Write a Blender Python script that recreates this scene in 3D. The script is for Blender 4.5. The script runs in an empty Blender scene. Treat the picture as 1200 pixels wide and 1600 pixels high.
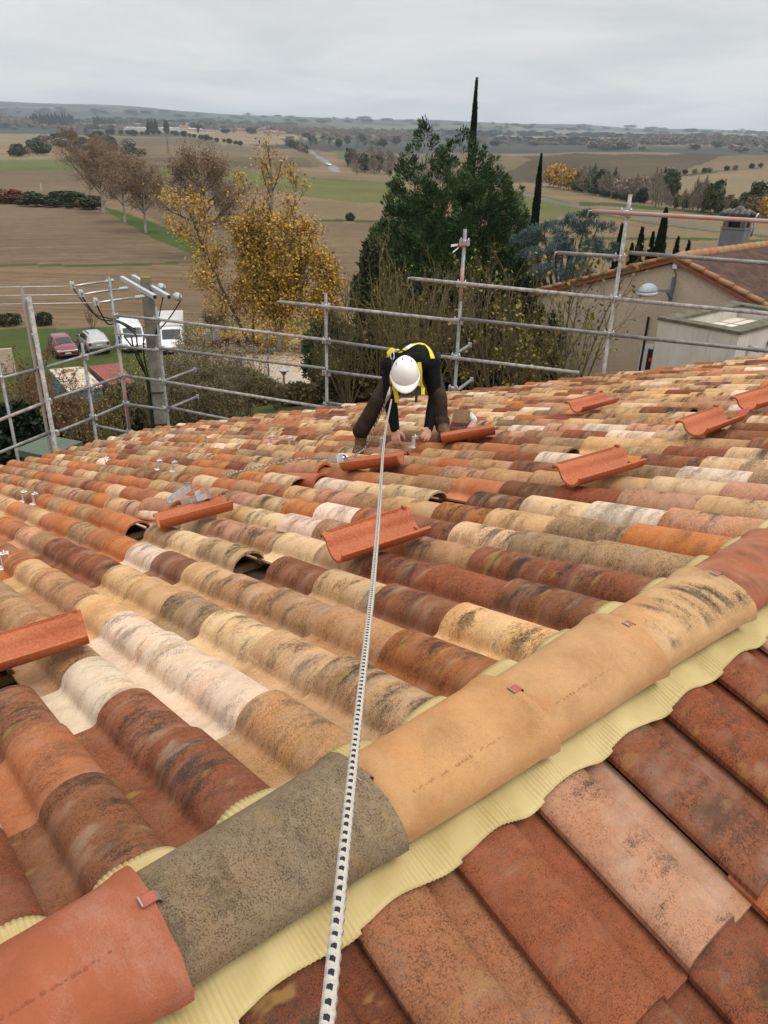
import bpy, bmesh, math, random
import numpy as np
from mathutils import Vector, Matrix, noise as mnoise
from math import sin, cos, tan, pi, radians, sqrt, atan2, hypot, exp

S = bpy.context.scene
COL = S.collection

# ------------------------------------------------------------------ camera
CZ = 15.3                                   # camera height above the car park
PITCH, ROLL = radians(25.585), radians(1.4265)
FPX = 1173.9                                # focal length in pixels of a 1200 x 1600 picture
cF = np.array([0, cos(PITCH), -sin(PITCH)])
_u = np.array([0, sin(PITCH), cos(PITCH)]); _r = np.array([1.0, 0, 0])
cR = _r * cos(ROLL) + _u * sin(ROLL)
cU = -_r * sin(ROLL) + _u * cos(ROLL)
CAM = np.array([0, 0, CZ])
cam = bpy.data.cameras.new('camera')
cam.sensor_fit = 'VERTICAL'; cam.sensor_height = 36.0
cam.lens = 36.0 * FPX / 1600.0
cam.clip_start = 0.05; cam.clip_end = 30000
camo = bpy.data.objects.new('camera', cam); COL.objects.link(camo)
camo.matrix_world = Matrix(((cR[0], cU[0], -cF[0], 0), (cR[1], cU[1], -cF[1], 0), (cR[2], cU[2], -cF[2], CZ), (0, 0, 0, 1)))
S.camera = camo

# ------------------------------------------------------------------ light
SUN_EL, SUN_AZ = radians(62), radians(120)
w = bpy.data.worlds.new('World'); S.world = w; w.use_nodes = True
nt = w.node_tree; nt.nodes.clear()
def wn(t, **k):
    n = nt.nodes.new(t)
    for a, b in k.items(): setattr(n, a, b)
    return n
sky = wn('ShaderNodeTexSky', sky_type='NISHITA', sun_disc=False, sun_elevation=SUN_EL, sun_rotation=SUN_AZ)
sky.air_density = 1.0; sky.dust_density = 3.0
tc = wn('ShaderNodeTexCoord')
sep = wn('ShaderNodeSeparateXYZ'); nt.links.new(tc.outputs['Generated'], sep.inputs[0])
# cloud deck: project the view direction on a flat layer far overhead
zc = wn('ShaderNodeMath', operation='ADD'); zc.inputs[1].default_value = 0.10; nt.links.new(sep.outputs[2], zc.inputs[0])
zm = wn('ShaderNodeMath', operation='MAXIMUM'); zm.inputs[1].default_value = 0.03; nt.links.new(zc.outputs[0], zm.inputs[0])
dx = wn('ShaderNodeMath', operation='DIVIDE'); nt.links.new(sep.outputs[0], dx.inputs[0]); nt.links.new(zm.outputs[0], dx.inputs[1])
dy = wn('ShaderNodeMath', operation='DIVIDE'); nt.links.new(sep.outputs[1], dy.inputs[0]); nt.links.new(zm.outputs[0], dy.inputs[1])
cb = wn('ShaderNodeCombineXYZ'); nt.links.new(dx.outputs[0], cb.inputs[0]); nt.links.new(dy.outputs[0], cb.inputs[1])
n1 = wn('ShaderNodeTexNoise'); n1.inputs['Scale'].default_value = 0.62; n1.inputs['Detail'].default_value = 6; n1.inputs['Roughness'].default_value = 0.55; n1.inputs['Distortion'].default_value = 0.4
nt.links.new(cb.outputs[0], n1.inputs['Vector'])
r1 = wn('ShaderNodeValToRGB'); nt.links.new(n1.outputs['Fac'], r1.inputs[0])
r1.color_ramp.elements[0].position = 0.40; r1.color_ramp.elements[0].color = (7.0, 7.1, 7.15, 1)
r1.color_ramp.elements[1].position = 0.60; r1.color_ramp.elements[1].color = (8.7, 8.65, 8.45, 1)
# an overcast sky is brighter overhead than at the horizon
rz = wn('ShaderNodeValToRGB'); nt.links.new(sep.outputs[2], rz.inputs[0])
for e_, p_, c_ in ((0, 0.0, 1.10), (1, 1.0, 2.1)):
    rz.color_ramp.elements[e_].position = p_; rz.color_ramp.elements[e_].color = (c_, c_, c_, 1)
e3 = rz.color_ramp.elements.new(0.14); e3.color = (0.98, 0.98, 0.98, 1)
e4 = rz.color_ramp.elements.new(0.5); e4.color = (1.45, 1.45, 1.45, 1)
mz = wn('ShaderNodeMix', data_type='RGBA', blend_type='MULTIPLY'); mz.inputs['Factor'].default_value = 1
nt.links.new(r1.outputs[0], mz.inputs['A']); nt.links.new(rz.outputs[0], mz.inputs['B'])
mx = wn('ShaderNodeMix', data_type='RGBA'); mx.inputs['Factor'].default_value = 0.95
nt.links.new(sky.outputs[0], mx.inputs['A']); nt.links.new(mz.outputs['Result'], mx.inputs['B'])
bg = wn('ShaderNodeBackground'); bg.inputs['Strength'].default_value = 0.1
nt.links.new(mx.outputs['Result'], bg.inputs['Color'])
wo = wn('ShaderNodeOutputWorld'); nt.links.new(bg.outputs[0], wo.inputs['Surface'])
sl_ = bpy.data.lights.new('sun', 'SUN'); sl_.energy = 2.0; sl_.angle = radians(25); sl_.color = (1.0, 0.96, 0.9)
so = bpy.data.objects.new('sun', sl_); COL.objects.link(so); so.location = (0, 0, 60)
_sd = Vector((sin(SUN_AZ) * cos(SUN_EL), cos(SUN_AZ) * cos(SUN_EL), sin(SUN_EL)))
so.rotation_euler = _sd.to_track_quat('Z', 'Y').to_euler()
S.view_settings.view_transform = 'Standard'; S.view_settings.look = 'None'
S.view_settings.gamma = 1; S.view_settings.exposure = 0.0
S.cycles.max_bounces = 6; S.cycles.diffuse_bounces = 3; S.cycles.glossy_bounces = 2
S.cycles.transparent_max_bounces = 8; S.cycles.volume_bounces = 0
S.cycles.use_denoising = True

# ------------------------------------------------------------------ measuring: pixel of the 1200 x 1600 photograph -> point in the place
def ray(x, y): return cF + cR * (x - 600) / FPX - cU * (y - 800) / FPX
def at(x, y, d): return CAM + ray(x, y) * d
def proj(P):
    P = np.asarray(P, float) - CAM; z = P @ cF
    return 600 + FPX * (P @ cR) / z, 800 - FPX * (P @ cU) / z, z
def at_z(x, y, z):
    v = ray(x, y); return CAM + v * ((z - CZ) / v[2])
def H(az): return np.array([sin(radians(az)), cos(radians(az)), 0.0])
def at_plane(x, y, p0, n):
    v = ray(x, y); return CAM + v * (((p0 - CAM) @ n) / (v @ n))
# roof frame: s runs along the ridge, t down the near-left slope
RID = 1.06                                  # ridge crest below the camera
AZ = 50.6
eS, eT = H(AZ), H(AZ - 90)
OFF = 0.833                                 # ridge in front of the camera along t
DROP, SL = 0.138, 0.29
def roofpt(s, t, lift=0.0):
    return CAM + eS * s + eT * (OFF + t) + np.array([0, 0, -RID - DROP - SL * abs(t) + lift])
def on_roof(x, y, lift=0.0):
    v = ray(x, y)
    k = (-RID - DROP + lift + SL * OFF) / (v[2] + SL * (v @ eT)); return CAM + v * k
def on_roof_right(x, y, lift=0.0):
    v = ray(x, y)
    k = (-RID - DROP + lift - SL * OFF) / (v[2] - SL * (v @ eT)); return CAM + v * k
def st(P):
    q = np.asarray(P) - CAM; return q @ eS, q @ eT - OFF

# ------------------------------------------------------------------ helpers
def tag(o, label=None, cat=None, group=None, kind=None):
    if label: o['label'] = label
    if cat: o['category'] = cat
    if group: o['group'] = group
    if kind: o['kind'] = kind
    return o
def thing(name, label, cat, loc=(0, 0, 0), rotz=0.0, group=None):
    o = bpy.data.objects.new(name, None); COL.objects.link(o)
    o.location = Vector(loc); o.rotation_euler = (0, 0, rotz); o.empty_display_size = 0.2
    return tag(o, label, cat, group)
class MB:
    def __init__(s): s.v = []; s.f = []; s.m = []; s.n = 0; s.sm = []
    def add(s, vs, fs, mi=0, smooth=False):
        b = s.n; s.v.extend([tuple(map(float, p)) for p in vs]); s.n = len(s.v)
        for f in fs: s.f.append(tuple(b + i for i in f)); s.m.append(mi); s.sm.append(smooth)
        return s
    def box(s, c, size, mi=0, rotz=0.0, axes=None):
        h = np.array(size) / 2.0; c = np.array(c, float)
        if axes is None:
            axes = (np.array([cos(rotz), sin(rotz), 0]), np.array([-sin(rotz), cos(rotz), 0]), np.array([0, 0, 1.0]))
        P = []
        for k in (-1, 1):
            for j in (-1, 1):
                for i in (-1, 1): P.append(c + axes[0] * h[0] * i + axes[1] * h[1] * j + axes[2] * h[2] * k)
        return s.add(P, [(0, 2, 3, 1), (4, 5, 7, 6), (0, 1, 5, 4), (2, 6, 7, 3), (0, 4, 6, 2), (1, 3, 7, 5)], mi)
    def tube(s, pts, rad, seg=8, mi=0, smooth=True, cap=True):
        pts = [np.array(p, float) for p in pts]; n = len(pts)
        if np.isscalar(rad): rad = [rad] * n
        T = []
        for i in range(n):
            a = pts[max(i - 1, 0)]; b = pts[min(i + 1, n - 1)]; d = b - a
            T.append(d / (np.linalg.norm(d) + 1e-12))
        up = np.array([0, 0, 1.0]) if abs(T[0][2]) < 0.9 else np.array([1.0, 0, 0])
        x = np.cross(T[0], up); x /= np.linalg.norm(x)
        vs = []
        for i in range(n):
            x = x - T[i] * (x @ T[i]); x /= (np.linalg.norm(x) + 1e-12); y = np.cross(T[i], x)
            for k in range(seg):
                a = 2 * pi * k / seg; vs.append(pts[i] + (x * cos(a) + y * sin(a)) * rad[i])
        fs = []
        for i in range(n - 1):
            for k in range(seg):
                k2 = (k + 1) % seg; fs.append((i * seg + k, i * seg + k2, (i + 1) * seg + k2, (i + 1) * seg + k))
        b = s.n; s.add(vs, fs, mi, smooth)
        if cap:
            s.f.append(tuple(b + k for k in reversed(range(seg)))); s.m.append(mi); s.sm.append(False)
            s.f.append(tuple(b + (n - 1) * seg + k for k in range(seg))); s.m.append(mi); s.sm.append(False)
        return s
    def grid(s, P, mi=0, smooth=True, flip=False):
        P = np.asarray(P, float); a, b = P.shape[:2]; fs = []
        for i in range(a - 1):
            for j in range(b - 1):
                q = (i * b + j, i * b + j + 1, (i + 1) * b + j + 1, (i + 1) * b + j)
                fs.append(q[::-1] if flip else q)
        return s.add(P.reshape(-1, 3), fs, mi, smooth)
    def loft(s, rings, mi=0, smooth=True, cap=True):
        n = len(rings[0]); vs = [p for r in rings for p in r]; fs = []
        for i in range(len(rings) - 1):
            for k in range(n):
                k2 = (k + 1) % n; fs.append((i * n + k, i * n + k2, (i + 1) * n + k2, (i + 1) * n + k))
        b = s.n; s.add(vs, fs, mi, smooth)
        if cap:
            s.f.append(tuple(b + k for k in reversed(range(n)))); s.m.append(mi); s.sm.append(False)
            s.f.append(tuple(b + (len(rings) - 1) * n + k for k in range(n))); s.m.append(mi); s.sm.append(False)
        return s
    def lathe(s, c, prof, seg=16, mi=0, smooth=True, axes=None):
        c = np.array(c, float)
        if axes is None: axes = np.eye(3)
        R = []
        for r, z in prof:
            R.append([c + axes[0] * r * cos(2 * pi * k / seg) + axes[1] * r * sin(2 * pi * k / seg) + axes[2] * z for k in range(seg)])
        return s.loft(R, mi, smooth)
    def prism(s, poly, h, mi=0):                # polygon (3-D points) pushed along the vector h
        n = len(poly); h = np.array(h, float); P = [np.array(p, float) for p in poly]
        vs = P + [p + h for p in P]
        fs = [tuple(reversed(range(n))), tuple(range(n, 2 * n))] + [(i, (i + 1) % n, n + (i + 1) % n, n + i) for i in range(n)]
        return s.add(vs, fs, mi)
    def build(s, name, mats, parent=None, origin=None, fix=True, bevel=0.0):
        o_ = np.array(origin if origin is not None else (0, 0, 0), float)
        me = bpy.data.meshes.new(name)
        V = np.array(s.v, float).reshape(-1, 3) - o_
        me.from_pydata(V.tolist(), [], s.f)
        if not isinstance(mats, (list, tuple)): mats = [mats]
        for m in mats: me.materials.append(m)
        me.polygons.foreach_set('material_index', s.m); me.polygons.foreach_set('use_smooth', s.sm)
        if fix:
            bm = bmesh.new(); bm.from_mesh(me); bmesh.ops.recalc_face_normals(bm, faces=bm.faces)
            if bevel: bmesh.ops.bevel(bm, geom=list(bm.edges), offset=bevel, segments=1, affect='EDGES', clamp_overlap=True)
            bm.to_mesh(me); bm.free()
        me.update()
        return link(name, me, parent)
def link(name, me, parent=None):
    o = bpy.data.objects.new(name, me); COL.objects.link(o)
    if parent is not None: o.parent = parent
    return o
def copy_tree(o, parent=None):
    c = o.copy(); COL.objects.link(c)
    if parent is not None: c.parent = parent
    for ch in o.children: copy_tree(ch, c)
    return c
def fast_mesh(name, V, F, mats, mi=None, smooth=False, parent=None):
    """V (n,3), F (m,k) arrays -> one mesh object, quickly"""
    me = bpy.data.meshes.new(name); V = np.asarray(V, np.float32); F = np.asarray(F, np.int32); m, k = F.shape
    me.vertices.add(len(V)); me.vertices.foreach_set('co', V.ravel())
    me.loops.add(m * k); me.loops.foreach_set('vertex_index', F.ravel())
    me.polygons.add(m); me.polygons.foreach_set('loop_start', np.arange(0, m * k, k, dtype=np.int32))
    if not isinstance(mats, (list, tuple)): mats = [mats]
    for x in mats: me.materials.append(x)
    if mi is not None: me.polygons.foreach_set('material_index', np.asarray(mi, np.int32))
    me.polygons.foreach_set('use_smooth', np.full(m, bool(smooth)))
    me.update(calc_edges=True); me.validate()
    return link(name, me, parent)

# ------------------------------------------------------------------ materials
class NT:
    def __init__(s, name, rough=0.8, spec=0.3):
        s.m = bpy.data.materials.new(name); s.m.use_nodes = True; s.t = s.m.node_tree
        s.b = s.t.nodes['Principled BSDF']; s.b.inputs['Roughness'].default_value = rough
        s.b.inputs['Specular IOR Level'].default_value = spec
    def n(s, t, **k):
        x = s.t.nodes.new(t)
        for a, b in k.items(): setattr(x, a, b)
        return x
    def l(s, a, b): s.t.links.new(a, b)
    def obj(s): return s.n('ShaderNodeTexCoord').outputs['Object']
    def noise(s, vec, scale, detail=3, rough=0.55, dist=0.0):
        x = s.n('ShaderNodeTexNoise'); x.inputs['Scale'].default_value = scale; x.inputs['Detail'].default_value = detail
        x.inputs['Roughness'].default_value = rough; x.inputs['Distortion'].default_value = dist
        if vec is not None: s.l(vec, x.inputs['Vector'])
        return x.outputs['Fac']
    def mapping(s, vec, scale=(1, 1, 1), loc=(0, 0, 0), rot=(0, 0, 0)):
        x = s.n('ShaderNodeMapping'); x.inputs['Scale'].default_value = scale; x.inputs['Location'].default_value = loc; x.inputs['Rotation'].default_value = rot
        s.l(vec, x.inputs['Vector']); return x.outputs[0]
    def ramp(s, fac, stops):
        x = s.n('ShaderNodeValToRGB'); e = x.color_ramp.elements
        for i, (p, c) in enumerate(stops):
            if np.isscalar(c): c = (c, c, c)
            q = e[i] if i < 2 else e.new(p)
            q.position = p; q.color = (*c, 1)
        s.l(fac, x.inputs[0]); return x.outputs[0]
    def sm(s, fac, a, b):                       # smooth 0..1 step
        x = s.n('ShaderNodeMapRange', interpolation_type='SMOOTHSTEP'); x.inputs['From Min'].default_value = a; x.inputs['From Max'].default_value = b
        s.l(fac, x.inputs['Value']); return x.outputs[0]
    def mix(s, f, a, b, mode='MIX'):
        x = s.n('ShaderNodeMix', data_type='RGBA', blend_type=mode)
        for v, k in ((f, 'Factor'), (a, 'A'), (b, 'B')):
            if isinstance(v, (int, float)) and k == 'Factor': x.inputs[k].default_value = v
            elif isinstance(v, tuple): x.inputs[k].default_value = (*v, 1)
            else: s.l(v, x.inputs[k])
        return x.outputs['Result']
    def math(s, op, a, b=None):
        x = s.n('ShaderNodeMath', operation=op)
        for i, v in enumerate((a, b)):
            if v is None: continue
            if isinstance(v, (int, float)): x.inputs[i].default_value = v
            else: s.l(v, x.inputs[i])
        return x.outputs[0]
    def base(s, c):
        if isinstance(c, tuple): s.b.inputs['Base Color'].default_value = (*c, 1)
        else: s.l(c, s.b.inputs['Base Color'])
        return s
    def bump(s, h, strength=0.3, dist=0.01):
        x = s.n('ShaderNodeBump'); x.inputs['Strength'].default_value = strength; x.inputs['Distance'].default_value = dist
        s.l(h, x.inputs['Height']); s.l(x.outputs[0], s.b.inputs['Normal']); return s
def mottled(name, c1, c2, scale=6, rough=0.8, spec=0.3, metal=0.0, bump=0.0, fine=0.0, bd=0.01):
    """two related colours blended by noise; optional fine grain"""
    k = NT(name, rough, spec); o = k.obj(); f = k.noise(o, scale, 5, 0.6)
    c = k.mix(k.sm(f, 0.33, 0.67), c1, c2)
    if fine:
        g = k.noise(o, fine, 2); c = k.mix(0.45, c, k.mix(1.0, c, k.ramp(g, [(0.3, 0.45), (0.7, 1.35)]), 'MULTIPLY'))
    k.base(c); k.b.inputs['Metallic'].default_value = metal
    if bump: k.bump(k.noise(o, fine or scale * 8, 4), bump, bd)
    return k.m
def leafy(name, cols, rough=0.6, trans=0.25, clump=0.9):
    """leaf colours: each leaf its own draw from the range, drifting slowly over the crown"""
    k = NT(name, rough, 0.25); g = k.n('ShaderNodeNewGeometry').outputs['Random Per Island']
    f = k.noise(k.obj(), clump, 2)
    u = k.math('ADD', k.math('MULTIPLY', g, 0.62), k.math('MULTIPLY', k.sm(f, 0.3, 0.7), 0.38))
    n = len(cols); k.base(k.ramp(u, [(i / (n - 1) if n > 1 else 0, c) for i, c in enumerate(cols)]))
    return k.m
# ------------------------------------------------------------------ terrain: one sheet from the house to the hills
def tan_el(x, y):
    v = ray(x, y); return v[2] / hypot(v[0], v[1])
def az_of(x, y=300):
    v = ray(x, y); return atan2(v[0], v[1])
FLATD = [3, 20, 40, 80, 120, 200, 300]
FAR = {   # picture column: (distance, row where the ground at that distance is seen)
    0:    [(420, 280), (560, 252), (800, 236), (1200, 222), (2000, 209), (3000, 202), (4500, 196), (7000, 163), (8200, 161), (10500, 176), (15000, 190)],
    150:  [(420, 281), (560, 254), (800, 238), (1200, 223), (2000, 209), (3000, 202), (4500, 196), (7000, 166), (8200, 164), (10500, 178), (15000, 192)],
    300:  [(420, 283), (600, 252), (850, 239), (1200, 225), (2000, 209), (3000, 202), (4500, 197), (7000, 178), (8200, 175), (10500, 186), (15000, 196)],
    450:  [(420, 287), (600, 260), (850, 246), (1200, 233), (2000, 218), (3000, 208), (4500, 201), (7000, 187), (8200, 184), (10500, 192), (15000, 200)],
    600:  [(420, 289), (600, 267), (850, 252), (1200, 240), (2000, 226), (3000, 214), (4500, 205), (7000, 190), (8200, 187), (10500, 196), (15000, 204)],
    750:  [(420, 296), (600, 272), (800, 248), (1200, 240), (2000, 228), (3000, 217), (4500, 209), (7000, 194), (8200, 192), (10500, 201), (15000, 208)],
    900:  [(420, 303), (560, 280), (750, 246), (900, 235), (1300, 244), (2000, 232), (3000, 220), (4500, 212), (7000, 200), (8200, 197), (10500, 206), (15000, 212)],
    1050: [(380, 318), (520, 286), (700, 256), (900, 236), (1300, 246), (2000, 234), (3000, 223), (4500, 216), (7000, 206), (8200, 203), (10500, 210), (15000, 216)],
    1200: [(330, 330), (460, 300), (620, 268), (900, 242), (1300, 250), (2000, 236), (3000, 226), (4500, 220), (7000, 210), (8200, 207), (10500, 214), (15000, 220)],
}
_cols = sorted(FAR); _caz = np.array([az_of(c, 230) for c in _cols])
LG = np.linspace(np.log(3.0), np.log(15000.0), 420)
TAB = []
for c in _cols:
    D = [float(q) for q in FLATD] + [float(p[0]) for p in FAR[c]]
    Hh = [-CZ + CZ for q in FLATD] + [CZ + p[0] * tan_el(c, p[1]) for p in FAR[c]]
    v = np.interp(LG, np.log(D), Hh)
    kern = np.exp(-0.5 * (np.arange(-9, 10) / 3.2) ** 2); kern /= kern.sum()
    v = np.convolve(np.pad(v, 9, mode='edge'), kern, 'valid')
    TAB.append(v)
TAB = np.array(TAB)
def _smooth(a, b, x):
    t = np.clip((x - a) / (b - a), 0, 1); return t * t * (3 - 2 * t)
_wv = np.random.RandomState(5).uniform(0, 6.28, (10, 3))
def ground(x, y):
    x = np.asarray(x, float); y = np.asarray(y, float)
    D = np.maximum(np.hypot(x, y), 3.0); az = np.clip(np.arctan2(x, y), _caz[0], _caz[-1])
    fi = np.interp(az, _caz, np.arange(len(_caz))); i0 = np.clip(fi.astype(int), 0, len(_caz) - 2); fr = fi - i0
    fr = fr * fr * (3 - 2 * fr) * 0.5 + fr * 0.5
    lj = np.clip((np.log(D) - LG[0]) / (LG[1] - LG[0]), 0, len(LG) - 1.001); j0 = lj.astype(int); gj = lj - j0
    a = TAB[i0, j0] * (1 - gj) + TAB[i0, j0 + 1] * gj
    b = TAB[i0 + 1, j0] * (1 - gj) + TAB[i0 + 1, j0 + 1] * gj
    h = a * (1 - fr) + b * fr
    # rolling relief that grows with distance
    for k in range(6):
        wl = (90, 170, 330, 620, 1100, 1900)[k]; am = np.minimum(D / 500.0, 1.0) * (0.10, 0.25, 0.8, 2.0, 5.0, 12.0)[k] * np.where(D > wl * 1.2, 1, 0) * _smooth(wl * 1.2, wl * 3, D)
        h = h + am * np.sin(x / wl * 6.28 * cos(_wv[k, 0]) + y / wl * 6.28 * sin(_wv[k, 0]) + _wv[k, 1])
    # the knoll the houses stand on
    r = np.hypot((x - 9) / 1.15, y - 12)
    h = h + 8.7 * (1 - _smooth(7, 46, r))
    return h
def gz(x, y): return float(ground(x, y))
_DS = 12.0 * 1.01 ** np.arange(0, 712)
def on_ground(x, y):
    """point of the ground seen at a pixel"""
    v = ray(x, y); P = CAM + v * _DS[:, None]; hit = np.where(P[:, 2] < ground(P[:, 0], P[:, 1]))[0]
    i = hit[0] if len(hit) else len(_DS) - 1
    dd = np.linspace(_DS[max(i - 1, 0)], _DS[i], 80); P = CAM + v * dd[:, None]; hit = np.where(P[:, 2] < ground(P[:, 0], P[:, 1]))[0]
    return P[hit[0] if len(hit) else -1]

BROWN = (0.165, 0.113, 0.066); TANF = (0.235, 0.172, 0.100); DARK = (0.105, 0.077, 0.047); GREEN = (0.092, 0.120, 0.034); GRASS = (0.070, 0.092, 0.026)
OLIVE = (0.120, 0.115, 0.045)
LAND = [  # polygon seen in the photograph, colour, furrow direction (azimuth), furrow strength
    ([(-200, 224), (500, 224), (500, 300), (-200, 330)], (0.150, 0.108, 0.063), 40, 0.5),
    ([(-200, 214), (60, 214), (120, 232), (100, 250), (-200, 247)], (0.225, 0.165, 0.095), 20, 0.4),
    ([(-200, 246), (95, 250), (130, 256), (130, 264), (60, 266), (-200, 263)], (0.110, 0.125, 0.038), 80, 0.2),
    ([(175, 216), (330, 214), (345, 228), (180, 230)], (0.13, 0.1, 0.06), 80, 0.3),
    ([(290, 206), (420, 206), (455, 226), (360, 226), (295, 214)], (0.25, 0.180, 0.105), 60, 0.3),
    ([(170, 228), (470, 226), (480, 246), (300, 250), (190, 245)], (0.165, 0.118, 0.068), 60, 0.5),
    ([(165, 246), (480, 246), (490, 262), (330, 262)], (0.115, 0.085, 0.052), 60, 0.5),
    ([(200, 262), (330, 264), (480, 276), (600, 284), (640, 300), (640, 320), (540, 315), (480, 306), (340, 282), (230, 273)], (0.125, 0.125, 0.042), 85, 0.25),
    ([(470, 262), (620, 268), (640, 284), (480, 277)], (0.19, 0.14, 0.08), 70, 0.4),
    ([(520, 235), (560, 228), (620, 236), (620, 262), (540, 262)], (0.17, 0.125, 0.07), 60, 0.3),
    ([(525, 234), (560, 236), (556, 250), (528, 250)], (0.09, 0.13, 0.04), 60, 0.1),
    ([(480, 318), (640, 320), (640, 345), (490, 343)], (0.19, 0.14, 0.083), 88, 0.5),
    ([(490, 342), (640, 346), (640, 349), (490, 346)], (0.05, 0.07, 0.02), 88, 0.0),
    ([(490, 347), (640, 349), (640, 520), (490, 480)], (0.165, 0.115, 0.066), 75, 0.7),
    ([(-200, 312), (145, 320), (205, 345), (300, 395), (345, 410), (-200, 414)], (0.165, 0.116, 0.068), 66, 0.9),
    ([(180, 310), (300, 300), (420, 330), (430, 420), (345, 400)], (0.145, 0.105, 0.064), 70, 0.5),
    ([(158, 322), (185, 328), (262, 357), (330, 384), (352, 402), (318, 404), (248, 376), (188, 343)], (0.062, 0.092, 0.022), 70, 0.0),
    ([(-200, 413.5), (160, 413), (310, 407), (310, 411), (160, 417), (-200, 417)], (0.062, 0.085, 0.025), 80, 0.0),
    ([(-300, 417), (160, 417), (345, 408), (460, 440), (470, 515), (-300, 515)], (0.178, 0.122, 0.070), 93, 1.0),
    ([(-300, 507), (130, 506), (300, 502), (300, 509), (130, 515), (-300, 518)], (0.2, 0.15, 0.09), 90, 0.2),
    ([(-300, 515), (130, 512), (330, 503), (480, 498), (560, 520), (560, 760), (-300, 760)], GRASS, 70, 0.0),
    ([(300, 515), (420, 505), (520, 515), (520, 552), (420, 548), (320, 538)], (0.19, 0.125, 0.06), 70, 0.0),
    ([(385, 552), (440, 548), (500, 556), (490, 600), (452, 605), (395, 575), (330, 562), (330, 552)], (0.43, 0.36, 0.29), 70, 0.0),
    ([(455, 528), (495, 530), (495, 556), (440, 549)], (0.40, 0.33, 0.26), 70, 0.0),
    # right-hand side
    ([(620, 232), (800, 226), (1300, 232), (1300, 330), (1000, 312), (850, 300), (640, 290)], (0.088, 0.064, 0.040), 110, 0.4),
    ([(620, 246), (690, 236), (770, 234), (830, 250), (800, 266), (700, 268)], (0.15, 0.118, 0.062), 100, 0.3),
    ([(770, 236), (860, 230), (1000, 231), (1100, 237), (1040, 242), (900, 240), (800, 246)], (0.20, 0.15, 0.088), 100, 0.3),
    ([(1130, 243), (1300, 238), (1300, 262), (1180, 262), (1060, 272), (1080, 262)], (0.17, 0.125, 0.072), 100, 0.3),
    ([(860, 262), (1000, 246), (1120, 246), (1040, 268), (960, 282), (880, 280)], (0.10, 0.073, 0.045), 95, 0.4),
    ([(1000, 296), (1060, 276), (1200, 261), (1320, 258), (1320, 320), (1010, 312)], (0.205, 0.155, 0.090), 130, 0.35),
    ([(640, 286), (860, 285), (960, 310), (1050, 322), (1320, 350), (1320, 480), (640, 480)], (0.195, 0.142, 0.076), 120, 0.45),
    ([(812, 300), (850, 305), (912, 324), (900, 332), (850, 345), (812, 345)], (0.12, 0.125, 0.042), 120, 0.1),
    ([(905, 316), (960, 316), (1050, 325), (1320, 352), (1320, 356), (1050, 330), (960, 322), (905, 322)], (0.055, 0.085, 0.025), 120, 0.0),
    ([(815, 300), (860, 312), (930, 327), (1010, 341), (1100, 352), (1320, 372), (1320, 376), (1100, 356), (1010, 345), (930, 331), (860, 317), (815, 305)], (0.155, 0.148, 0.125), 120, 0.0),
    ([(930, 333), (1010, 347), (1100, 358), (1320, 379), (1320, 383), (1100, 361), (1010, 350), (930, 336)], (0.085, 0.1, 0.04), 120, 0.0),
    ([(850, 370), (1100, 372), (1320, 378), (1320, 382), (1100, 376), (850, 374)], (0.06, 0.085, 0.025), 120, 0.0),
    ([(467, 228), (474, 228), (502, 245), (528, 262), (533, 269), (519, 268), (505, 253), (484, 238)], (0.23, 0.225, 0.215), 120, 0.0),
]
def pip(poly, X, Y):
    ins = np.zeros(X.shape, bool); n = len(poly); j = n - 1
    for i in range(n):
        xi, yi = poly[i]; xj, yj = poly[j]
        c = ((yi > Y) != (yj > Y)) & (X < (xj - xi) * (Y - yi) / (yj - yi + 1e-9) + xi)
        ins ^= c; j = i
    return ins
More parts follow.
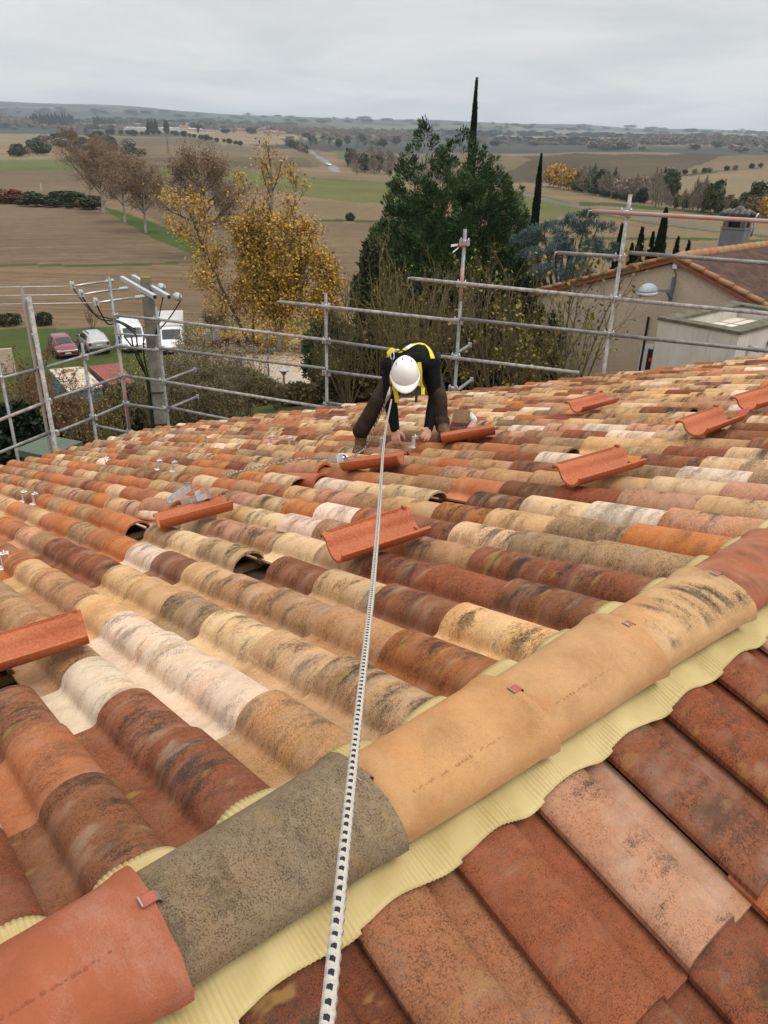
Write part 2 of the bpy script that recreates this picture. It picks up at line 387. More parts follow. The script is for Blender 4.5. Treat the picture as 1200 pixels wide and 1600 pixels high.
def build_ground():
    azs = np.concatenate([np.radians(np.arange(-180, -40, 4.0)), np.radians(np.arange(-40, 40, 0.11)), np.radians(np.arange(40, 181, 4.0))])
    Ds = [2.0]
    while Ds[-1] < 15000: Ds.append(Ds[-1] * (1.06 if Ds[-1] < 35 else 1.0115))
    Ds = np.array(Ds)
    A, D = np.meshgrid(azs, Ds, indexing='xy'); X = D * np.sin(A); Y = D * np.cos(A); Z = ground(X, Y)
    n, m = X.shape; V = np.stack([X, Y, Z], -1).reshape(-1, 3)
    idx = np.arange(n * m).reshape(n, m)
    F = np.stack([idx[:-1, :-1], idx[:-1, 1:], idx[1:, 1:], idx[1:, :-1]], -1).reshape(-1, 4)
    k = NT('earth', 0.95, 0.1)
    col = k.n('ShaderNodeAttribute', attribute_name='land').outputs['Color']
    fur = k.n('ShaderNodeAttribute', attribute_name='furrow')
    sp = k.n('ShaderNodeSeparateXYZ'); k.l(fur.outputs['Vector'], sp.inputs[0])
    o = k.obj()
    cbn = k.n('ShaderNodeCombineXYZ'); k.l(sp.outputs[0], cbn.inputs[0])
    f1 = k.noise(cbn.outputs[0], 0.9, 3, 0.7); f2 = k.noise(cbn.outputs[0], 0.16, 2, 0.6)
    st1 = k.ramp(f1, [(0.3, 0.55), (0.7, 1.45)]); st2 = k.ramp(f2, [(0.3, 0.86), (0.7, 1.14)])
    c = k.mix(sp.outputs[1], col, k.mix(1.0, col, k.mix(1.0, st1, st2, 'MULTIPLY'), 'MULTIPLY'))
    a1 = k.noise(o, 0.35, 6, 0.7); c = k.mix(0.8, c, k.mix(1.0, c, k.ramp(a1, [(0.3, 0.76), (0.7, 1.24)]), 'MULTIPLY'))
    a2 = k.noise(o, 0.012, 4, 0.6); c = k.mix(0.85, c, k.mix(1.0, c, k.ramp(a2, [(0.3, 0.76), (0.7, 1.25)]), 'MULTIPLY'))
    k.base(c); k.bump(k.noise(o, 1.6, 4), 0.5, 0.15)
    ob = fast_mesh('ground', V, F, k.m, smooth=True); tag(ob, kind='structure')
    me = ob.data
    P = V - CAM; zc = P @ cF; ok = zc > 1.0
    zz = np.where(ok, zc, 1.0); px = np.where(ok, 600 + FPX * (P @ cR) / zz, -9e3); py = np.where(ok, 800 - FPX * (P @ cU) / zz, -9e3)
    Dv = D.reshape(-1)
    rs = np.random.RandomState(3)
    col_ = np.tile(np.array(BROWN), (len(V), 1)); ang = np.full(len(V), radians(80.0)); stg = np.full(len(V), 0.4)
    # far country: a patchwork of small fields
    seeds = rs.uniform(-1, 1, (700, 2)) * np.array([11000, 7000]) + np.array([0, 8000])
    far = np.where(Dv > 1150)[0]
    pal = np.array([(0.15, 0.125, 0.075), (0.10, 0.10, 0.05), (0.20, 0.165, 0.10), (0.075, 0.085, 0.042), (0.055, 0.055, 0.04), (0.045, 0.046, 0.038)])
    pid = rs.randint(0, len(pal), 700)
    for b in range(0, len(far), 20000):
        q = far[b:b + 20000]; d2 = ((V[q, None, :2] * np.array([1, 1]) - seeds[None]) ** 2).sum(-1); pc = pal[pid[d2.argmin(1)]]; wd_ = np.array([mnoise.noise(Vector((V[k, 0] / 700, V[k, 1] / 420, 3.0))) for k in q]) + np.clip((Dv[q] - 5000) / 9000, -0.1, 0.35); pc[wd_ > 0.12] = (0.040, 0.042, 0.038); col_[q] = pc
    stg[far] = 0.05
    # wavering of the field edges
    wx = 1.6 * np.sin(V[:, 0] * 0.19 + V[:, 1] * 0.07) ; wy = 0.7 * np.sin(V[:, 0] * 0.11 + 1.3) + 0.5 * np.sin(V[:, 0] * 0.53 + V[:, 1] * .2)
    for poly, c, a, s_ in LAND:
        c = tuple(v * 0.80 for v in c) if c[0] < 0.3 else c
        top = min(p[1] for p in poly)
        lim = 1250 if top > 222 else 2600
        q = np.where((Dv < lim) & (py > 150))[0]; q = q[pip(poly, px[q] + wx[q], py[q] + wy[q])]
        col_[q] = c; ang[q] = radians(a); stg[q] = s_
    at1 = me.attributes.new('land', 'FLOAT_COLOR', 'POINT'); at1.data.foreach_set('color', np.concatenate([col_, np.ones((len(V), 1))], 1).astype(np.float32).ravel())
    fr_ = V[:, 0] * np.cos(ang) - V[:, 1] * np.sin(ang)
    at2 = me.attributes.new('furrow', 'FLOAT_VECTOR', 'POINT'); at2.data.foreach_set('vector', np.stack([fr_, stg, stg * 0], 1).astype(np.float32).ravel())
    return ob
build_ground()
# ------------------------------------------------------------------ the tiled roof in front of the camera
W_, E_, LT = 0.2355, 0.352, 0.405            # cover width, exposure and length of a tile
S0L, S0R, T0 = 0.583, 0.520, 0.55
PX = np.array([0, .004, .012, .024, .040, .060, .080, .100, .120, .136, .147, .154, .159, .163, .168, .174, .184, .210, .248])
PZ = np.where(PX < 0.1605, 0.080 * np.sqrt(np.maximum(1 - ((PX - 0.080) / 0.0832) ** 2, 0)) ** 0.92, 0.0)
PZ[13:17] = (0.0125, 0.0060, 0.0022, 0.0003)
# the shallower side of the roof shows the tiles almost flat, with a crisp edge
PZR = np.interp(PX, [0, .004, .012, .024, .040, .060, .080, .100, .120, .136, .147, .154, .159, .163, .168, .174, .184, .25], [.026, .033, .039, .0440, .0480, .0505, .0515, .0510, .0490, .0455, .0405, .034, .025, .0145, .0065, .0025, .0003, .0003])
def prof(x, right=False): return np.interp(x, PX, PZR if right else PZ)
A_MAX, B_MAX = 9.25, 7.95                    # the two eaves, along rotated axes
CA, SA = cos(radians(26.6)), sin(radians(26.6))
def ab(s, t): return CA * s + SA * t, -SA * s + CA * t
def st_from_ab(a, b): return CA * a - SA * b, SA * a + CA * b

def tile_material():
    k = NT('weathered_clay', 0.88, 0.15)
    col = k.n('ShaderNodeAttribute', attribute_name='tcol').outputs['Color']
    par = k.n('ShaderNodeAttribute', attribute_name='tpar').outputs['Color']
    pr = k.n('ShaderNodeSeparateColor'); k.l(par, pr.inputs[0])         # lime, smudge, granules
    uv = k.n('ShaderNodeAttribute', attribute_name='tuv').outputs['Vector']
    us = k.n('ShaderNodeSeparateXYZ'); k.l(uv, us.inputs[0])
    sd = k.math('MULTIPLY', us.outputs[2], 23.0)
    vv = k.n('ShaderNodeCombineXYZ'); k.l(us.outputs[0], vv.inputs[0]); k.l(us.outputs[1], vv.inputs[1]); k.l(sd, vv.inputs[2])
    v = vv.outputs[0]
    # body: slow drift of the firing colour
    b1 = k.noise(v, 9, 4, 0.6)
    c = k.mix(1.0, col, k.ramp(b1, [(0.25, (0.80, 0.75, 0.70)), (0.5, (1.0, 1.0, 1.0)), (0.75, (1.14, 1.16, 1.18))]), 'MULTIPLY')
    hue = k.sm(k.noise(v, 5, 2), 0.52, 0.72)
    c = k.mix(k.math('MULTIPLY', hue, 0.25), c, k.mix(1.0, c, (1.25, 0.82, 0.55), 'MULTIPLY'))
    # sanded granules
    g1 = k.noise(v, 300, 2, 0.7); g2 = k.noise(v, 70, 3, 0.65)
    gd = k.math('MULTIPLY', k.sm(g1, 0.45, 0.62), k.sm(g2, 0.32, 0.58))
    c = k.mix(k.math('MULTIPLY', gd, k.math('MULTIPLY', pr.outputs[2], 0.88)), c, k.mix(1.0, c, (0.30, 0.27, 0.25), 'MULTIPLY'))
    gl = k.sm(k.noise(v, 260, 2, 0.7), 0.54, 0.66)
    c = k.mix(k.math('MULTIPLY', gl, k.math('MULTIPLY', pr.outputs[2], 0.5)), c, k.mix(1.0, c, (1.55, 1.5, 1.45), 'MULTIPLY'))
    # lime bloom
    lm = k.sm(k.math('ADD', k.noise(k.mapping(v, (7, 10, 1)), 1.0, 4, 0.6), k.math('MULTIPLY', k.math('SUBTRACT', g1, 0.5), 0.5)), 0.46, 0.72)
    lm = k.math('MULTIPLY', k.math('MULTIPLY', lm, pr.outputs[0]), k.ramp(g2, [(0.3, 0.45), (0.6, 1.0)]))
    c = k.mix(lm, c, (0.66, 0.545, 0.44))
    # brushed dark bands across the roll
    cross = k.math('MULTIPLY', k.sm(us.outputs[0], -0.01, 0.04), k.math('SUBTRACT', 1.0, k.sm(us.outputs[0], 0.12, 0.20)))
    dith = k.math('ADD', k.math('MULTIPLY', k.math('SUBTRACT', g1, 0.5), 0.42), k.math('MULTIPLY', k.math('SUBTRACT', g2, 0.5), 0.30))
    s1 = k.math('ADD', k.math('MULTIPLY', k.noise(k.mapping(v, (5, 19, 1)), 1.0, 2, 0.5, 0.3), 0.82), k.math('MULTIPLY', k.noise(k.mapping(v, (6, 85, 1)), 1.0, 3, 0.6, 0.2), 0.18))
    s2 = k.noise(k.mapping(v, (6, 8, 1), (3.1, 1.7, 0)), 1.0, 2, 0.5)
    sk = k.math('MULTIPLY', k.sm(k.math('ADD', s1, dith), 0.39, 0.66), k.sm(k.math('ADD', s2, k.math('MULTIPLY', dith, 0.5)), 0.42, 0.56))
    sk = k.math('MULTIPLY', k.math('MULTIPLY', sk, cross), k.math('MINIMUM', k.math('MULTIPLY', pr.outputs[1], 1.25), 0.96))
    c = k.mix(sk, c, (0.040, 0.030, 0.022))
    s3 = k.math('ADD', k.noise(k.mapping(v, (5, 17, 1), (7.7, 0.3, 0)), 1.0, 3, 0.5, 0.2), dith)
    pk = k.math('MULTIPLY', k.math('MULTIPLY', k.sm(s3, 0.52, 0.66), k.sm(k.noise(k.mapping(v, (7, 8, 1), (1.3, 5.1, 0)), 1.0, 2), 0.5, 0.62)), k.math('MULTIPLY', cross, 0.42))
    c = k.mix(k.math('MULTIPLY', pk, pr.outputs[1]), c, (0.40, 0.31, 0.215))
    oc = k.math('MULTIPLY', k.sm(k.noise(k.mapping(v, (9, 20, 1), (4.4, 8.8, 0)), 1.0, 3), 0.60, 0.70), k.math('MULTIPLY', pr.outputs[1], 0.5))
    c = k.mix(oc, c, (0.33, 0.21, 0.06))
    k.base(c)
    hgt = k.math('ADD', k.math('MULTIPLY', g1, 0.5), k.math('MULTIPLY', k.noise(v, 38, 3), 0.9))
    k.bump(hgt, 0.75, 0.0028)
    return k.m
M_TILE = tile_material()

PALETTE = {  # name: colour, lime, smudge, granules
    'orange': ((0.54, 0.205, 0.078), 0.10, 0.45, 0.35), 'clay': ((0.46, 0.175, 0.082), 0.15, 0.45, 0.5),
    'tan': ((0.46, 0.270, 0.145), 0.25, 0.65, 0.8), 'sand': ((0.62, 0.395, 0.205), 0.30, 0.60, 0.45),
    'cream': ((0.72, 0.520, 0.330), 0.40, 0.60, 0.45), 'white': ((0.80, 0.655, 0.540), 0.55, 0.50, 0.25),
    'stone': ((0.38, 0.255, 0.150), 0.20, 0.55, 0.95), 'red': ((0.270, 0.092, 0.047), 0.06, 0.55, 0.9),
    'brown': ((0.255, 0.108, 0.056), 0.15, 0.85, 0.8), 'dark': ((0.270, 0.105, 0.056), 0.15, 1.0, 0.8),
    'burnt': ((0.42, 0.175, 0.070), 0.15, 0.75, 0.6), 'pink': ((0.52, 0.285, 0.190), 0.22, 0.85, 0.5),
    'streak': ((0.56, 0.385, 0.225), 0.40, 1.0, 0.5),
}
def tile_index(P):
    s, t = st(P); k = math.floor((S0L - s) / W_); j = math.ceil((t - T0) / E_)
    return k, max(j, 0)
def tpx(x, y): return tile_index(on_roof(x, y, 0.075))
HOLES = {tpx(*q) for q in [(203, 829), (406, 884), (452, 752), (712, 779), (933, 702), (1103, 642), (35, 1062), (640, 702)]}
FIX = {}
for (x, y, n) in [
    (170, 1040, 'white'), (228, 1105, 'dark'), (330, 1210, 'dark'), (120, 1215, 'red'), (100, 1190, 'clay'), (140, 1330, 'clay'), (30, 1120, 'brown'), (40, 1330, 'brown'), (60, 1420, 'red'),
    (350, 1055, 'white'), (290, 1000, 'cream'), (222, 965, 'white'), (172, 940, 'sand'), (410, 1140, 'tan'), (100, 905, 'tan'), (40, 880, 'orange'), (250, 1000, 'white'),
    (470, 1020, 'streak'), (560, 1080, 'streak'), (375, 965, 'cream'), (300, 935, 'stone'), (240, 905, 'tan'), (190, 895, 'sand'), (145, 880, 'brown'), (110, 870, 'dark'),
    (560, 990, 'tan'), (480, 945, 'tan'), (400, 920, 'tan'), (325, 890, 'sand'), (260, 880, 'brown'), (215, 860, 'white'), (660, 1020, 'burnt'), (170, 845, 'orange'), (120, 820, 'orange'),
    (790, 975, 'sand'), (640, 935, 'brown'), (540, 905, 'streak'), (460, 895, 'brown'), (370, 870, 'cream'), (310, 845, 'cream'),
    (840, 925, 'brown'), (720, 895, 'red'), (620, 880, 'red'), (960, 895, 'dark'), (800, 870, 'dark'), (690, 850, 'tan'), (1030, 860, 'stone'), (860, 835, 'stone'), (760, 830, 'cream'), (680, 820, 'dark'),
    (1090, 835, 'orange'), (930, 815, 'stone'), (820, 805, 'sand'), (725, 795, 'burnt'), (645, 780, 'sand'), (1130, 805, 'pink'), (1000, 795, 'white'), (880, 785, 'cream'), (790, 775, 'brown'),
    (1170, 785, 'streak'), (990, 765, 'red'), (850, 755, 'brown'), (1090, 750, 'cream'), (950, 700, 'sand'), (1060, 730, 'stone'), (1030, 705, 'stone'), (1120, 715, 'cream'), (1170, 690, 'tan'),
    (175, 800, 'orange'), (130, 790, 'orange'), (90, 775, 'orange'), (380, 745, 'orange'), (410, 735, 'orange'), (335, 845, 'streak'), (460, 815, 'white'), (500, 720, 'sand'), (520, 825, 'stone'),
    (150, 885, 'dark'), (390, 860, 'brown'), (60, 860, 'dark'), (400, 820, 'pink'),
]:
    FIX[tpx(x, y)] = n
FIXR = {}
for (x, y, n) in [(800, 1450, 'red'), (1000, 1330, 'pink'), (1100, 1280, 'red'), (1080, 1200, 'red'), (1120, 1140, 'red'), (650, 1500, 'tan2'), (450, 1530, 'dark2'), (1180, 1250, 'stone2'), (1165, 1050, 'red'), (1160, 1480, 'red')]:
    s, t = st(on_roof_right(x, y, 0.05)); FIXR[(math.floor((s - S0R) / W_), max(math.ceil((-t - 0.523) / E_), 0))] = n
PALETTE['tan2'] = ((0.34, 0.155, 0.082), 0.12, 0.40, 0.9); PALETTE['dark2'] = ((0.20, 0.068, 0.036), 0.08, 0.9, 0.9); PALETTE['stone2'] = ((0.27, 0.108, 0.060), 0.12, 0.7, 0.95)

def tile_template(length, right=False):
    ys = np.array([0.0, 0.012, length * 0.5, length])
    nx, ny = len(PX), len(ys); T = []; F = []
    for y in ys:
        for x, z in zip(PX, PZR if right else PZ): T.append((x, y, z + 0.017 * (1 - y / E_)))
    for j in range(ny - 1):
        for i in range(nx - 1): F.append((j * nx + i, j * nx + i + 1, (j + 1) * nx + i + 1, (j + 1) * nx + i))
    def skirt(ids, off, inner):
        b = len(T)
        for i in ids: T.append(T[i])
        for i in ids:
            p = T[i]; T.append((p[0] + off[0], p[1] + off[1], p[2] + off[2]))
        n = len(ids)
        for i in range(n - 1): F.append((b + i, b + i + 1, b + n + i + 1, b + n + i))
    skirt(list(range(nx)), (0, 0.001, -0.015), 0)
    skirt([(ny - 1) * nx + i for i in range(nx)], (0, 0, -0.013), 0)
    skirt([j * nx for j in range(ny)], (0.001, 0, -0.014), 0)
    skirt([j * nx + nx - 1 for j in range(ny)], (0, 0, -0.012), 0)
    return np.array(T), np.array(F)

def slope_mesh(name, cells, right, parent):
    ZS = 1.0
    rs = np.random.RandomState(11 if right else 7)
    Vs, Fs, Cs, Ps, Us = [], [], [], [], []; nv = 0
    for (k, j, n) in cells:
        L = 0.46 if j == 0 else LT
        T, F = tile_template(L, right)
        T = T.copy()
        # each tile a little out of true
        T[:, 2] *= ZS * (1 + rs.uniform(-0.035, 0.035))
        yaw = rs.normal(0, 0.0045); tx = T[:, 0] - yaw * (T[:, 1] - 0.2); ty = T[:, 1] + yaw * (T[:, 0] - .1)
        tz = T[:, 2] + rs.normal(0, 0.0014) + rs.normal(0, 0.004) * (T[:, 1] - 0.2)
        ty = ty + rs.normal(0, 0.004); tx = tx + rs.normal(0, 0.0015)
        if right:
            s = S0R + k * W_ + tx; t = -(0.523 + j * E_ - ty)
        else:
            s = S0L - k * W_ - tx; t = T0 + j * E_ - ty
        V = CAM + s[:, None] * eS + (OFF + t)[:, None] * eT; V[:, 2] += -RID - DROP - SL * np.abs(t) + tz
        Vs.append(V); Fs.append(F + nv); nv += len(V)
        c, lime, smu, gra = PALETTE[n]
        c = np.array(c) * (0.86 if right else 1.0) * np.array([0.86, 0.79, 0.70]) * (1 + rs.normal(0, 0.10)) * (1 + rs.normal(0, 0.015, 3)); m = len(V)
        fixed = n in ('dark', 'streak', 'white', 'dark2')
        sm_ = smu * (1.0 if fixed else rs.choice([0.3, 0.75, 1.0, 1.2]))
        Cs.append(np.tile([*np.clip(c, 0.01, 0.8), 1], (m, 1))); Ps.append(np.tile([min(lime * rs.uniform(0.4, 1.3), 1), sm_, min(1, gra * rs.uniform(0.8, 1.25) + 0.15), 1], (m, 1)))
        sd = rs.uniform(0, 100); Us.append(np.stack([T[:, 0], T[:, 1], np.full(m, sd)], 1))
    ob = fast_mesh(name, np.concatenate(Vs), np.concatenate(Fs), M_TILE, smooth=True, parent=parent)
    add_tile_attr(ob, np.concatenate(Cs), np.concatenate(Ps), np.concatenate(Us)); return ob
def add_tile_attr(ob, C, P, U):
    me = ob.data
    for nm, ty, arr, key in (('tcol', 'FLOAT_COLOR', C, 'color'), ('tpar', 'FLOAT_COLOR', P, 'color'), ('tuv', 'FLOAT_VECTOR', U, 'vector')):
        a = me.attributes.new(nm, ty, 'POINT'); a.data.foreach_set(key, np.asarray(arr, np.float32).ravel())

house = thing('tiled_house', 'large house whose weathered clay tile roof with its ridge fills the foreground', 'house')
rs_ = np.random.RandomState(21)
def pick(s, t):
    far = _smooth(2.0, 6.0, t); lft = float(np.clip((4.6 - s) / 3.0 + (t - 4) * 0.12, 0, 1))
    wt = {'orange': 0.3 + 1.5 * lft, 'clay': 0.9 + 1.2 * lft, 'tan': 2.6 + 1.0 * lft, 'sand': 1.9, 'cream': 1.3 - 0.6 * lft, 'white': 0.6 - 0.25 * lft, 'stone': 0.9, 'red': 1.5 - 1.2 * lft,
          'brown': 0.9 - 0.2 * lft, 'dark': 0.55 - 0.15 * lft, 'burnt': 0.8 + 0.5 * lft, 'pink': 0.9, 'streak': 0.9}
    n = list(wt); p = np.array([max(wt[q], 0.02) for q in n]); return n[rs_.choice(len(n), p=p / p.sum())]
cells = []
for k in range(-48, 22):
    for j in range(0, 38):
        sc, tc_ = S0L - k * W_ - 0.09, T0 + j * E_ - 0.17
        a, b = ab(sc, tc_)
        if a > A_MAX or b > B_MAX or (k, j) in HOLES: continue
        n = FIX.get((k, j)) or pick(sc, tc_); cells.append((k, j, n))
slope_mesh('roof_slope', cells, False, house)
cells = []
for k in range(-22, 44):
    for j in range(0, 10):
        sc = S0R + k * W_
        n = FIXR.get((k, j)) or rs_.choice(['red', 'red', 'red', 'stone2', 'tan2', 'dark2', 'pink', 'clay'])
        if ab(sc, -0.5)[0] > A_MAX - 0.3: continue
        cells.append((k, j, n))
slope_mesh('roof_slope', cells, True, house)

# boards and battens under the tiles
M_WOOD = mottled('batten_wood', (0.42, 0.26, 0.12), (0.30, 0.18, 0.085), 14, 0.8)
M_DECK = mottled('roof_board', (0.075, 0.045, 0.028), (0.05, 0.032, 0.022), 5, 0.9)
mb = MB()
def deckpoly(sgn, lift):
    if sgn > 0:
        pts = [(-5.5, 0.0), (9.3, 0.0)]
        q = []
        s1 = (A_MAX - 0.0) / CA; q = [(-5.0, 0.0), (s1 - 0.15, 0.0), st_from_ab(A_MAX - 0.12, B_MAX - 0.12)]
        a0 = ab(-5.0, (B_MAX - 0.12 + SA * -5.0) / CA); q.append((-5.0, (B_MAX - 0.12 + SA * -5.0) / CA))
        return [roofpt(s, t, lift) for s, t in q]
    return [roofpt(s, t, lift) for s, t in [(-5, 0), (-5, -3.6), (10.3, -3.6), (10.3, 0)]]
mb.add(deckpoly(1, -0.055), [(0, 1, 2, 3)]); mb.add(deckpoly(-1, -0.055), [(0, 1, 2, 3)])
mb.build('roof_boards', M_DECK, house)
mb = MB()
for j in range(0, 22):
    t = T0 + j * E_ - 0.30
    s_hi = (A_MAX - 0.15 - SA * t) / CA; s_lo = max(-4.8, (CA * t - (B_MAX - 0.15)) / SA)
    if s_hi - s_lo < 0.3: continue
    c = (roofpt(s_lo, t, -0.034) + roofpt(s_hi, t, -0.034)) / 2
    up = np.array([0, 0, 1.0]); dn = roofpt(0, 1, 0) - roofpt(0, 0, 0); dn /= np.linalg.norm(dn); nn = np.cross(eS, dn); nn *= np.sign(nn[2])
    mb.box(c, (s_hi - s_lo, 0.045, 0.034), axes=(eS, dn, nn))
mb.build('battens', M_WOOD, house)
# outer walls down to the garden
M_RENDER = mottled('house_render', (0.50, 0.41, 0.31), (0.43, 0.35, 0.26), 2.5, 0.9, bump=0.15, fine=60)
mb = MB(); ring = []
for a, b in ((A_MAX - 0.35, -6.5), (A_MAX - 0.35, 0), (A_MAX - 0.35, B_MAX - 0.35), (2, B_MAX - 0.35), (-3.0, B_MAX - 0.35), (-3.0, -3.4)):
    s, t = st_from_ab(a, b); s = max(s, -4.9); t = max(t, -3.4); ring.append((s, t))
top = [roofpt(s, t, -0.075) for s, t in ring]; bot = [np.array([p[0], p[1], 3.0]) for p in top]; n = len(ring)
mb.add(top + bot, [(i, (i + 1) % n, n + (i + 1) % n, n + i) for i in range(n)])
mb.build('wall', M_RENDER, house)

# ridge tiles
CAPS = [0.236 + 0.4195 * i for i in range(-6, 21)]
CAPC = {0: ('cap_red', (0.30, 0.090, 0.043), 0.16, 0.0, 0.15), 1: ('x', (0.205, 0.150, 0.092), 0.05, 0.40, 1.0), 2: ('x', (0.440, 0.240, 0.105), 0.04, 0.10, 0.25), 3: ('x', (0.445, 0.250, 0.118), 0.04, 0.06, 0.25),
        4: ('x', (0.47, 0.285, 0.140), 0.06, 0.95, 0.35), 5: ('x', (0.31, 0.110, 0.058), 0.18, 0.30, 0.3)}
CAPLAB = {0: 'plain red ridge tile with pale scratches', 1: 'grey brown speckled ridge tile', 2: 'plain ochre ridge tile with one dark smudge', 3: 'clean ochre ridge tile without smudges', 4: 'ochre ridge tile with black brush marks', 5: 'pinkish red ridge tile'}
M_CLIP = mottled('clip_enamel', (0.36, 0.085, 0.045), (0.27, 0.075, 0.045), 60, 0.35, 0.5)
M_CLIPE = mottled('clip_steel', (0.42, 0.40, 0.38), (0.30, 0.28, 0.27), 40, 0.35, 0.5, metal=0.7)
def cap_shape(f):                              # f: 0 at the left end, 1 at the right end
    return 0.110 + 0.016 * f, 0.072 + 0.005 * f, -0.012 * (1 - f)
rc = np.random.RandomState(4); rj = np.random.RandomState(14)
for i, se in enumerate(CAPS):
    q = i - 6
    nm, c, lime, smu, gra = CAPC.get(q, ('x', *PALETTE[rc.choice(['orange', 'sand', 'pink', 'clay', 'stone'])]))
    lab = CAPLAB.get(q)
    yw, zo, ro = rj.normal(0, 0.010), rj.normal(0, 0.0025), rj.normal(0, 0.03)
    nS, nA = 12, 23; outer = np.zeros((nS, nA, 3)); inner = np.zeros((nS, nA, 3)); U = np.zeros((nS, nA, 3))
    for a in range(nS):
        f = (0, .1, .2, .35, .5, .65, .78, .88, .93, .955, .985, 1.0)[a]; s = se - 0.475 * (1 - f); hw, hh, dz = cap_shape(f); fl = 0.0065 * _smooth(0.90, 0.96, f); hw += fl; hh += fl; dz += fl + zo
        wob = 0.0015 * math.sin(7 * f + i)
        for b in range(nA):
            th = pi * (b / (nA - 1)); x = -hw * cos(th) + yw * (s - se + .2); z = hh * (sin(th) ** 0.85)
            se_ = s + (0.003 * mnoise.noise(Vector((b * .4, i * 3.1, a * .2))) if a in (0, nS - 1) else 0)
            outer[a, b] = CAM + eS * se_ + eT * (OFF + x) + np.array([0, 0, -RID - hh + z + dz + wob])
            inner[a, b] = CAM + eS * se_ + eT * (OFF + x * 0.90) + np.array([0, 0, -RID - hh + max(z - 0.014, 0) + dz + wob])
            U[a, b] = (-0.04 + 0.31 * (b / (nA - 1)), s, i * 1.7 + 0.3)
    mb = MB(); mb.grid(outer); mb.grid(inner, flip=True)
    for a in (0, nS - 1):
        mb.grid(np.stack([outer[a], inner[a]]), smooth=False)
    for b in (0, nA - 1):
        mb.grid(np.stack([outer[:, b], inner[:, b]]), smooth=False)
    Uc = np.concatenate([U.reshape(-1, 3), U.reshape(-1, 3), U[0], U[0], U[-1], U[-1], U[:, 0], U[:, 0], U[:, -1], U[:, -1]])
    ob = mb.build('ridge_tile', M_TILE, house)
    if lab: ob['label'] = lab
    m = len(mb.v); add_tile_attr(ob, np.tile([*c, 1], (m, 1)), np.tile([lime, smu, gra, 1], (m, 1)), Uc)
    if q in (0, 2, 3):                          # maker's line stamped along the flank, worn beyond reading
        rm_ = np.random.RandomState(40 + q); ms = MB(); f0 = {0: 0.40, 2: 0.30, 3: 0.30, 5: 0.35}[q]; s = se - 0.36
        while s < se - 0.07:
            wl = rm_.uniform(0.002, 0.006)
            if rm_.uniform() < 0.72:
                f = (s - (se - 0.475)) / 0.475; hw, hh, dz = cap_shape(f); x = -hw * cos(pi * f0) ; z = hh * sin(pi * f0) ** 0.85; tn = np.array([0, 0, 1.0]) * 0.75 + eT * -0.6; tn /= np.linalg.norm(tn)
                c0 = CAM + eS * s + eT * (OFF - abs(x) + yw * (s - se + .2)) + np.array([0, 0, -RID - hh + z + dz + zo + 0.0003]); side_ = np.cross(eS, tn)
                ms.box(c0 + side_ * rm_.normal(0, 0.0012), (wl, rm_.uniform(0.001, 0.006), 0.0012), axes=(eS, side_, tn))
            s += wl + rm_.uniform(0.001, 0.004)
        ms.build('stamped_lettering', mottled('stamp_shade', tuple(v_ * 0.93 for v_ in c), tuple(v_ * 0.80 for v_ in c), 60, 0.9), ob)
    # the clip that holds the end of this tile down
    mb = MB(); cz = -RID + 0.004
    def cp(ds, dt, dz): return CAM + eS * (se + ds) + eT * (OFF + dt) + np.array([0, 0, cz + dz])
    wv_ = 0.0105; P = [(-0.018, 0.0015), (0.006, 0.0025), (0.012, -0.004), (0.011, -0.012)]
    top_ = [[cp(ds, -wv_, dz), cp(ds, wv_, dz)] for ds, dz in P]; bt_ = [[cp(ds - .0005, -wv_, dz - 0.0016), cp(ds - .0005, wv_, dz - 0.0016)] for ds, dz in P]
    for a in range(3):
        mb.add([top_[a][0], top_[a][1], top_[a + 1][1], top_[a + 1][0], bt_[a][0], bt_[a][1], bt_[a + 1][1], bt_[a + 1][0]],
               [(0, 1, 2, 3), (7, 6, 5, 4), (0, 4, 5, 1), (2, 6, 7, 3), (1, 5, 6, 2), (3, 7, 4, 0)], 0 if a == 0 else 1)
    mb.box(cp(-0.019, 0, 0.003), (0.0025, 0.021, 0.006), 1, axes=(eS, eT, np.array([0, 0, 1.0])))
    mb.build('clip', [M_CLIP, M_CLIPE], ob)

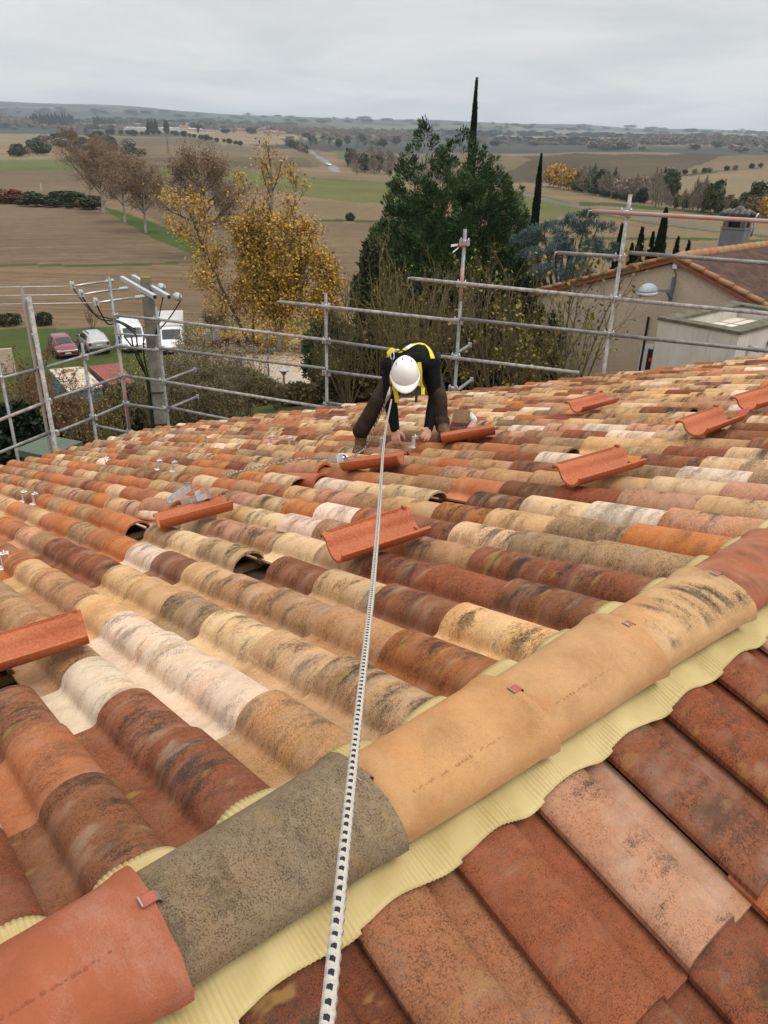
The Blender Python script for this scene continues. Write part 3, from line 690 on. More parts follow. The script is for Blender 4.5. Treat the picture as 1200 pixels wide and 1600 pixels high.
# pleated yellow sealing strip under the ridge tiles
def flash_mat():
    k = NT('yellow_pleated_strip', 0.55, 0.35); o = k.obj()
    c = k.mix(k.sm(k.noise(o, 5, 4), 0.3, 0.7), (0.52, 0.405, 0.185), (0.42, 0.315, 0.125))
    k.base(c); k.bump(k.noise(o, 70, 3), 0.15, 0.004); return k.m
M_FLASH = flash_mat()
for right in (True, False):
    ss = np.arange(-1.6, 4.3, 0.0015)
    x = np.mod(ss - S0R, W_) if right else np.mod(S0L - ss, W_)
    p0 = prof(x, right) + 0.017 * (1 - 0.38 / E_ * 1.0)
    def gauss(a, w):
        kk = np.exp(-0.5 * (np.arange(-3 * w, 3 * w + 1) / w) ** 2); kk /= kk.sum(); return np.convolve(np.pad(a, 3 * w, mode='edge'), kk, 'valid')
    mxf = np.max(np.stack([np.roll(p0, q) for q in range(-9, 10)]), 0)
    p1 = (np.maximum(gauss(mxf, 14) * 0.30 + p0.max() * 0.66, p0 + 0.002)) if right else gauss(mxf, 6)
    rip = np.abs(np.sin(pi * ss / 0.0098 + 0.9 * np.sin(ss * 19) + 0.5 * np.sin(ss * 61))) ** 0.7; amp = 0.0046 * (0.55 + 0.45 * np.sin(ss * 31 + np.sin(ss * 7)))
    ww = 0.163 + 0.002 * np.sin(ss * 9.1) + 0.003 * np.sin(ss * 26.7 + 1) + 0.006 * np.mod(ss - S0R, W_) / W_ if right else 0.186 + 0.004 * np.sin(ss * 12)
    us_ = np.linspace(0, 1, 9); P = np.zeros((len(us_), len(ss), 3))
    for a, f in enumerate(us_):
        u = 0.07 + (ww - 0.07) * f
        z = -DROP - SL * u + p1 * (1.0 if right else min(1, 0.55 + f * 0.9)) + 0.0045 + rip * amp * (0.35 + 0.65 * f) + 0.002 * np.sin(ss * 47 + f * 5)
        q = CAM + ss[:, None] * eS + ((OFF + (-u if right else u)))[:, None] * eT
        q[:, 2] += -RID + z; P[a] = q
    V = P.reshape(-1, 3); n = len(ss); idx = np.arange(len(us_) * n).reshape(len(us_), n)
    F = np.stack([idx[:-1, :-1], idx[:-1, 1:], idx[1:, 1:], idx[1:, :-1]], -1).reshape(-1, 4)
    ob = fast_mesh('ridge_strip', V, F, M_FLASH, smooth=True, parent=house)
    sol = ob.modifiers.new('thickness', 'SOLIDIFY'); sol.thickness = 0.0012
# ------------------------------------------------------------------ things lying on the roof
M_CLAYU = mottled('fresh_clay', (0.43, 0.122, 0.047), (0.36, 0.098, 0.038), 5, 0.55, 0.3, bump=0.12, fine=120, bd=0.003)
M_STEEL = mottled('galvanised_steel', (0.55, 0.56, 0.57), (0.40, 0.41, 0.42), 25, 0.38, 0.5, metal=0.75)
M_ALU = mottled('aluminium', (0.72, 0.72, 0.72), (0.60, 0.60, 0.61), 30, 0.30, 0.5, metal=0.6)

def tile_solid(mb, frame, L=0.42, flip=True, top=0, under=0):
    """a whole tile with thickness, lugs and rims; frame = (origin, across, along, up)"""
    O, ax, ay, az = frame; ys = [0, 0.006, 0.02, 0.03, L * 0.5, L - 0.055, L - 0.045, L - 0.008, L]; th = 0.012
    xs = np.concatenate([PX[:17], [0.196, 0.204, 0.210]]); zs = np.concatenate([PZ[:17], [0.0, 0.001, 0.010]])
    dx = np.gradient(xs); dz = np.gradient(zs); nl = np.hypot(dx, dz); nx_, nz_ = dz / nl, -dx / nl
    up = np.zeros((len(ys), len(xs), 3)); lo = up.copy()
    for j, y in enumerate(ys):
        th_ = th + (0.004 if 0.012 < y < 0.025 or y > L - 0.05 else 0)
        for i in range(len(xs)):
            up[j, i] = (xs[i], y, zs[i]); lo[j, i] = (xs[i] + nx_[i] * th_, y, zs[i] + nz_[i] * th_)
    def T(P): return O + P[..., 0:1] * ax + P[..., 1:2] * ay + P[..., 2:3] * az
    mb.grid(T(up), top); mb.grid(T(lo), under)
    for j in (0, -1): mb.grid(T(np.stack([up[j], lo[j]])), under, False)
    for i in (0, -1): mb.grid(T(np.stack([up[:, i], lo[:, i]], 1)), under, False)
    def lug(x, y, z, sx, sy, sz): mb.box(O + ax * x + ay * y + az * z, (sx, sy, sz), under, axes=(ax, ay, az))
    lug(0.190, L - 0.02, -0.020, 0.03, 0.012, 0.016)        # hanging nib
    lug(0.202, L * 0.5, -0.014, 0.006, L * 0.86, 0.008)     # side groove ribs
    lug(0.190, L * 0.5, -0.013, 0.005, L * 0.80, 0.006)
    lug(0.072, L - 0.018, 0.052, 0.09, 0.006, 0.008)
ROOF_UP = np.cross(eS, roofpt(0, 1, 0) - roofpt(0, 0, 0)); ROOF_UP /= np.linalg.norm(ROOF_UP); ROOF_UP *= np.sign(ROOF_UP[2])
M_TILETOP = mottled('weathered_clay_loose', (0.44, 0.20, 0.10), (0.30, 0.15, 0.085), 14, 0.85, bump=0.3, fine=180, bd=0.002)
LOOSE = [  # the two ends of the trough in the photograph, lift over the roof, label
    ((-45, 1064), (138, 1006), 0.100, 'upturned red tile cut by the left edge of the photo, lying above the white tile'),
    ((245, 831), (368, 798), 0.098, 'upturned red tile with metal hooks beside it, next to an open gap'),
    ((522, 882), (664, 836), 0.098, 'largest whole upturned red tile, just behind the taut white rope'),
    ((530, 739), (636, 726), 0.094, 'upturned red tile between the roofer’s boot and the taut rope, beside a lifted tan tile'),
    ((689, 695), (776, 680), 0.094, 'upturned red tile right of the roofer’s hand, in front of the cardboard box'),
    ((880, 766), (1004, 729), 0.098, 'upturned red tile alone in the middle of the right half of the roof'),
    ((893, 649), (966, 629), 0.098, 'smallest looking upturned red tile, the one closest to the neighbour’s gable'),
    ((1078, 688), (1156, 658), 0.098, 'upturned red tile with a pink paint mark on its rim'),
    ((1156, 648), (1240, 622), 0.098, 'upturned red tile cut by the right edge of the photo'),
]
M_PINK = mottled('pink_marker_paint', (0.60, 0.12, 0.12), (0.5, 0.11, 0.10), 40, 0.6)
for i, (p, q, lift, lab) in enumerate(LOOSE):
    A = on_roof(*p, lift); B = on_roof(*q, lift + 0.012)
    d = B - A; L = np.linalg.norm(d); ay = d / L
    mid = (A + B) / 2; Lr = 0.42 if L < 0.60 else 0.42
    up = ROOF_UP - ay * (ROOF_UP @ ay); up /= np.linalg.norm(up)
    view = CAM - mid; view /= np.linalg.norm(view)
    tl = (0.06, -0.16, 0.14, -0.34, -0.26, 0.10, 0.08, 0.12, 0.12)[i]                    # rolled towards the camera so its hollow shows
    up = up * (1 - tl) + view * tl; up -= ay * (up @ ay); up /= np.linalg.norm(up)
    ax = np.cross(ay, up)                     # across, seen from the hollow side
    if ax @ cF > 0: ax = -ax                    # the roll lies towards the camera
    # upside down: local up points down
    az = -up
    scale = min(max(L / 0.44, 0.86), 0.98)
    o = thing('loose_roof_tile', lab, 'roof tile', mid, 0, 'red tiles turned upside down on the roof')
    mb = MB(); O = np.zeros(3) - ay * (0.21 * scale) + ax * (0.0) - (-ax) * 0.0
    fr = (O - (-ax) * 0.080 * scale + up * 0.086 * scale, -ax * scale, ay * scale, az * scale)
    tile_solid(mb, fr)
    mb.build('tile_shell', [M_CLAYU, M_CLAYU], o)
    if i == 7:
        m2 = MB(); m2.box(fr[0] + fr[1] * 0.012 + fr[2] * 0.40 + fr[3] * 0.004, (0.004, 0.12, 0.03), axes=(ax, ay, up)); m2.build('paint_mark', M_PINK, o)
# displaced tiles, right way up
for (p, q, lift, lab, tc_) in [((432, 742), (512, 728), 0.085, 'tan tile lifted out of place in front of the roofer’s boot', M_TILETOP),
                          ((212, 797), (282, 790), 0.085, 'brown tile pushed up on its neighbours beside the metal hooks', M_TILETOP),
                          ((430, 752), (506, 752), 0.03, 'red tile slid under the lifted tan tile', M_CLAYU)]:
    A = on_roof(*p, lift); B = on_roof(*q, lift); mid = (A + B) / 2
    dn = roofpt(0, -1, 0) - roofpt(0, 0, 0); dn = roofpt(0, 0, 0) - roofpt(0, 1, 0); ay = dn / np.linalg.norm(dn)
    ay = ay * 0.97 + eS * 0.10; ay /= np.linalg.norm(ay)
    up = ROOF_UP + eS * -0.16; up -= ay * (up @ ay); up /= np.linalg.norm(up); ax = np.cross(ay, up)
    o = thing('loose_roof_tile', lab, 'roof tile', mid)
    mb = MB(); tile_solid(mb, (-ay * 0.2 - ax * 0.11 - up * 0.035, ax, ay, up), top=0, under=1); mb.build('tile_shell', [tc_, M_CLAYU], o)

# roof hooks for the solar rails
def hook(P, lab, group='metal roof hooks set in pairs', rot=0.0, sc=1.0):
    o = thing('roof_hook', lab, 'roof hook', P, rot, group)
    mb = MB()
    mb.box((0, 0, 0.03), (0.006, 0.034, 0.09)); mb.box((0.02, 0, 0.074), (0.046, 0.034, 0.006)); mb.box((0.04, 0, 0.060), (0.006, 0.034, 0.03)); mb.box((-0.015, 0, -0.012), (0.036, 0.05, 0.006))
    mb.build('bracket', M_ALU, o, bevel=0.0012)
    m2 = MB(); m2.lathe((0.020, 0, 0.077), [(0.009, 0), (0.009, 0.007), (0.004, 0.007), (0.004, 0.016)], 8); m2.build('bolt', M_STEEL, o)
    o.scale = (sc, sc, sc); return o
HK = [((36, 781), 'roof hook nearest the left edge of its pair, on the orange tiles at the left'), ((53, 785), 'roof hook just right of another, on the orange tiles at the left'),
      ((165, 725), 'single roof hook high on the left of the roof beside a pink mark'), ((247, 731), 'left hook of the pair above the tile with loose brackets'), ((271, 734), 'right hook of the pair above the tile with loose brackets'),
      ((324, 692), 'lone roof hook farthest from the camera, near the utility pole'), ((423, 692), 'left hook of the pair beside the roofer’s boot'), ((452, 695), 'right hook of the pair beside the roofer’s boot'),
      ((4, 884), 'metal hook at the left edge of the photo on a tan tile'), ((595, 698), 'metal hook between the roofer’s boot and right hand'), ((646, 696), 'flat metal hook between the roofer’s two hands')]
for i, ((x, y), lab) in enumerate(HK):
    hook(on_roof(x, y, 0.092), lab, rot=0.7 + 0.25 * math.sin(i * 2.1), sc=0.95)
def loose_bracket(px0, px1, lift, lab, th=0.035):
    A = on_roof(*px0, lift); B = on_roof(*px1, lift + 0.03); d = B - A; L = np.linalg.norm(d); ay = d / L
    up = ROOF_UP - ay * (ROOF_UP @ ay); up /= np.linalg.norm(up); ax = np.cross(ay, up)
    o = thing('rail_bracket', lab, 'bracket', A, 0, 'loose rail brackets on the roof')
    mb = MB(); mb.box(ay * L / 2, (th, L, 0.005), axes=(ax, ay, up)); mb.box(ay * L / 2 + ax * th / 2 + up * 0.016, (0.005, L, 0.034), axes=(ax, ay, up)); mb.box(ay * L / 2 - ax * th / 2 + up * 0.016, (0.005, L, 0.034), axes=(ax, ay, up))
    mb.build('channel', M_ALU, o)
    m2 = MB(); m2.box(ay * L + up * 0.022, (th * 1.3, 0.006, 0.06), axes=(ax, ay, up)); m2.build('end_plate', M_STEEL, o)
loose_bracket((266, 786), (296, 766), 0.17, 'long angled metal bracket leaning over the upturned tile')
loose_bracket((288, 788), (312, 780), 0.18, 'short metal bracket lying flat between two others')
loose_bracket((302, 788), (328, 776), 0.18, 'metal bracket with a raised end plate, right of the angled one')
loose_bracket((520, 722), (532, 722), 0.14, 'metal bracket lying flat next to a white metal block')
o = thing('metal_block', 'pale metal block with a dark slot, standing above the lifted tan tile', 'bracket', on_roof(536, 716, 0.16))
mb = MB(); mb.box((0, 0, 0), (0.05, 0.075, 0.05), rotz=0.5); mb.build('block', M_ALU, o, bevel=0.003)
mb = MB(); mb.box((0.012, -0.02, 0.027), (0.010, 0.04, 0.006), rotz=0.5); mb.build('slot', mottled('dark_plastic', (0.03, 0.03, 0.03), (0.02, 0.02, 0.02)), o)
# pink chalk mark is a small sheet of paint on the tile crest: part of the house
# cardboard box of screws
M_CARD = mottled('cardboard', (0.40, 0.26, 0.145), (0.33, 0.21, 0.115), 9, 0.9, fine=200)
M_CARDIN = mottled('cardboard_red', (0.33, 0.10, 0.06), (0.27, 0.085, 0.05), 9, 0.85)
M_PAPER = mottled('paper', (0.80, 0.78, 0.78), (0.72, 0.70, 0.72), 20, 0.8)
M_SCREW = mottled('zinc_screws', (0.22, 0.23, 0.26), (0.10, 0.10, 0.12), 90, 0.4, 0.5, metal=0.6, bump=0.8, fine=200, bd=0.01)
Pb = on_roof(722, 676, 0.075); bx_ = thing('cardboard_box', 'small open cardboard box of screws with raised flaps beside the roofer', 'box', Pb, radians(-12)); bx_.scale = (0.8, 0.8, 0.8)
def wallbox(mb, sx, sy, h, th=0.004, mi=0):
    for s in (-1, 1):
        mb.box((s * sx / 2, 0, h / 2), (th, sy, h), mi); mb.box((0, s * sy / 2, h / 2), (sx - th, th, h), mi)
    mb.box((0, 0, th / 2), (sx, sy, th), mi)
mb = MB(); wallbox(mb, 0.26, 0.19, 0.075); mb.build('carton', [M_CARDIN], bx_)
mb = MB(); mb.prism([(-0.13, 0.095, 0.075), (0.06, 0.095, 0.075), (0.07, 0.12, 0.21), (-0.115, 0.12, 0.21)], (0, 0.004, 0)); mb.build('back_flap', M_CARD, bx_)
mb = MB(); mb.prism([(-0.132, 0.095, 0.075), (-0.132, -0.02, 0.075), (-0.19, 0.0, 0.165), (-0.185, 0.095, 0.175), (-0.17, 0.1, 0.14)], (-0.004, 0, 0)); mb.build('side_flap', M_CARD, bx_)
mb = MB(); R = []
for i in range(9):
    a = i / 8; R.append([(0.05 + 0.085 * a, 0.094 - 0.03 * sin(a * 3), 0.09 + 0.0 * a), (0.06 + 0.075 * a, 0.112 - 0.03 * sin(a * 3), 0.20 - 0.07 * a * a)])
mb.grid(np.array(R)); ob = mb.build('label_sheet', M_PAPER, bx_, fix=False); ob.modifiers.new('t', 'SOLIDIFY').thickness = 0.002
mb = MB(); rs = np.random.RandomState(9)
for _ in range(90):
    p = np.array([rs.uniform(-.11, .11), rs.uniform(-.08, .08), rs.uniform(0.03, 0.06)]); d = rs.normal(0, 1, 3); d[2] *= 0.3; d /= np.linalg.norm(d); mb.tube([p - d * 0.022, p + d * 0.022], [0.004, 0.0022], 5)
ob = mb.build('screws', M_SCREW, bx_)
o = thing('paper_leaflet', 'pink and white folded leaflet sticking out of the cardboard box', 'leaflet', Pb + np.array([0.06, -0.06, 0.075]), radians(-12))
mb = MB(); mb.prism([(-0.03, 0, -0.01), (0.05, 0.01, -0.005), (0.025, 0.02, 0.075)], (0.002, -0.003, 0.001)); mb.build('sheet', mottled('pink_print', (0.80, 0.60, 0.64), (0.70, 0.32, 0.42), 60, 0.7), o)

# ------------------------------------------------------------------ scaffolding outside the two eaves
M_TUBE = mottled('scaffold_tube', (0.27, 0.27, 0.262), (0.17, 0.168, 0.16), 9, 0.55, 0.45, metal=0.35, fine=60)
M_TUBEW = mottled('plaster_splashed_tube', (0.42, 0.40, 0.37), (0.22, 0.21, 0.20), 14, 0.7, 0.3, fine=80)
M_TUBER = mottled('red_worn_tube', (0.42, 0.20, 0.17), (0.34, 0.30, 0.28), 7, 0.6, 0.3)
M_TUBERUST = mottled('rusty_tube', (0.25, 0.185, 0.15), (0.20, 0.19, 0.18), 2.5, 0.75, 0.2)
A0, B0 = A_MAX + 0.42, B_MAX + 0.50
nA = H(AZ + (-26.6) + 0)      # outward normal of the right-hand eave
def dirab():
    a = eS * CA + eT * SA; b = -eS * SA + eT * CA; return a, b
nA, nB = dirab()
pA = CAM + eT * OFF + nA * A0; pB = CAM + eT * OFF + nB * B0
scf = thing('scaffold', 'grey tube scaffold guard rails standing along the far eaves of the roof', 'scaffold', (0, 0, 0))
def onA(x, y, off=0.0): return at_plane(x, y, pA + nA * off, nA)
def onB(x, y, off=0.0): return at_plane(x, y, pB + nB * off, nB)
RT = 0.0245
def pole(x, ytop, pl, mat, ybase, off=0.0, r=RT, lab=None):
    P = (onA if pl == 'A' else onB)(x, ytop, off); Q = P.copy(); Q[2] = 4.0
    mb = MB(); mb.tube([Q, P], r, 12); ob = mb.build('upright', mat, scf)
    if lab: ob['label'] = lab
    m2 = MB(); m2.lathe(P - np.array([0, 0, 0.002]), [(r * 0.7, 0.0), (r * 0.7, 0.004)], 10); return P
def rail(p, q, pl, mat, off=-0.03, lab=None):
    f = onA if pl == 'A' else onB
    a, b = f(*p, off), f(*q, off); mb = MB(); mb.tube([a, b], RT, 12); ob = mb.build('guard_rail', mat, scf)
    if lab: ob['label'] = lab
    return a, b
def coupler(P, mat=M_STEEL):
    mb = MB()
    dh = H(-66); n2 = H(24)
    mb.lathe(P + np.array([0, 0, -0.035]), [(0.034, 0), (0.036, 0.008), (0.036, 0.062), (0.034, 0.07)], 10)
    mb.box(P + dh * 0.05, (0.035, 0.045, 0.075), axes=(dh, n2, np.array([0, 0, 1.0]))); mb.box(P - dh * 0.05, (0.035, 0.045, 0.075), axes=(dh, n2, np.array([0, 0, 1.0])))
    mb.tube([P + dh * 0.052 - np.array([0, 0, 0.05]), P + dh * 0.052 + np.array([0, 0, 0.06])], 0.008, 6); mb.tube([P - dh * 0.052 - np.array([0, 0, 0.05]), P - dh * 0.052 + np.array([0, 0, 0.06])], 0.008, 6)
    mb.build('coupler', mat, scf)
POLES = [(170, 432, 'A', M_TUBE), (244, 480, 'A', M_TUBE), (509, 458, 'A', M_TUBE), (727, 358, 'A', M_TUBE), (985, 304, 'A', M_TUBEW)]
for x, y, pl, m_ in POLES: pole(x, y, pl, m_, 0)
pole(33, 448, 'B', M_TUBERUST, 0, 0.0); pole(45, 464, 'B', M_TUBEW, 0, -0.11, 0.032); pole(128, 536, 'B', M_TUBE, 0); pole(-2, 567, 'B', M_TUBE, 0, 0.9)
# lower red half of the corner upright and of the one at 720
for (x0, y0, x1, y1) in [(186, 545, 203, 676)]:
    a = onA(x0, y0); b = onA(x1, y1); mb = MB(); mb.tube([np.array([a[0], a[1], b[2]]), a], RT + 0.001, 12); mb.build('red_sleeve', M_TUBER, scf)
a = onA(723, 418); b = onA(718, 470); mb = MB(); mb.tube([np.array([a[0], a[1], b[2]]), a], RT + 0.001, 12); mb.build('red_sleeve', M_TUBER, scf)
RAILS = [((925, 330), (1215, 346.5), M_TUBER), ((872, 395), (967, 401), M_TUBE), ((983, 395), (1215, 412.5), M_TUBE), ((642, 435), (958, 466.5), M_TUBEW), ((962, 467), (1215, 491.5), M_TUBEW),
         ((720, 498), (950, 522), M_TUBE), ((955, 523), (1215, 550), M_TUBE), ((690, 557), (905, 582.5), M_TUBEW), ((437, 471.5), (718, 501.5), M_TUBEW), ((245, 499), (509, 531), M_TUBEW), ((511, 532), (690, 557), M_TUBE),
         ((187, 541), (247, 548), M_TUBE), ((249, 544), (509, 576), M_TUBE), ((511, 580), (620, 594), M_TUBE), ((192, 587), (253, 595), M_TUBE), ((255, 596), (509, 637), M_TUBEW), ((196, 631), (259, 640), M_TUBE), ((262, 636), (365, 657), M_TUBE), ((511, 629), (560, 637), M_TUBE),
         ((183, 493), (245, 499), M_TUBE)]
for a, b, m_ in RAILS: rail(a, b, 'A', m_)
for a, b, m_ in [((183, 541), (72, 574), M_TUBE), ((62, 576), (-10, 594), M_TUBE), ((190, 588), (84, 623), M_TUBE), ((72, 628), (-10, 660), M_TUBEW), ((193, 632), (147, 652), M_TUBE), ((142, 654), (90, 675), M_TUBE), ((78, 675), (-10, 711), M_TUBE)]:
    rail(a, b, 'B', m_, 0.0)
# ledgers pointing outwards
for (p, L, d) in [((257, 595), 0.85, 24), ((262, 639), 0.85, 24), ((712, 553), 0.62, 24), ((712, 612), 0.72, 24), ((203, 676), 0.8, -66), ((203, 676), 0.9, 204)]:
    a = onA(*p); mb = MB(); mb.tube([a, a + H(d) * L], RT, 10); mb.build('ledger', M_TUBE, scf)
    mb = MB(); e_ = a + H(d) * L; mb.box(e_, (0.03, 0.05, 0.07), axes=(H(d), H(d + 90), np.array([0, 0, 1.0]))); mb.build('ledger_wedge', M_STEEL, scf)
for p in [(978, 333), (968, 403), (961, 467), (951, 523), (726, 379), (721, 444), (716, 502), (712, 558), (708, 608), (509, 479), (510, 533), (510, 583), (511, 634), (180, 494), (186, 541), (191, 588), (197, 631), (245, 500), (248, 548), (254, 596), (259, 639), (203, 675)]:
    coupler(onA(*p))
for p in [(40, 470), (52, 526), (62, 578), (75, 627), (86, 676), (132, 558), (140, 606), (146, 652), (-1, 592)]:
    coupler(onB(*p), M_STEEL)
for p in [(925, 330), (872, 395), (437, 471.5), (642, 435)]:            # bent claw at each free rail end
    a = onA(*p, -0.03); mb = MB(); mb.tube([a, a + H(-66) * 0.03 + np.array([0, 0, .01]), a + H(-66) * 0.05 + np.array([0, 0, -0.07])], 0.011, 6); mb.build('rail_claw', M_STEEL, scf)
o = thing('warning_tape', 'red and white barrier tape tied round a scaffold upright', 'tape', onA(724, 384))
mb = MB(); c = np.zeros(3); dh = H(-66)
mb.lathe((0, 0, 0), [(0.030, -0.02), (0.030, 0.015)], 10, 0)
for k, (dz, dl, w_, m_) in enumerate([(-0.02, 0.16, 0.03, 1), (-0.10, 0.13, 0.025, 1)]):
    p0 = dh * 0.025; p1 = dh * dl * 0.5 + np.array([0, 0, dz * 0.4]); p2 = dh * dl + np.array([0, 0, dz]) + H(200) * 0.05; z = np.array([0, 0, w_])
    for a, b, mi in ((p0, p1, 0), (p1, p2, 1)): mb.prism([a, b, b + z, a + z], H(24) * 0.002, mi)
mb.build('ribbon', [mottled('tape_red', (0.62, 0.10, 0.09), (0.55, 0.10, 0.09)), mottled('tape_white', (0.82, 0.82, 0.80), (0.75, 0.75, 0.74))], o)
# ------------------------------------------------------------------ the roofer, bent double over the tiles
from mathutils.bvhtree import BVHTree
M_BLACK = mottled('black_jersey', (0.004, 0.004, 0.0045), (0.008, 0.008, 0.009), 9, 0.9, 0.15, bump=0.35, fine=26, bd=0.012)
M_TROUS = mottled('brown_work_trousers', (0.022, 0.014, 0.010), (0.042, 0.028, 0.019), 7, 0.85, 0.2, bump=0.6, fine=22, bd=0.016)
M_BOOT = mottled('tan_work_boot', (0.155, 0.088, 0.047), (0.085, 0.050, 0.028), 22, 0.85, 0.2, bump=0.4, fine=60, bd=0.006)
M_SOLE = mottled('boot_sole', (0.05, 0.035, 0.025), (0.03, 0.022, 0.018), 20, 0.9)
M_SKIN = mottled('skin', (0.50, 0.265, 0.18), (0.43, 0.205, 0.135), 18, 0.55, 0.35, bump=0.15, fine=120, bd=0.002)
M_HELM = mottled('white_helmet_plastic', (0.80, 0.79, 0.76), (0.74, 0.73, 0.70), 6, 0.35, 0.5)
M_YEL = mottled('yellow_webbing', (0.72, 0.62, 0.03), (0.62, 0.52, 0.03), 30, 0.7, 0.3)
M_WEBW = mottled('pale_webbing', (0.74, 0.72, 0.55), (0.68, 0.66, 0.48), 30, 0.7)
M_STRAPB = mottled('black_webbing', (0.02, 0.02, 0.02), (0.03, 0.03, 0.03), 30, 0.8)
fR = on_roof(561, 697, 0.115); fL = on_roof(702, 680, 0.115)
hR = on_roof(619, 692, 0.115); hL = on_roof(664, 693, 0.115)
dR, dL, dhR, dhL = [float((p - CAM) @ cF) for p in (fR, fL, hR, hL)]
toCam = -cF; toCam = toCam / np.linalg.norm(toCam)
dB = max(dhR, dhL)                                   # depth of the hands
CHAINS = []                                          # (points, radii, material)
def ch(pts, rad, mi): CHAINS.append(([np.array(p, float) for p in pts], rad, mi))
pel = at(650, 566, dB + 0.62); mid_ = at(648, 555, dB + 0.40); chest = at(645, 562, dB + 0.16); neck = at(638, 573, dB - 0.02)
shR = at(611, 571, dB + 0.06); shL = at(673, 570, dB + 0.08)
# trunk: hips, waist, chest as overlapping flattened masses
ELL = []                                             # (centre, axes, radii, material)
right = cR; upv = cU
def ell(c, ax, r, mi): ELL.append((np.array(c), ax, r, mi))
spine = chest - pel; spine /= np.linalg.norm(spine); side = right - spine * (right @ spine); side /= np.linalg.norm(side); top = np.cross(side, spine); top *= np.sign(top[2])
AX = (side, spine, top)
ell(pel, AX, (0.185, 0.18, 0.135), 1); ell(pel + spine * 0.14 + top * 0.005, AX, (0.170, 0.15, 0.118), 0); ell(mid_, AX, (0.178, 0.17, 0.120), 0)
ell(chest, AX, (0.205, 0.17, 0.125), 0); ell((chest + neck) / 2 + spine * 0.0, AX, (0.185, 0.12, 0.10), 0)
ch([pel, mid_, chest, neck], [0.12, 0.115, 0.115, 0.06], 0)
head = at(633, 588, dB - 0.20)
ch([neck, (neck + head) / 2, head], [0.060, 0.055, 0.060], 3)
hup = (toCam * 0.80 + cU * 0.60); hup /= np.linalg.norm(hup); hfr = -cU + hup * (cU @ hup); hfr /= np.linalg.norm(hfr); hsd = np.cross(hfr, hup)
hc = at(633, 582, dB - 0.24)
ell(hc - hup * 0.02, (hsd, hfr, hup), (0.078, 0.098, 0.10), 3); ell(hc - hup * 0.11 + hfr * 0.02, (hsd, hfr, hup), (0.055, 0.07, 0.07), 3)
ell(hc - hup * 0.075 + hfr * 0.095, (hsd, hfr, hup), (0.014, 0.022, 0.028), 3)
for s in (-1, 1):
    ell(hc - hup * 0.06 + hsd * s * 0.078, (hsd, hfr, hup), (0.010, 0.022, 0.032), 3); ell(hc - hup * 0.055 + hfr * 0.082 + hsd * s * 0.03, (hsd, hfr, hup), (0.015, 0.010, 0.009), 3)
ell(hc - hup * 0.125 + hfr * 0.082, (hsd, hfr, hup), (0.024, 0.012, 0.010), 3)
# arms straight down to the tiles
elR = at(609, 622, dB + 0.10); wrR = at(617, 669, dB + 0.03)
elL = at(680, 620, dB + 0.12); wrL = at(669, 671, dB + 0.03)
ch([chest, shR], [0.10, 0.082], 0); ch([shR, (shR + elR) / 2, elR, (elR + wrR) / 2, wrR], [0.076, 0.064, 0.056, 0.050, 0.038], 0)
ch([chest, shL], [0.10, 0.082], 0); ch([shL, (shL + elL) / 2, elL, (elL + wrL) / 2, wrL], [0.076, 0.064, 0.056, 0.050, 0.038], 0)
ch([chest, shL * 0.5 + pel * 0.5], [0.10, 0.12], 0)
# legs
hpR = pel - side * 0.10; hpL = pel + side * 0.10
knR = at(590, 630, dR - 0.02); anR = at(565, 671, dR + 0.06)
knL = at(688, 622, dL + 0.10); anL = at(691, 664, dL + 0.12)
ch([hpR, (hpR + knR) / 2, knR, (knR + anR) / 2, anR], [0.115, 0.094, 0.074, 0.070, 0.070], 1)
ch([hpL, (hpL + knL) / 2, knL, (knL + anL) / 2, anL], [0.110, 0.080, 0.058, 0.052, 0.050], 1)
for sgn_, (kn, an) in enumerate(((knR, anR), (knL, anL))):          # trouser folds gathered over the boot
    v = an - kn; v /= np.linalg.norm(v); ch([an - v * 0.03, an + v * 0.012], [0.064, 0.072 if sgn_ == 0 else 0.060], 1)
# boots
def boot(an, toe_dir, foot):
    td = toe_dir / np.linalg.norm(toe_dir); n = ROOF_UP
    td = td - n * (td @ n); td /= np.linalg.norm(td); sd_ = np.cross(td, n); base = foot - n * 0.0
    ch([an, base - td * 0.05 + n * 0.03], [0.052, 0.048], 2)
    ch([base - td * 0.085 + n * 0.012, base + n * 0.018, base + td * 0.10 + n * 0.012, base + td * 0.165 + n * 0.004], [0.042, 0.046, 0.046, 0.036], 2)
    return base, td, sd_, n
bR = boot(anR, toCam * 0.9 - cR * 0.15, fR - ROOF_UP * 0.035 + cF * 0.06)
bL = boot(anL, toCam * 0.75 + cR * 0.55, fL - ROOF_UP * 0.035)
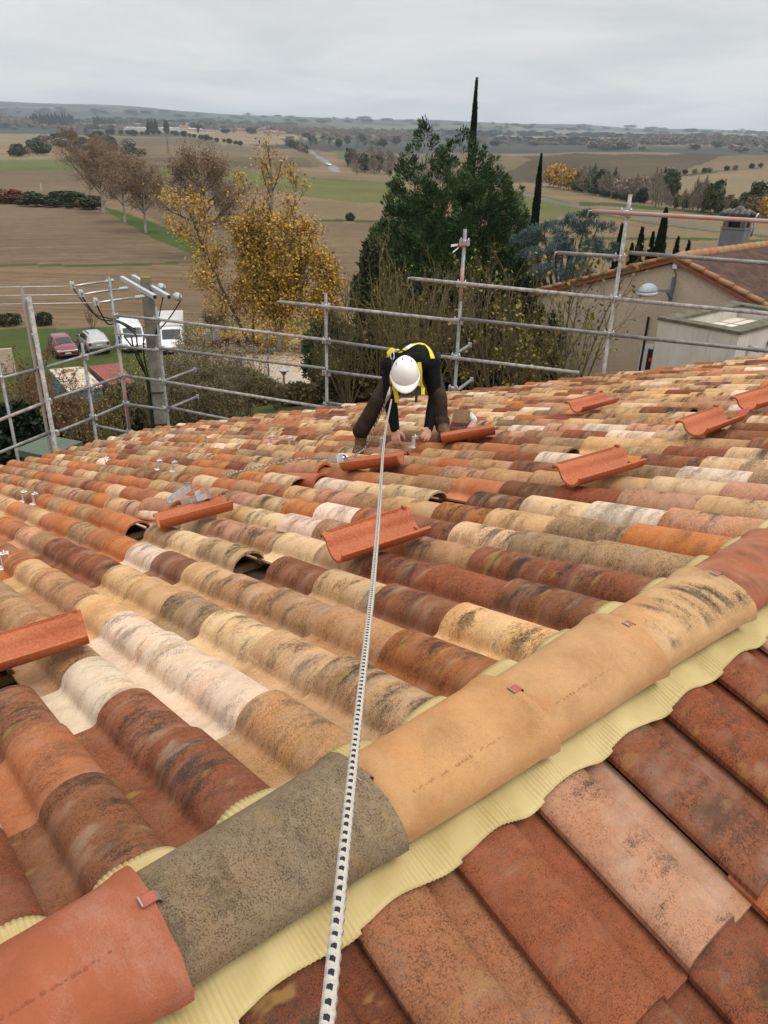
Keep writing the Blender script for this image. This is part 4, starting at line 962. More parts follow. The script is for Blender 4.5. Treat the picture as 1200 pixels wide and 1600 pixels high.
# hands: palm, four fingers of different lengths with two bends, thumb from the side of the palm
def hand(wr, tip_dir, back, thumb_side):
    f = tip_dir / np.linalg.norm(tip_dir); b = back - f * (back @ f); b /= np.linalg.norm(b); sdd = np.cross(f, b) * thumb_side
    k0 = wr + f * 0.085
    for s in (-0.028, -0.009, 0.010, 0.028): ch([wr + sdd * s * 0.6 + f * 0.01, k0 + sdd * s], [0.017, 0.0135], 3)
    for s, L, r in ((-0.030, 0.060, 0.0078), (-0.010, 0.076, 0.0088), (0.011, 0.080, 0.009), (0.031, 0.072, 0.0088)):
        p0 = k0 + sdd * s; p1 = p0 + (f * 0.90 - b * 0.25 + sdd * s * 3) * L * 0.45; p2 = p1 + (f * 0.62 - b * 0.75) * L * 0.32; p3 = p2 + (f * 0.30 - b * 0.95) * L * 0.25
        ch([p0, p1, p2, p3], [r * 1.12, r, r * 0.95, r * 0.8], 3)
    q0 = wr + f * 0.025 + sdd * 0.026; q1 = q0 + (f * 0.55 + sdd * 0.75 - b * 0.2) * 0.042; q2 = q1 + (f * 0.85 + sdd * 0.25 - b * 0.35) * 0.032; q3 = q2 + (f * 0.9 - b * 0.4) * 0.024
    ch([q0, q1, q2, q3], [0.0145, 0.012, 0.0105, 0.0085], 3)
hand(wrR + (hR - wrR) * 0.06, hR - wrR + cF * 0.02, toCam + cU * 0.25 - cR * 0.5, -1)
hand(wrL + (hL - wrL) * 0.06, hL - wrL + cF * 0.02, toCam + cU * 0.25 + cR * 0.5, 1)

def sphere_pts(c, ax, r, nu=14, nv=9):
    rings = []
    for j in range(nv + 1):
        th = pi * j / nv; rings.append([c + ax[0] * r[0] * sin(th) * cos(2 * pi * i / nu) + ax[1] * r[1] * sin(th) * sin(2 * pi * i / nu) + ax[2] * r[2] * cos(th) for i in range(nu)])
    return rings
pr_loc = (fR + fL) / 2
mb = MB(); I3 = np.eye(3)
for pts, rad, mi in CHAINS:
    P, R = [], []
    for i in range(len(pts) - 1):
        for q in range(5): P.append(pts[i] * (1 - q / 5) + pts[i + 1] * q / 5); R.append(rad[i] * (1 - q / 5) + rad[i + 1] * q / 5)
    P.append(pts[-1]); R.append(rad[-1]); mb.tube(P, R, 12)
    for p, r in zip(pts, rad): mb.loft(sphere_pts(p, I3, (r * 0.995,) * 3), cap=False)
for c, ax, r, mi in ELL: mb.loft(sphere_pts(c, ax, r, 20, 12), cap=False)
raw = mb.build('raw', M_BLACK, None, origin=pr_loc)
rm = raw.modifiers.new('r', 'REMESH'); rm.mode = 'VOXEL'; rm.voxel_size = 0.0065; rm.use_smooth_shade = True
smo = raw.modifiers.new('s', 'SMOOTH'); smo.factor = 0.5; smo.iterations = 3
bpy.context.view_layer.update()
dg = bpy.context.evaluated_depsgraph_get()
bme = bpy.data.meshes.new_from_object(raw.evaluated_get(dg)); bpy.data.objects.remove(raw)
bme.name = 'person'; bme.materials.clear()
for m_ in (M_BLACK, M_TROUS, M_BOOT, M_SKIN): bme.materials.append(m_)
# every face takes the garment of the nearest limb
fc = np.zeros(len(bme.polygons) * 3); bme.polygons.foreach_get('center', fc); fc = fc.reshape(-1, 3) + pr_loc
best = np.full(len(fc), 9.0); mid = np.zeros(len(fc), np.int32)
for pts, rad, mi in CHAINS:
    for i in range(len(pts) - 1):
        a, b = pts[i], pts[i + 1]; ab_ = b - a; t = np.clip(((fc - a) @ ab_) / (ab_ @ ab_), 0, 1); d = np.linalg.norm(fc - a - t[:, None] * ab_, axis=1) - (rad[i] * (1 - t) + rad[i + 1] * t)
        q = d < best; best[q] = d[q]; mid[q] = mi
for c, ax, r, mi in ELL:
    l = np.stack([(fc - c) @ ax[j] / r[j] for j in range(3)], 1); d = (np.linalg.norm(l, axis=1) - 1) * min(r)
    q = d < best; best[q] = d[q]; mid[q] = mi
bme.polygons.foreach_set('material_index', mid); bme.polygons.foreach_set('use_smooth', [True] * len(fc)); bme.update()
person = bpy.data.objects.new('person', bme); COL.objects.link(person); person.location = Vector(pr_loc)
tag(person, 'roofer in black jersey and brown trousers bending down with both hands on the tiles', 'person')
def pbuild(mb, name, mats, parent=person, **k): return mb.build(name, mats, parent, origin=pr_loc if parent is person else None, **k)
# helmet
mb = MB(); nU, nV = 40, 14; G = np.zeros((nV, nU + 1, 3))
for j in range(nV):
    for i in range(nU + 1):
        a = 2 * pi * i / nU; ph = (j / (nV - 1)) * (pi / 2) * 1.02
        rx, ry, rz_ = 0.108, 0.128, 0.140
        x = rx * sin(ph) * cos(a); y = ry * sin(ph) * sin(a); z = rz_ * cos(ph)
        z += 0.006 * exp(-(x / 0.030) ** 2) * sin(ph + 0.5) * (1 if abs(y) < 0.10 else 0.6)      # crown ridge
        if ph > 1.15: z += 0.0
        G[j, i] = hc + hsd * x + hfr * y + hup * (z - 0.012)
mb.grid(G)
B_ = np.zeros((4, nU + 1, 3))
for j, (e_, dz) in enumerate([(0.0, -0.014), (0.35, -0.012), (0.9, -0.020), (1.0, -0.027)]):
    for i in range(nU + 1):
        a = 2 * pi * i / nU; fwd = max(sin(a), 0) ** 1.3
        rx, ry = 0.108 + e_ * (0.008 + 0.010 * fwd), 0.128 + e_ * (0.008 + 0.052 * fwd)
        B_[j, i] = hc + hsd * rx * cos(a) + hfr * ry * sin(a) + hup * (dz - 0.016 * fwd * e_)
mb.grid(B_)
ob = pbuild(mb, 'helmet', M_HELM); ob.modifiers.new('t', 'SOLIDIFY').thickness = 0.003
for sx, sy in ((-0.045, 0.00), (0.022, -0.01), (-0.02, -0.055), (0.07, 0.01)):
    rr = sqrt(max(0, 1 - (sx / 0.108) ** 2 - (sy / 0.128) ** 2)); p = hc + hsd * sx + hfr * sy + hup * (0.140 * rr - 0.010 + 0.006 * exp(-(sx / 0.03) ** 2))
    mb = MB(); mb.tube([p - hfr * 0.012, p + hfr * 0.012], [0.0030, 0.0030], 6); mb.build('helmet_vent', M_STRAPB, ob, origin=pr_loc)
# harness: webbing laid on the body
bvh = BVHTree.FromPolygons([tuple(Vector(v.co) + Vector(pr_loc)) for v in bme.vertices], [tuple(p.vertices) for p in bme.polygons])
def skinpt(x, y, d=None):
    v = Vector(ray(x, y)).normalized(); h_, n_, i_, dd = bvh.ray_cast(Vector(CAM), v)
    if h_ is None:
        return at(x, y, d or dB), -np.array(v)
    return np.array(h_) , np.array(n_)
def strap(path, width, mat, name, lift=0.006, d=None, parent=person):
    pts = []
    for i in range(len(path) - 1):
        for q in range(4): pts.append(tuple(np.array(path[i]) * (1 - q / 4) + np.array(path[i + 1]) * q / 4))
    pts.append(path[-1]); S_ = [skinpt(*p, d) for p in pts]; C = np.array([p + n * lift for p, n in S_]); N = np.array([n for p, n in S_])
    for _ in range(2):
        C[1:-1] = (C[:-2] + 2 * C[1:-1] + C[2:]) / 4; N[1:-1] = (N[:-2] + 2 * N[1:-1] + N[2:]) / 4
    C += N * 0.003
    T = np.gradient(C, axis=0); T /= np.linalg.norm(T, axis=1)[:, None]; Wd = np.cross(T, N); Wd /= np.linalg.norm(Wd, axis=1)[:, None]
    mb = MB(); G = np.stack([C - Wd * width / 2, C, C + Wd * width / 2], 1); mb.grid(G); ob = pbuild(mb, name, mat, fix=False); ob.modifiers.new('t', 'SOLIDIFY').thickness = 0.003; return ob
strap([(605, 558), (609, 549), (616, 545), (625, 552), (636, 545), (647, 539), (657, 538), (666, 541), (672, 549), (676, 561)], 0.036, M_YEL, 'harness')
strap([(635, 546), (640, 543), (645, 540)], 0.039, M_WEBW, 'harness_patch', lift=0.009)
strap([(613, 546), (620, 552), (628, 549), (634, 551)], 0.014, M_STRAPB, 'harness_loop', lift=0.012)
def hang(pts, width, mat, name, d):
    C = np.array([at(x, y, d + e_) for x, y, e_ in pts]); G = np.stack([C - cR * width / 2, C + cR * width / 2], 1); mb = MB(); mb.grid(G, smooth=False); ob = pbuild(mb, name, mat, fix=False); ob.modifiers.new('t', 'SOLIDIFY').thickness = 0.004; return ob
hang([(612, 585, -0.02), (613, 600, 0), (618, 612, 0.02), (621, 629, 0.01)], 0.036, M_YEL, 'chest_strap', dB - 0.10)
hang([(655, 566, -0.06), (657, 580, -0.04), (657, 598, 0), (661, 606, 0.02), (661, 617, 0.01)], 0.028, M_YEL, 'chest_strap', dB - 0.12)
hang([(653, 597, 0), (651, 612, 0.0), (650, 629, 0)], 0.020, M_STRAPB, 'hanging_strap', dB - 0.14)
mb = MB(); mb.box(at(653, 601, dB - 0.15), (0.026, 0.012, 0.022), axes=(cR, cF, cU)); pbuild(mb, 'buckle', M_STEEL)
mb = MB(); mb.box(at(684, 557, dB + 0.30), (0.05, 0.05, 0.07), axes=(cR, cF, cU)); pbuild(mb, 'belt_pouch', M_STRAPB, bevel=0.01)
dring = skinpt(623, 551)[0]
mb = MB()
c0 = at(613, 556, dB - 0.16); loop = [c0 + cR * 0.014 * cos(a) + cU * 0.030 * sin(a) for a in np.linspace(0, 2 * pi, 17)]
mb.tube(loop, 0.005, 6); mb.tube([dring, dring * 0.5 + c0 * 0.5 + cU * 0.02, c0 + cU * 0.028], 0.006, 6); pbuild(mb, 'carabiner', M_STEEL)
# boot soles and laces
for b_, td, sd_, n_ in (bR, bL):
    mb = MB(); P = []
    for k in range(16):
        a = 2 * pi * k / 16; P.append(b_ + td * (0.045 + 0.145 * cos(a)) + sd_ * 0.047 * sin(a) * (1 + 0.12 * cos(a)) - n_ * 0.030)
    mb.prism(P, -n_ * 0.020); pbuild(mb, 'boot_sole', M_SOLE)
    mb = MB()
    for k in range(4):
        c = b_ + td * (0.015 + 0.022 * k) + n_ * (0.066 - 0.003 * k); mb.tube([c - sd_ * 0.026 - n_ * 0.010, c, c + sd_ * 0.026 - n_ * 0.010], 0.0032, 5)
    pbuild(mb, 'boot_lace', mottled('lace', (0.10, 0.06, 0.035), (0.07, 0.045, 0.03)))

# ------------------------------------------------------------------ ropes
def rope_mat(name, base, tick, period, duty, bands, slant, alt=0.0):
    k = NT(name, 0.8, 0.2); a = k.n('ShaderNodeAttribute', attribute_name='ru').outputs['Vector']; sp = k.n('ShaderNodeSeparateXYZ'); k.l(a, sp.inputs[0])
    ln = k.math('DIVIDE', sp.outputs[0], period); an = sp.outputs[1]
    cell = k.math('FRACT', k.math('ADD', ln, k.math('MULTIPLY', an, slant)))
    jit = k.math('MULTIPLY', k.math('SUBTRACT', k.noise(k.obj(), 140, 2), 0.5), 0.55); on = k.math('LESS_THAN', k.math('ADD', cell, jit), duty)
    b1 = k.math('FRACT', k.math('ADD', k.math('MULTIPLY', an, bands), k.math('MULTIPLY', ln, alt)))
    on = k.math('MULTIPLY', on, k.math('LESS_THAN', b1, 0.42))
    strand = k.n('ShaderNodeTexWave', wave_type='BANDS', bands_direction='X'); 
    cb_ = k.n('ShaderNodeCombineXYZ'); k.l(k.math('ADD', k.math('MULTIPLY', sp.outputs[0], 180), k.math('MULTIPLY', an, 6.0)), cb_.inputs[0]); k.l(cb_.outputs[0], strand.inputs['Vector']); strand.inputs['Scale'].default_value = 1.0
    c = k.mix(on, base, tick); c = k.mix(0.35, c, k.mix(1.0, c, k.ramp(strand.outputs['Fac'], [(0, 0.50), (1, 1.20)]), 'MULTIPLY')); c = k.mix(0.4, c, k.mix(1.0, c, k.ramp(k.noise(k.obj(), 300, 3), [(0.3, 0.6), (0.7, 1.2)]), 'MULTIPLY'))  # grooves between strands darkened in the colour, standing in for their shade
    k.base(c); k.bump(strand.outputs['Fac'], 0.6, 0.0012); return k.m
M_ROPE = rope_mat('white_kernmantle', (0.64, 0.59, 0.51), (0.035, 0.035, 0.045), 0.0122, 0.40, 3.0, 1.0)
M_ROPE2 = rope_mat('tan_black_cord', (0.52, 0.44, 0.33), (0.03, 0.025, 0.022), 0.036, 0.5, 1.0, 2.0, 0.0)
def smooth_path(pts, n):
    pts = np.array(pts, float); t = np.concatenate([[0], np.cumsum(np.linalg.norm(np.diff(pts, axis=0), axis=1))]); u = np.linspace(0, t[-1], n)
    P = np.stack([np.interp(u, t, pts[:, i]) for i in range(3)], 1)
    for _ in range(6): P[1:-1] = (P[:-2] + 2 * P[1:-1] + P[2:]) / 4
    return P
def rope(name, P, r, mat, lab):
    loc = P[0].copy(); mb = MB(); seg = 12; mb.tube(P, r, seg); ob = mb.build(name, mat, None, origin=loc, fix=True); ob.location = Vector(loc)
    L = np.concatenate([[0], np.cumsum(np.linalg.norm(np.diff(P, axis=0), axis=1))])
    U = np.array([[L[i], k / seg, 0] for i in range(len(P)) for k in range(seg)])
    if name == 'safety_rope':                      # plaited strands stand proud of the sheath
        V = np.array(mb.v); Cn = np.repeat(P, seg, 0); sw = 1 + 0.065 * np.cos(2 * pi * (2 * U[:, 1] - U[:, 0] / 0.0122)) + 0.05 * np.cos(2 * pi * (3 * U[:, 1] + U[:, 0] / 0.0122)); V = Cn + (V - Cn) * sw[:, None] - loc; ob.data.vertices.foreach_set('co', V.ravel()); ob.data.update()

    at_ = ob.data.attributes.new('ru', 'FLOAT_VECTOR', 'POINT'); at_.data.foreach_set('vector', U.astype(np.float32).ravel()); return tag(ob, lab, 'rope')
pa = at(509, 1680, 0.43); pb = at(512, 1590, 0.485); pe = at(611, 624, dB - 0.22)
mids = [at(x, y, d) for x, y, d in ((527, 1420, 0.60),)]
line = []
for t in np.linspace(0, 1, 60): 
    q = pb * (1 - t) + pe * t; q = q + np.array([0, 0, -0.05]) * (4 * t * (1 - t)) + cR * (0.006 * sin(t * 7.0) * min(1, 6 * t) - 0.012 * sin(pi * t)); line.append(q)
dense = np.array([pb + (pb - line[1]) * 3] + line); tl_ = np.concatenate([[0], np.cumsum(np.linalg.norm(np.diff(dense, axis=0), axis=1))]); ul_ = np.arange(0, tl_[-1], 0.002); dense = np.stack([np.interp(ul_, tl_, dense[:, i]) for i in range(3)], 1)
rope('safety_rope', dense, 0.0053, M_ROPE, 'white safety rope with black ticks running taut from the camera to the roofer')
w0 = at(607, 618, dB - 0.20)
pts = [w0, at(603, 628, dB - 0.16), at(596, 644, dB - 0.10), at(588, 660, dB - 0.04), at(578, 686, dB - 0.02)] + [on_roof(x, y, l_) for x, y, l_ in ((570, 701, .10), (556, 711, .09), (543, 716, .10), (525, 717, .10), (508, 716, .10), (496, 716, .10), (483, 715, .10), (468, 717, .10), (450, 721, .09), (433, 724, .09), (415, 727, .09), (389, 733, .09), (368, 738, .09), (352, 744, .09))]
rope('lanyard_cord', smooth_path(pts, 110), 0.0075, M_ROPE2, 'tan and black cord hanging from the roofer and trailing left over the tiles')
o = thing('rope_grab', 'grey rope grab at the point where rope and cord meet in front of the roofer', 'rope grab', w0)
mb = MB(); mb.tube([at(611, 604, dB - 0.2) - w0, at(608, 616, dB - 0.2) - w0, at(604, 626, dB - 0.18) - w0], [0.010, 0.018, 0.013], 8); mb.build('sleeve', M_STEEL, o)
mb = MB(); mb.tube([at(613, 560, dB - 0.17) - w0, at(612, 585, dB - 0.24) - w0, at(611, 606, dB - 0.21) - w0], 0.0055, 8); mb.build('link_cord', M_ROPE2, o)
# ------------------------------------------------------------------ neighbouring house
def on_ground_h(x, y, h):
    v = ray(x, y); ds = 6.0 * 1.004 ** np.arange(0, 1500); P = CAM + v * ds[:, None]; hit = np.where(P[:, 2] < ground(P[:, 0], P[:, 1]) + h)[0]; return P[hit[0] if len(hit) else -1]
M_GABLE = mottled('beige_render', (0.52, 0.425, 0.315), (0.46, 0.375, 0.275), 0.9, 0.9, bump=0.15, fine=40)
M_OLDTILE = mottled('dark_old_tiles', (0.115, 0.062, 0.042), (0.060, 0.038, 0.030), 3.0, 0.9, bump=0.3, fine=30)
M_VERGE = mottled('lichened_verge_tile', (0.33, 0.135, 0.070), (0.30, 0.20, 0.10), 4.0, 0.9, bump=0.3, fine=40)
M_VERGER = mottled('red_verge_edge', (0.23, 0.075, 0.040), (0.19, 0.065, 0.036), 5, 0.8)
Ap = CAM + ray(1055, 405) * 20.0; gW = H(137); rW = H(47); MW = 0.34; Z3 = np.array([0, 0, 1.0])
nb = thing('gabled_house', 'beige rendered house with a tiled gable beyond the scaffold', 'house', (Ap[0], Ap[1], 7.5))
oN = np.array([Ap[0], Ap[1], 7.5]); LW_, RW_, DW_ = 4.5, 7.0, 13.0
def nbp(a, b, up=0.0): return Ap + gW * a + rW * b + Z3 * (-MW * abs(a) + up)
mb = MB()
ring = [nbp(-LW_ + 0.2, 0, -0.10), nbp(0, 0, -0.10), nbp(RW_ - .2, 0, -0.10)]
bot = [np.array([p[0], p[1], 4.0]) for p in ring]
mb.add([ring[0], ring[1], ring[2], bot[2], bot[1], bot[0]], [(0, 1, 4, 5), (1, 2, 3, 4)])
for a in (-LW_ + 0.2, RW_ - .2):
    p0, p1 = nbp(a, 0, -0.1), nbp(a, DW_, -0.1); mb.add([p0, p1, (p1[0], p1[1], 4.0), (p0[0], p0[1], 4.0)], [(0, 1, 2, 3)])
p0, p1, p2 = nbp(-LW_ + .2, DW_, -.1), nbp(0, DW_, -.1), nbp(RW_ - .2, DW_, -.1); mb.add([p0, p1, p2, (p2[0], p2[1], 4.0), (p0[0], p0[1], 4.0)], [(0, 1, 2, 3, 4)])
mb.build('wall', M_GABLE, nb, origin=oN)
def corr(a0, a1, name):
    nb_ = int(DW_ / 0.035); bs = np.linspace(-0.12, DW_ + 0.1, nb_); as_ = []
    n = int(abs(a1 - a0) / 0.36); G = []
    for i in range(n + 1):
        for e_ in (0.0, 0.97):
            a = a0 + (a1 - a0) * (i + e_) / (n + 1)
            G.append([nbp(a, b, 0.03 + 0.035 * abs(sin(pi * b / 0.23)) + 0.022 * e_ * (1 if True else 0)) for b in bs])
    mb = MB(); mb.grid(np.array(G), smooth=True); mb.build(name, M_OLDTILE, nb, origin=oN)
corr(0.12, RW_, 'roof_slope'); corr(-0.12, -LW_, 'roof_slope')
for sg, L in ((-1, LW_), (1, RW_)):                       # verge: a row of half-round tiles over a red edge
    n = int(L / 0.40)
    for i in range(n):
        a0, a1 = sg * L * i / n, sg * (L * (i + 1) / n + 0.05); m2 = MB(); P = [nbp(a0, -0.03, 0.07), nbp(a1, -0.03, 0.095)]; m2.tube(P, [0.070, 0.086], 10); m2.build('verge_tile', M_VERGE, nb, origin=oN)
    m2 = MB(); m2.prism([nbp(0, -0.14, -0.075), nbp(sg * L, -0.14, -0.075), nbp(sg * L, -0.14, 0.01), nbp(0, -0.14, 0.01)], rW * 0.13); m2.build('verge_edge', M_VERGER, nb, origin=oN)
for i in range(30):
    m2 = MB(); m2.tube([nbp(0, i * 0.42, 0.03), nbp(0, i * 0.42 + 0.45, 0.055)], [0.115, 0.135], 10); m2.build('ridge_tile', M_VERGE, nb, origin=oN)
wn_ = rW
def onW(x, y, off=0.0): return at_plane(x, y, Ap + rW * off, rW)
M_DOOR = mottled('white_door', (0.62, 0.61, 0.58), (0.55, 0.54, 0.52), 8, 0.6)
M_VOID = mottled('dark_opening', (0.015, 0.014, 0.014), (0.02, 0.02, 0.02), 8, 0.7)
P = onW(1003, 536, -0.03); Q = onW(1022, 538, -0.03); up = Z3 * -2.0
mb = MB(); mb.prism([P, Q, Q + up, P + up], rW * 0.04 - rW * 0.05); mb.build('door', M_DOOR, nb, origin=oN)
P = onW(1013, 545, -0.07); Q = onW(1020, 546, -0.07); mb = MB(); mb.prism([P, Q, Q - Z3 * 1.5, P - Z3 * 1.5], rW * 0.02); dd = mb.build('door_glass', M_VOID, nb, origin=oN)
mb = MB(); mb.box(onW(1016, 562, -0.12), (0.08, 0.03, 0.10)); mb.build('red_handle', mottled('red_paint', (0.5, 0.03, 0.03), (0.4, 0.03, 0.03)), nb, origin=oN)
mb = MB(); mb.box(onW(1003, 556, -0.05) , (0.05, 0.05, 2.2)); mb.build('downpipe', M_VOID, nb, origin=oN)
# roof lights: one small red vent tile
mb = MB(); v_ = nbp(3.4, 1.1, 0.10); mb.box(v_, (0.28, 0.3, 0.2), rotz=radians(-47)); mb.build('vent_tile', M_VERGER, nb, origin=oN)
# chimney on the ridge
M_CHIM = mottled('grey_render', (0.20, 0.205, 0.21), (0.16, 0.165, 0.17), 5, 0.9, bump=0.2, fine=40)
M_CHIMT = mottled('mossy_stone', (0.16, 0.15, 0.13), (0.09, 0.085, 0.075), 9, 0.95, bump=0.5, fine=50)
cp_ = CAM + ray(1143, 392) * 25.5; cw = 0.78
mb = MB(); mb.box(cp_ + Z3 * 0.1, (cw, cw * 0.8, 1.2), rotz=radians(-43)); ck = mb.build('chimney', M_CHIM, nb, origin=oN, bevel=0.02)
mb = MB(); mb.box(cp_ + Z3 * 0.725, (cw * 1.04, cw * 0.84, 0.05), rotz=radians(-43)); mb.build('chimney_collar', M_CHIM, ck, origin=oN)
a1, a2 = H(133), H(43)
for i in (-1, 1):
    for j in (-1, 1):
        mb = MB(); mb.box(cp_ + a1 * i * cw * 0.36 + a2 * j * cw * 0.26 + Z3 * 0.93, (0.16, 0.14, 0.36), rotz=radians(-43)); mb.build('chimney_pier', M_CHIMT, ck, origin=oN)
mb = MB(); mb.box(cp_ + Z3 * 0.90, (cw * 0.6, cw * 0.4, 0.3), rotz=radians(-43)); mb.build('flue', M_VOID, ck, origin=oN)
mb = MB(); 
for i in range(5): mb.tube([cp_ + a1 * (-0.42 + 0.2 * i) + a2 * -0.36 + Z3 * 1.13, cp_ + a1 * (-0.34 + 0.16 * i) + Z3 * 1.26, cp_ + a1 * (-0.42 + 0.2 * i) + a2 * 0.36 + Z3 * 1.13], 0.085, 7)
mb.lathe(cp_ + Z3 * 1.2, [(0.16, 0), (0.15, 0.12), (0.10, 0.2), (0.02, 0.22)], 10)
mb.build('chimney_cap', M_CHIMT, ck, origin=oN)
o = thing('metal_strip', 'bent pale metal strip fixed to the side of the grey chimney', 'strip', cp_ + a1 * 0.52 + Z3 * 0.6)
mb = MB(); mb.tube([(0, 0, -0.1), (0.06, 0.02, 0.2), (0.02, 0.05, 0.45), (0.10, 0.0, 0.62)], 0.03, 6); mb.build('strip', M_STEEL, o)

# street lamp on the gable wall
M_LAMPG = mottled('blue_grey_paint', (0.30, 0.34, 0.37), (0.25, 0.29, 0.32), 8, 0.5, 0.4)
lp = onW(1050, 452, -0.06); o = thing('wall_lamp', 'blue grey dome lamp on a tapered arm fixed to the beige gable wall', 'street lamp', lp)
out = -rW
mb = MB(); mb.box((0, 0, 0.0), (0.09, 0.04, 0.62), axes=(gW, rW, Z3)); mb.build('wall_plate', mottled('dark_grey_paint', (0.12, 0.13, 0.14), (0.10, 0.11, 0.12)), o)
mb = MB(); mb.prism([out * 0.02 + Z3 * 0.05, out * 0.02 - Z3 * 0.24, out * 0.30 - Z3 * 0.06, out * 1.0 + Z3 * 0.05, out * 1.0 + Z3 * 0.09, out * 0.30 + Z3 * 0.02], gW * 0.05); mb.build('arm', mottled('dark_grey_paint', (0.14, 0.15, 0.17), (0.11, 0.12, 0.13)), o)
hc_ = out * 1.28 + Z3 * 0.05; mb = MB(); R = []
for j in range(7):
    ph = j / 6 * pi / 2; R.append([hc_ + out * 0.36 * cos(ph) * cos(a) + gW * 0.20 * cos(ph) * sin(a) + Z3 * (0.22 * sin(ph)) for a in np.linspace(0, 2 * pi, 25)[:-1]])
mb.loft(R); mb.build('lamp_shade', M_LAMPG, o)
mb = MB(); R = [[hc_ + out * r * 0.36 * cos(a) + gW * r * 0.20 * sin(a) + Z3 * z for a in np.linspace(0, 2 * pi, 25)[:-1]] for r, z in ((1.03, 0.005), (1.03, -0.05), (0.9, -0.09), (0.4, -0.11))]
mb.loft(R); mb.build('lamp_glass', mottled('lamp_diffuser', (0.45, 0.47, 0.48), (0.40, 0.42, 0.44)), o)
lp = onW(1055, 416, -0.10); o = thing('floodlight', 'small white floodlight with a hanging cable just under the gable peak', 'floodlight', lp)
mb = MB(); mb.box((0, 0, 0), (0.13, 0.05, 0.13), axes=(gW, rW, Z3)); mb.build('lamp_body', M_DOOR, o, bevel=0.008)
mb = MB(); mb.tube([(0, 0, -0.07), tuple(rW * 0.05 - Z3 * 0.15), tuple(rW * 0.06 + gW * 0.05 - Z3 * 0.24), tuple(rW * 0.05 - Z3 * 0.30), tuple(rW * 0.08 - Z3 * 0.45)], 0.012, 6); mb.build('cable', M_VOID, o)

# flat-roofed annex with a stained parapet
def stained():
    k = NT('stained_render', 0.9, 0.15); o = k.obj(); f = k.noise(o, 2.2, 5)
    c = k.mix(k.sm(f, 0.3, 0.7), (0.56, 0.53, 0.47), (0.47, 0.44, 0.385)); s = k.noise(k.mapping(o, (6, 6, 0.45)), 1.0, 6, 0.7, 0.6)
    c = k.mix(k.math('MULTIPLY', k.sm(s, 0.50, 0.78), 0.6), c, (0.17, 0.155, 0.12)); k.base(c); return k.m
M_STAIN = stained(); M_MOSS = mottled('mossy_coping', (0.15, 0.14, 0.10), (0.085, 0.08, 0.05), 5, 0.95, bump=0.6, fine=30)
ztop = (CAM + ray(1155, 523) * 14.6)[2]
c1 = at_z(1030, 500, ztop); c2 = at_z(1155, 523, ztop); fdir = c2 - c1; fl_ = np.linalg.norm(fdir); fdir /= fl_; bdir = np.array([-fdir[1], fdir[0], 0]); bdir *= np.sign(bdir @ cF)
dep = 3.3
an = thing('flat_roof_annex', 'flat roofed annex with grey streaked walls and mossy parapet in front of the gable', 'annex', (c1[0], c1[1], 7.5)); oA = np.array([c1[0], c1[1], 7.5])
W1 = lambda u, v, z: c1 + fdir * u + bdir * v + Z3 * z
th = 0.28
mb = MB()
for (u0, u1, v0, v1) in ((0, fl_, 0, th), (0, fl_, dep - th, dep), (0, th, th, dep - th), (fl_ - th, fl_, th, dep - th)):
    c = W1((u0 + u1) / 2, (v0 + v1) / 2, -2.0); mb.box(c, (u1 - u0, v1 - v0, 4.0), axes=(fdir, bdir, Z3))
mb.build('wall', M_STAIN, an, origin=oA)
mb = MB()
for (u0, u1, v0, v1) in ((-.03, fl_ + .03, -.03, th + .02), (-.03, fl_ + .03, dep - th - .02, dep + .03), (-.03, th + .02, th + .02, dep - th - .02), (fl_ - th - .02, fl_ + .03, th + .02, dep - th - .02)):
    mb.box(W1((u0 + u1) / 2, (v0 + v1) / 2, 0.032), (u1 - u0, v1 - v0, 0.06), axes=(fdir, bdir, Z3))
mb.build('parapet_coping', M_MOSS, an, origin=oA)
mb = MB(); mb.box(W1(fl_ / 2, dep / 2, -0.28), (fl_ - 2 * th, dep - 2 * th, 0.10), axes=(fdir, bdir, Z3)); mb.build('roof_deck', mottled('pale_membrane', (0.62, 0.57, 0.49), (0.55, 0.50, 0.43), 2, 0.9), an, origin=oA)
mb = MB()
for k_ in range(1, 4): mb.box(W1(th + (fl_ - 2 * th) * k_ / 4, dep / 2, -0.224), (0.02, dep - 2 * th, 0.006), axes=(fdir, bdir, Z3))
for k_ in range(1, 3): mb.box(W1(fl_ / 2, th + (dep - 2 * th) * k_ / 3, -0.219), (fl_ - 2 * th, 0.02, 0.006), axes=(fdir, bdir, Z3))
mb.build('membrane_seams', mottled('seam', (0.26, 0.235, 0.20), (0.22, 0.2, 0.17)), an, origin=oA)
for v in (0.55, 1.45):
    mb = MB(); mb.tube([W1(fl_ - 0.02, v, -0.33), W1(fl_ + 0.22, v, -0.33)], 0.06, 12); mb.build('overflow_pipe', mottled('grey_plastic', (0.30, 0.32, 0.34), (0.26, 0.28, 0.3), 8, 0.5), an, origin=oA)

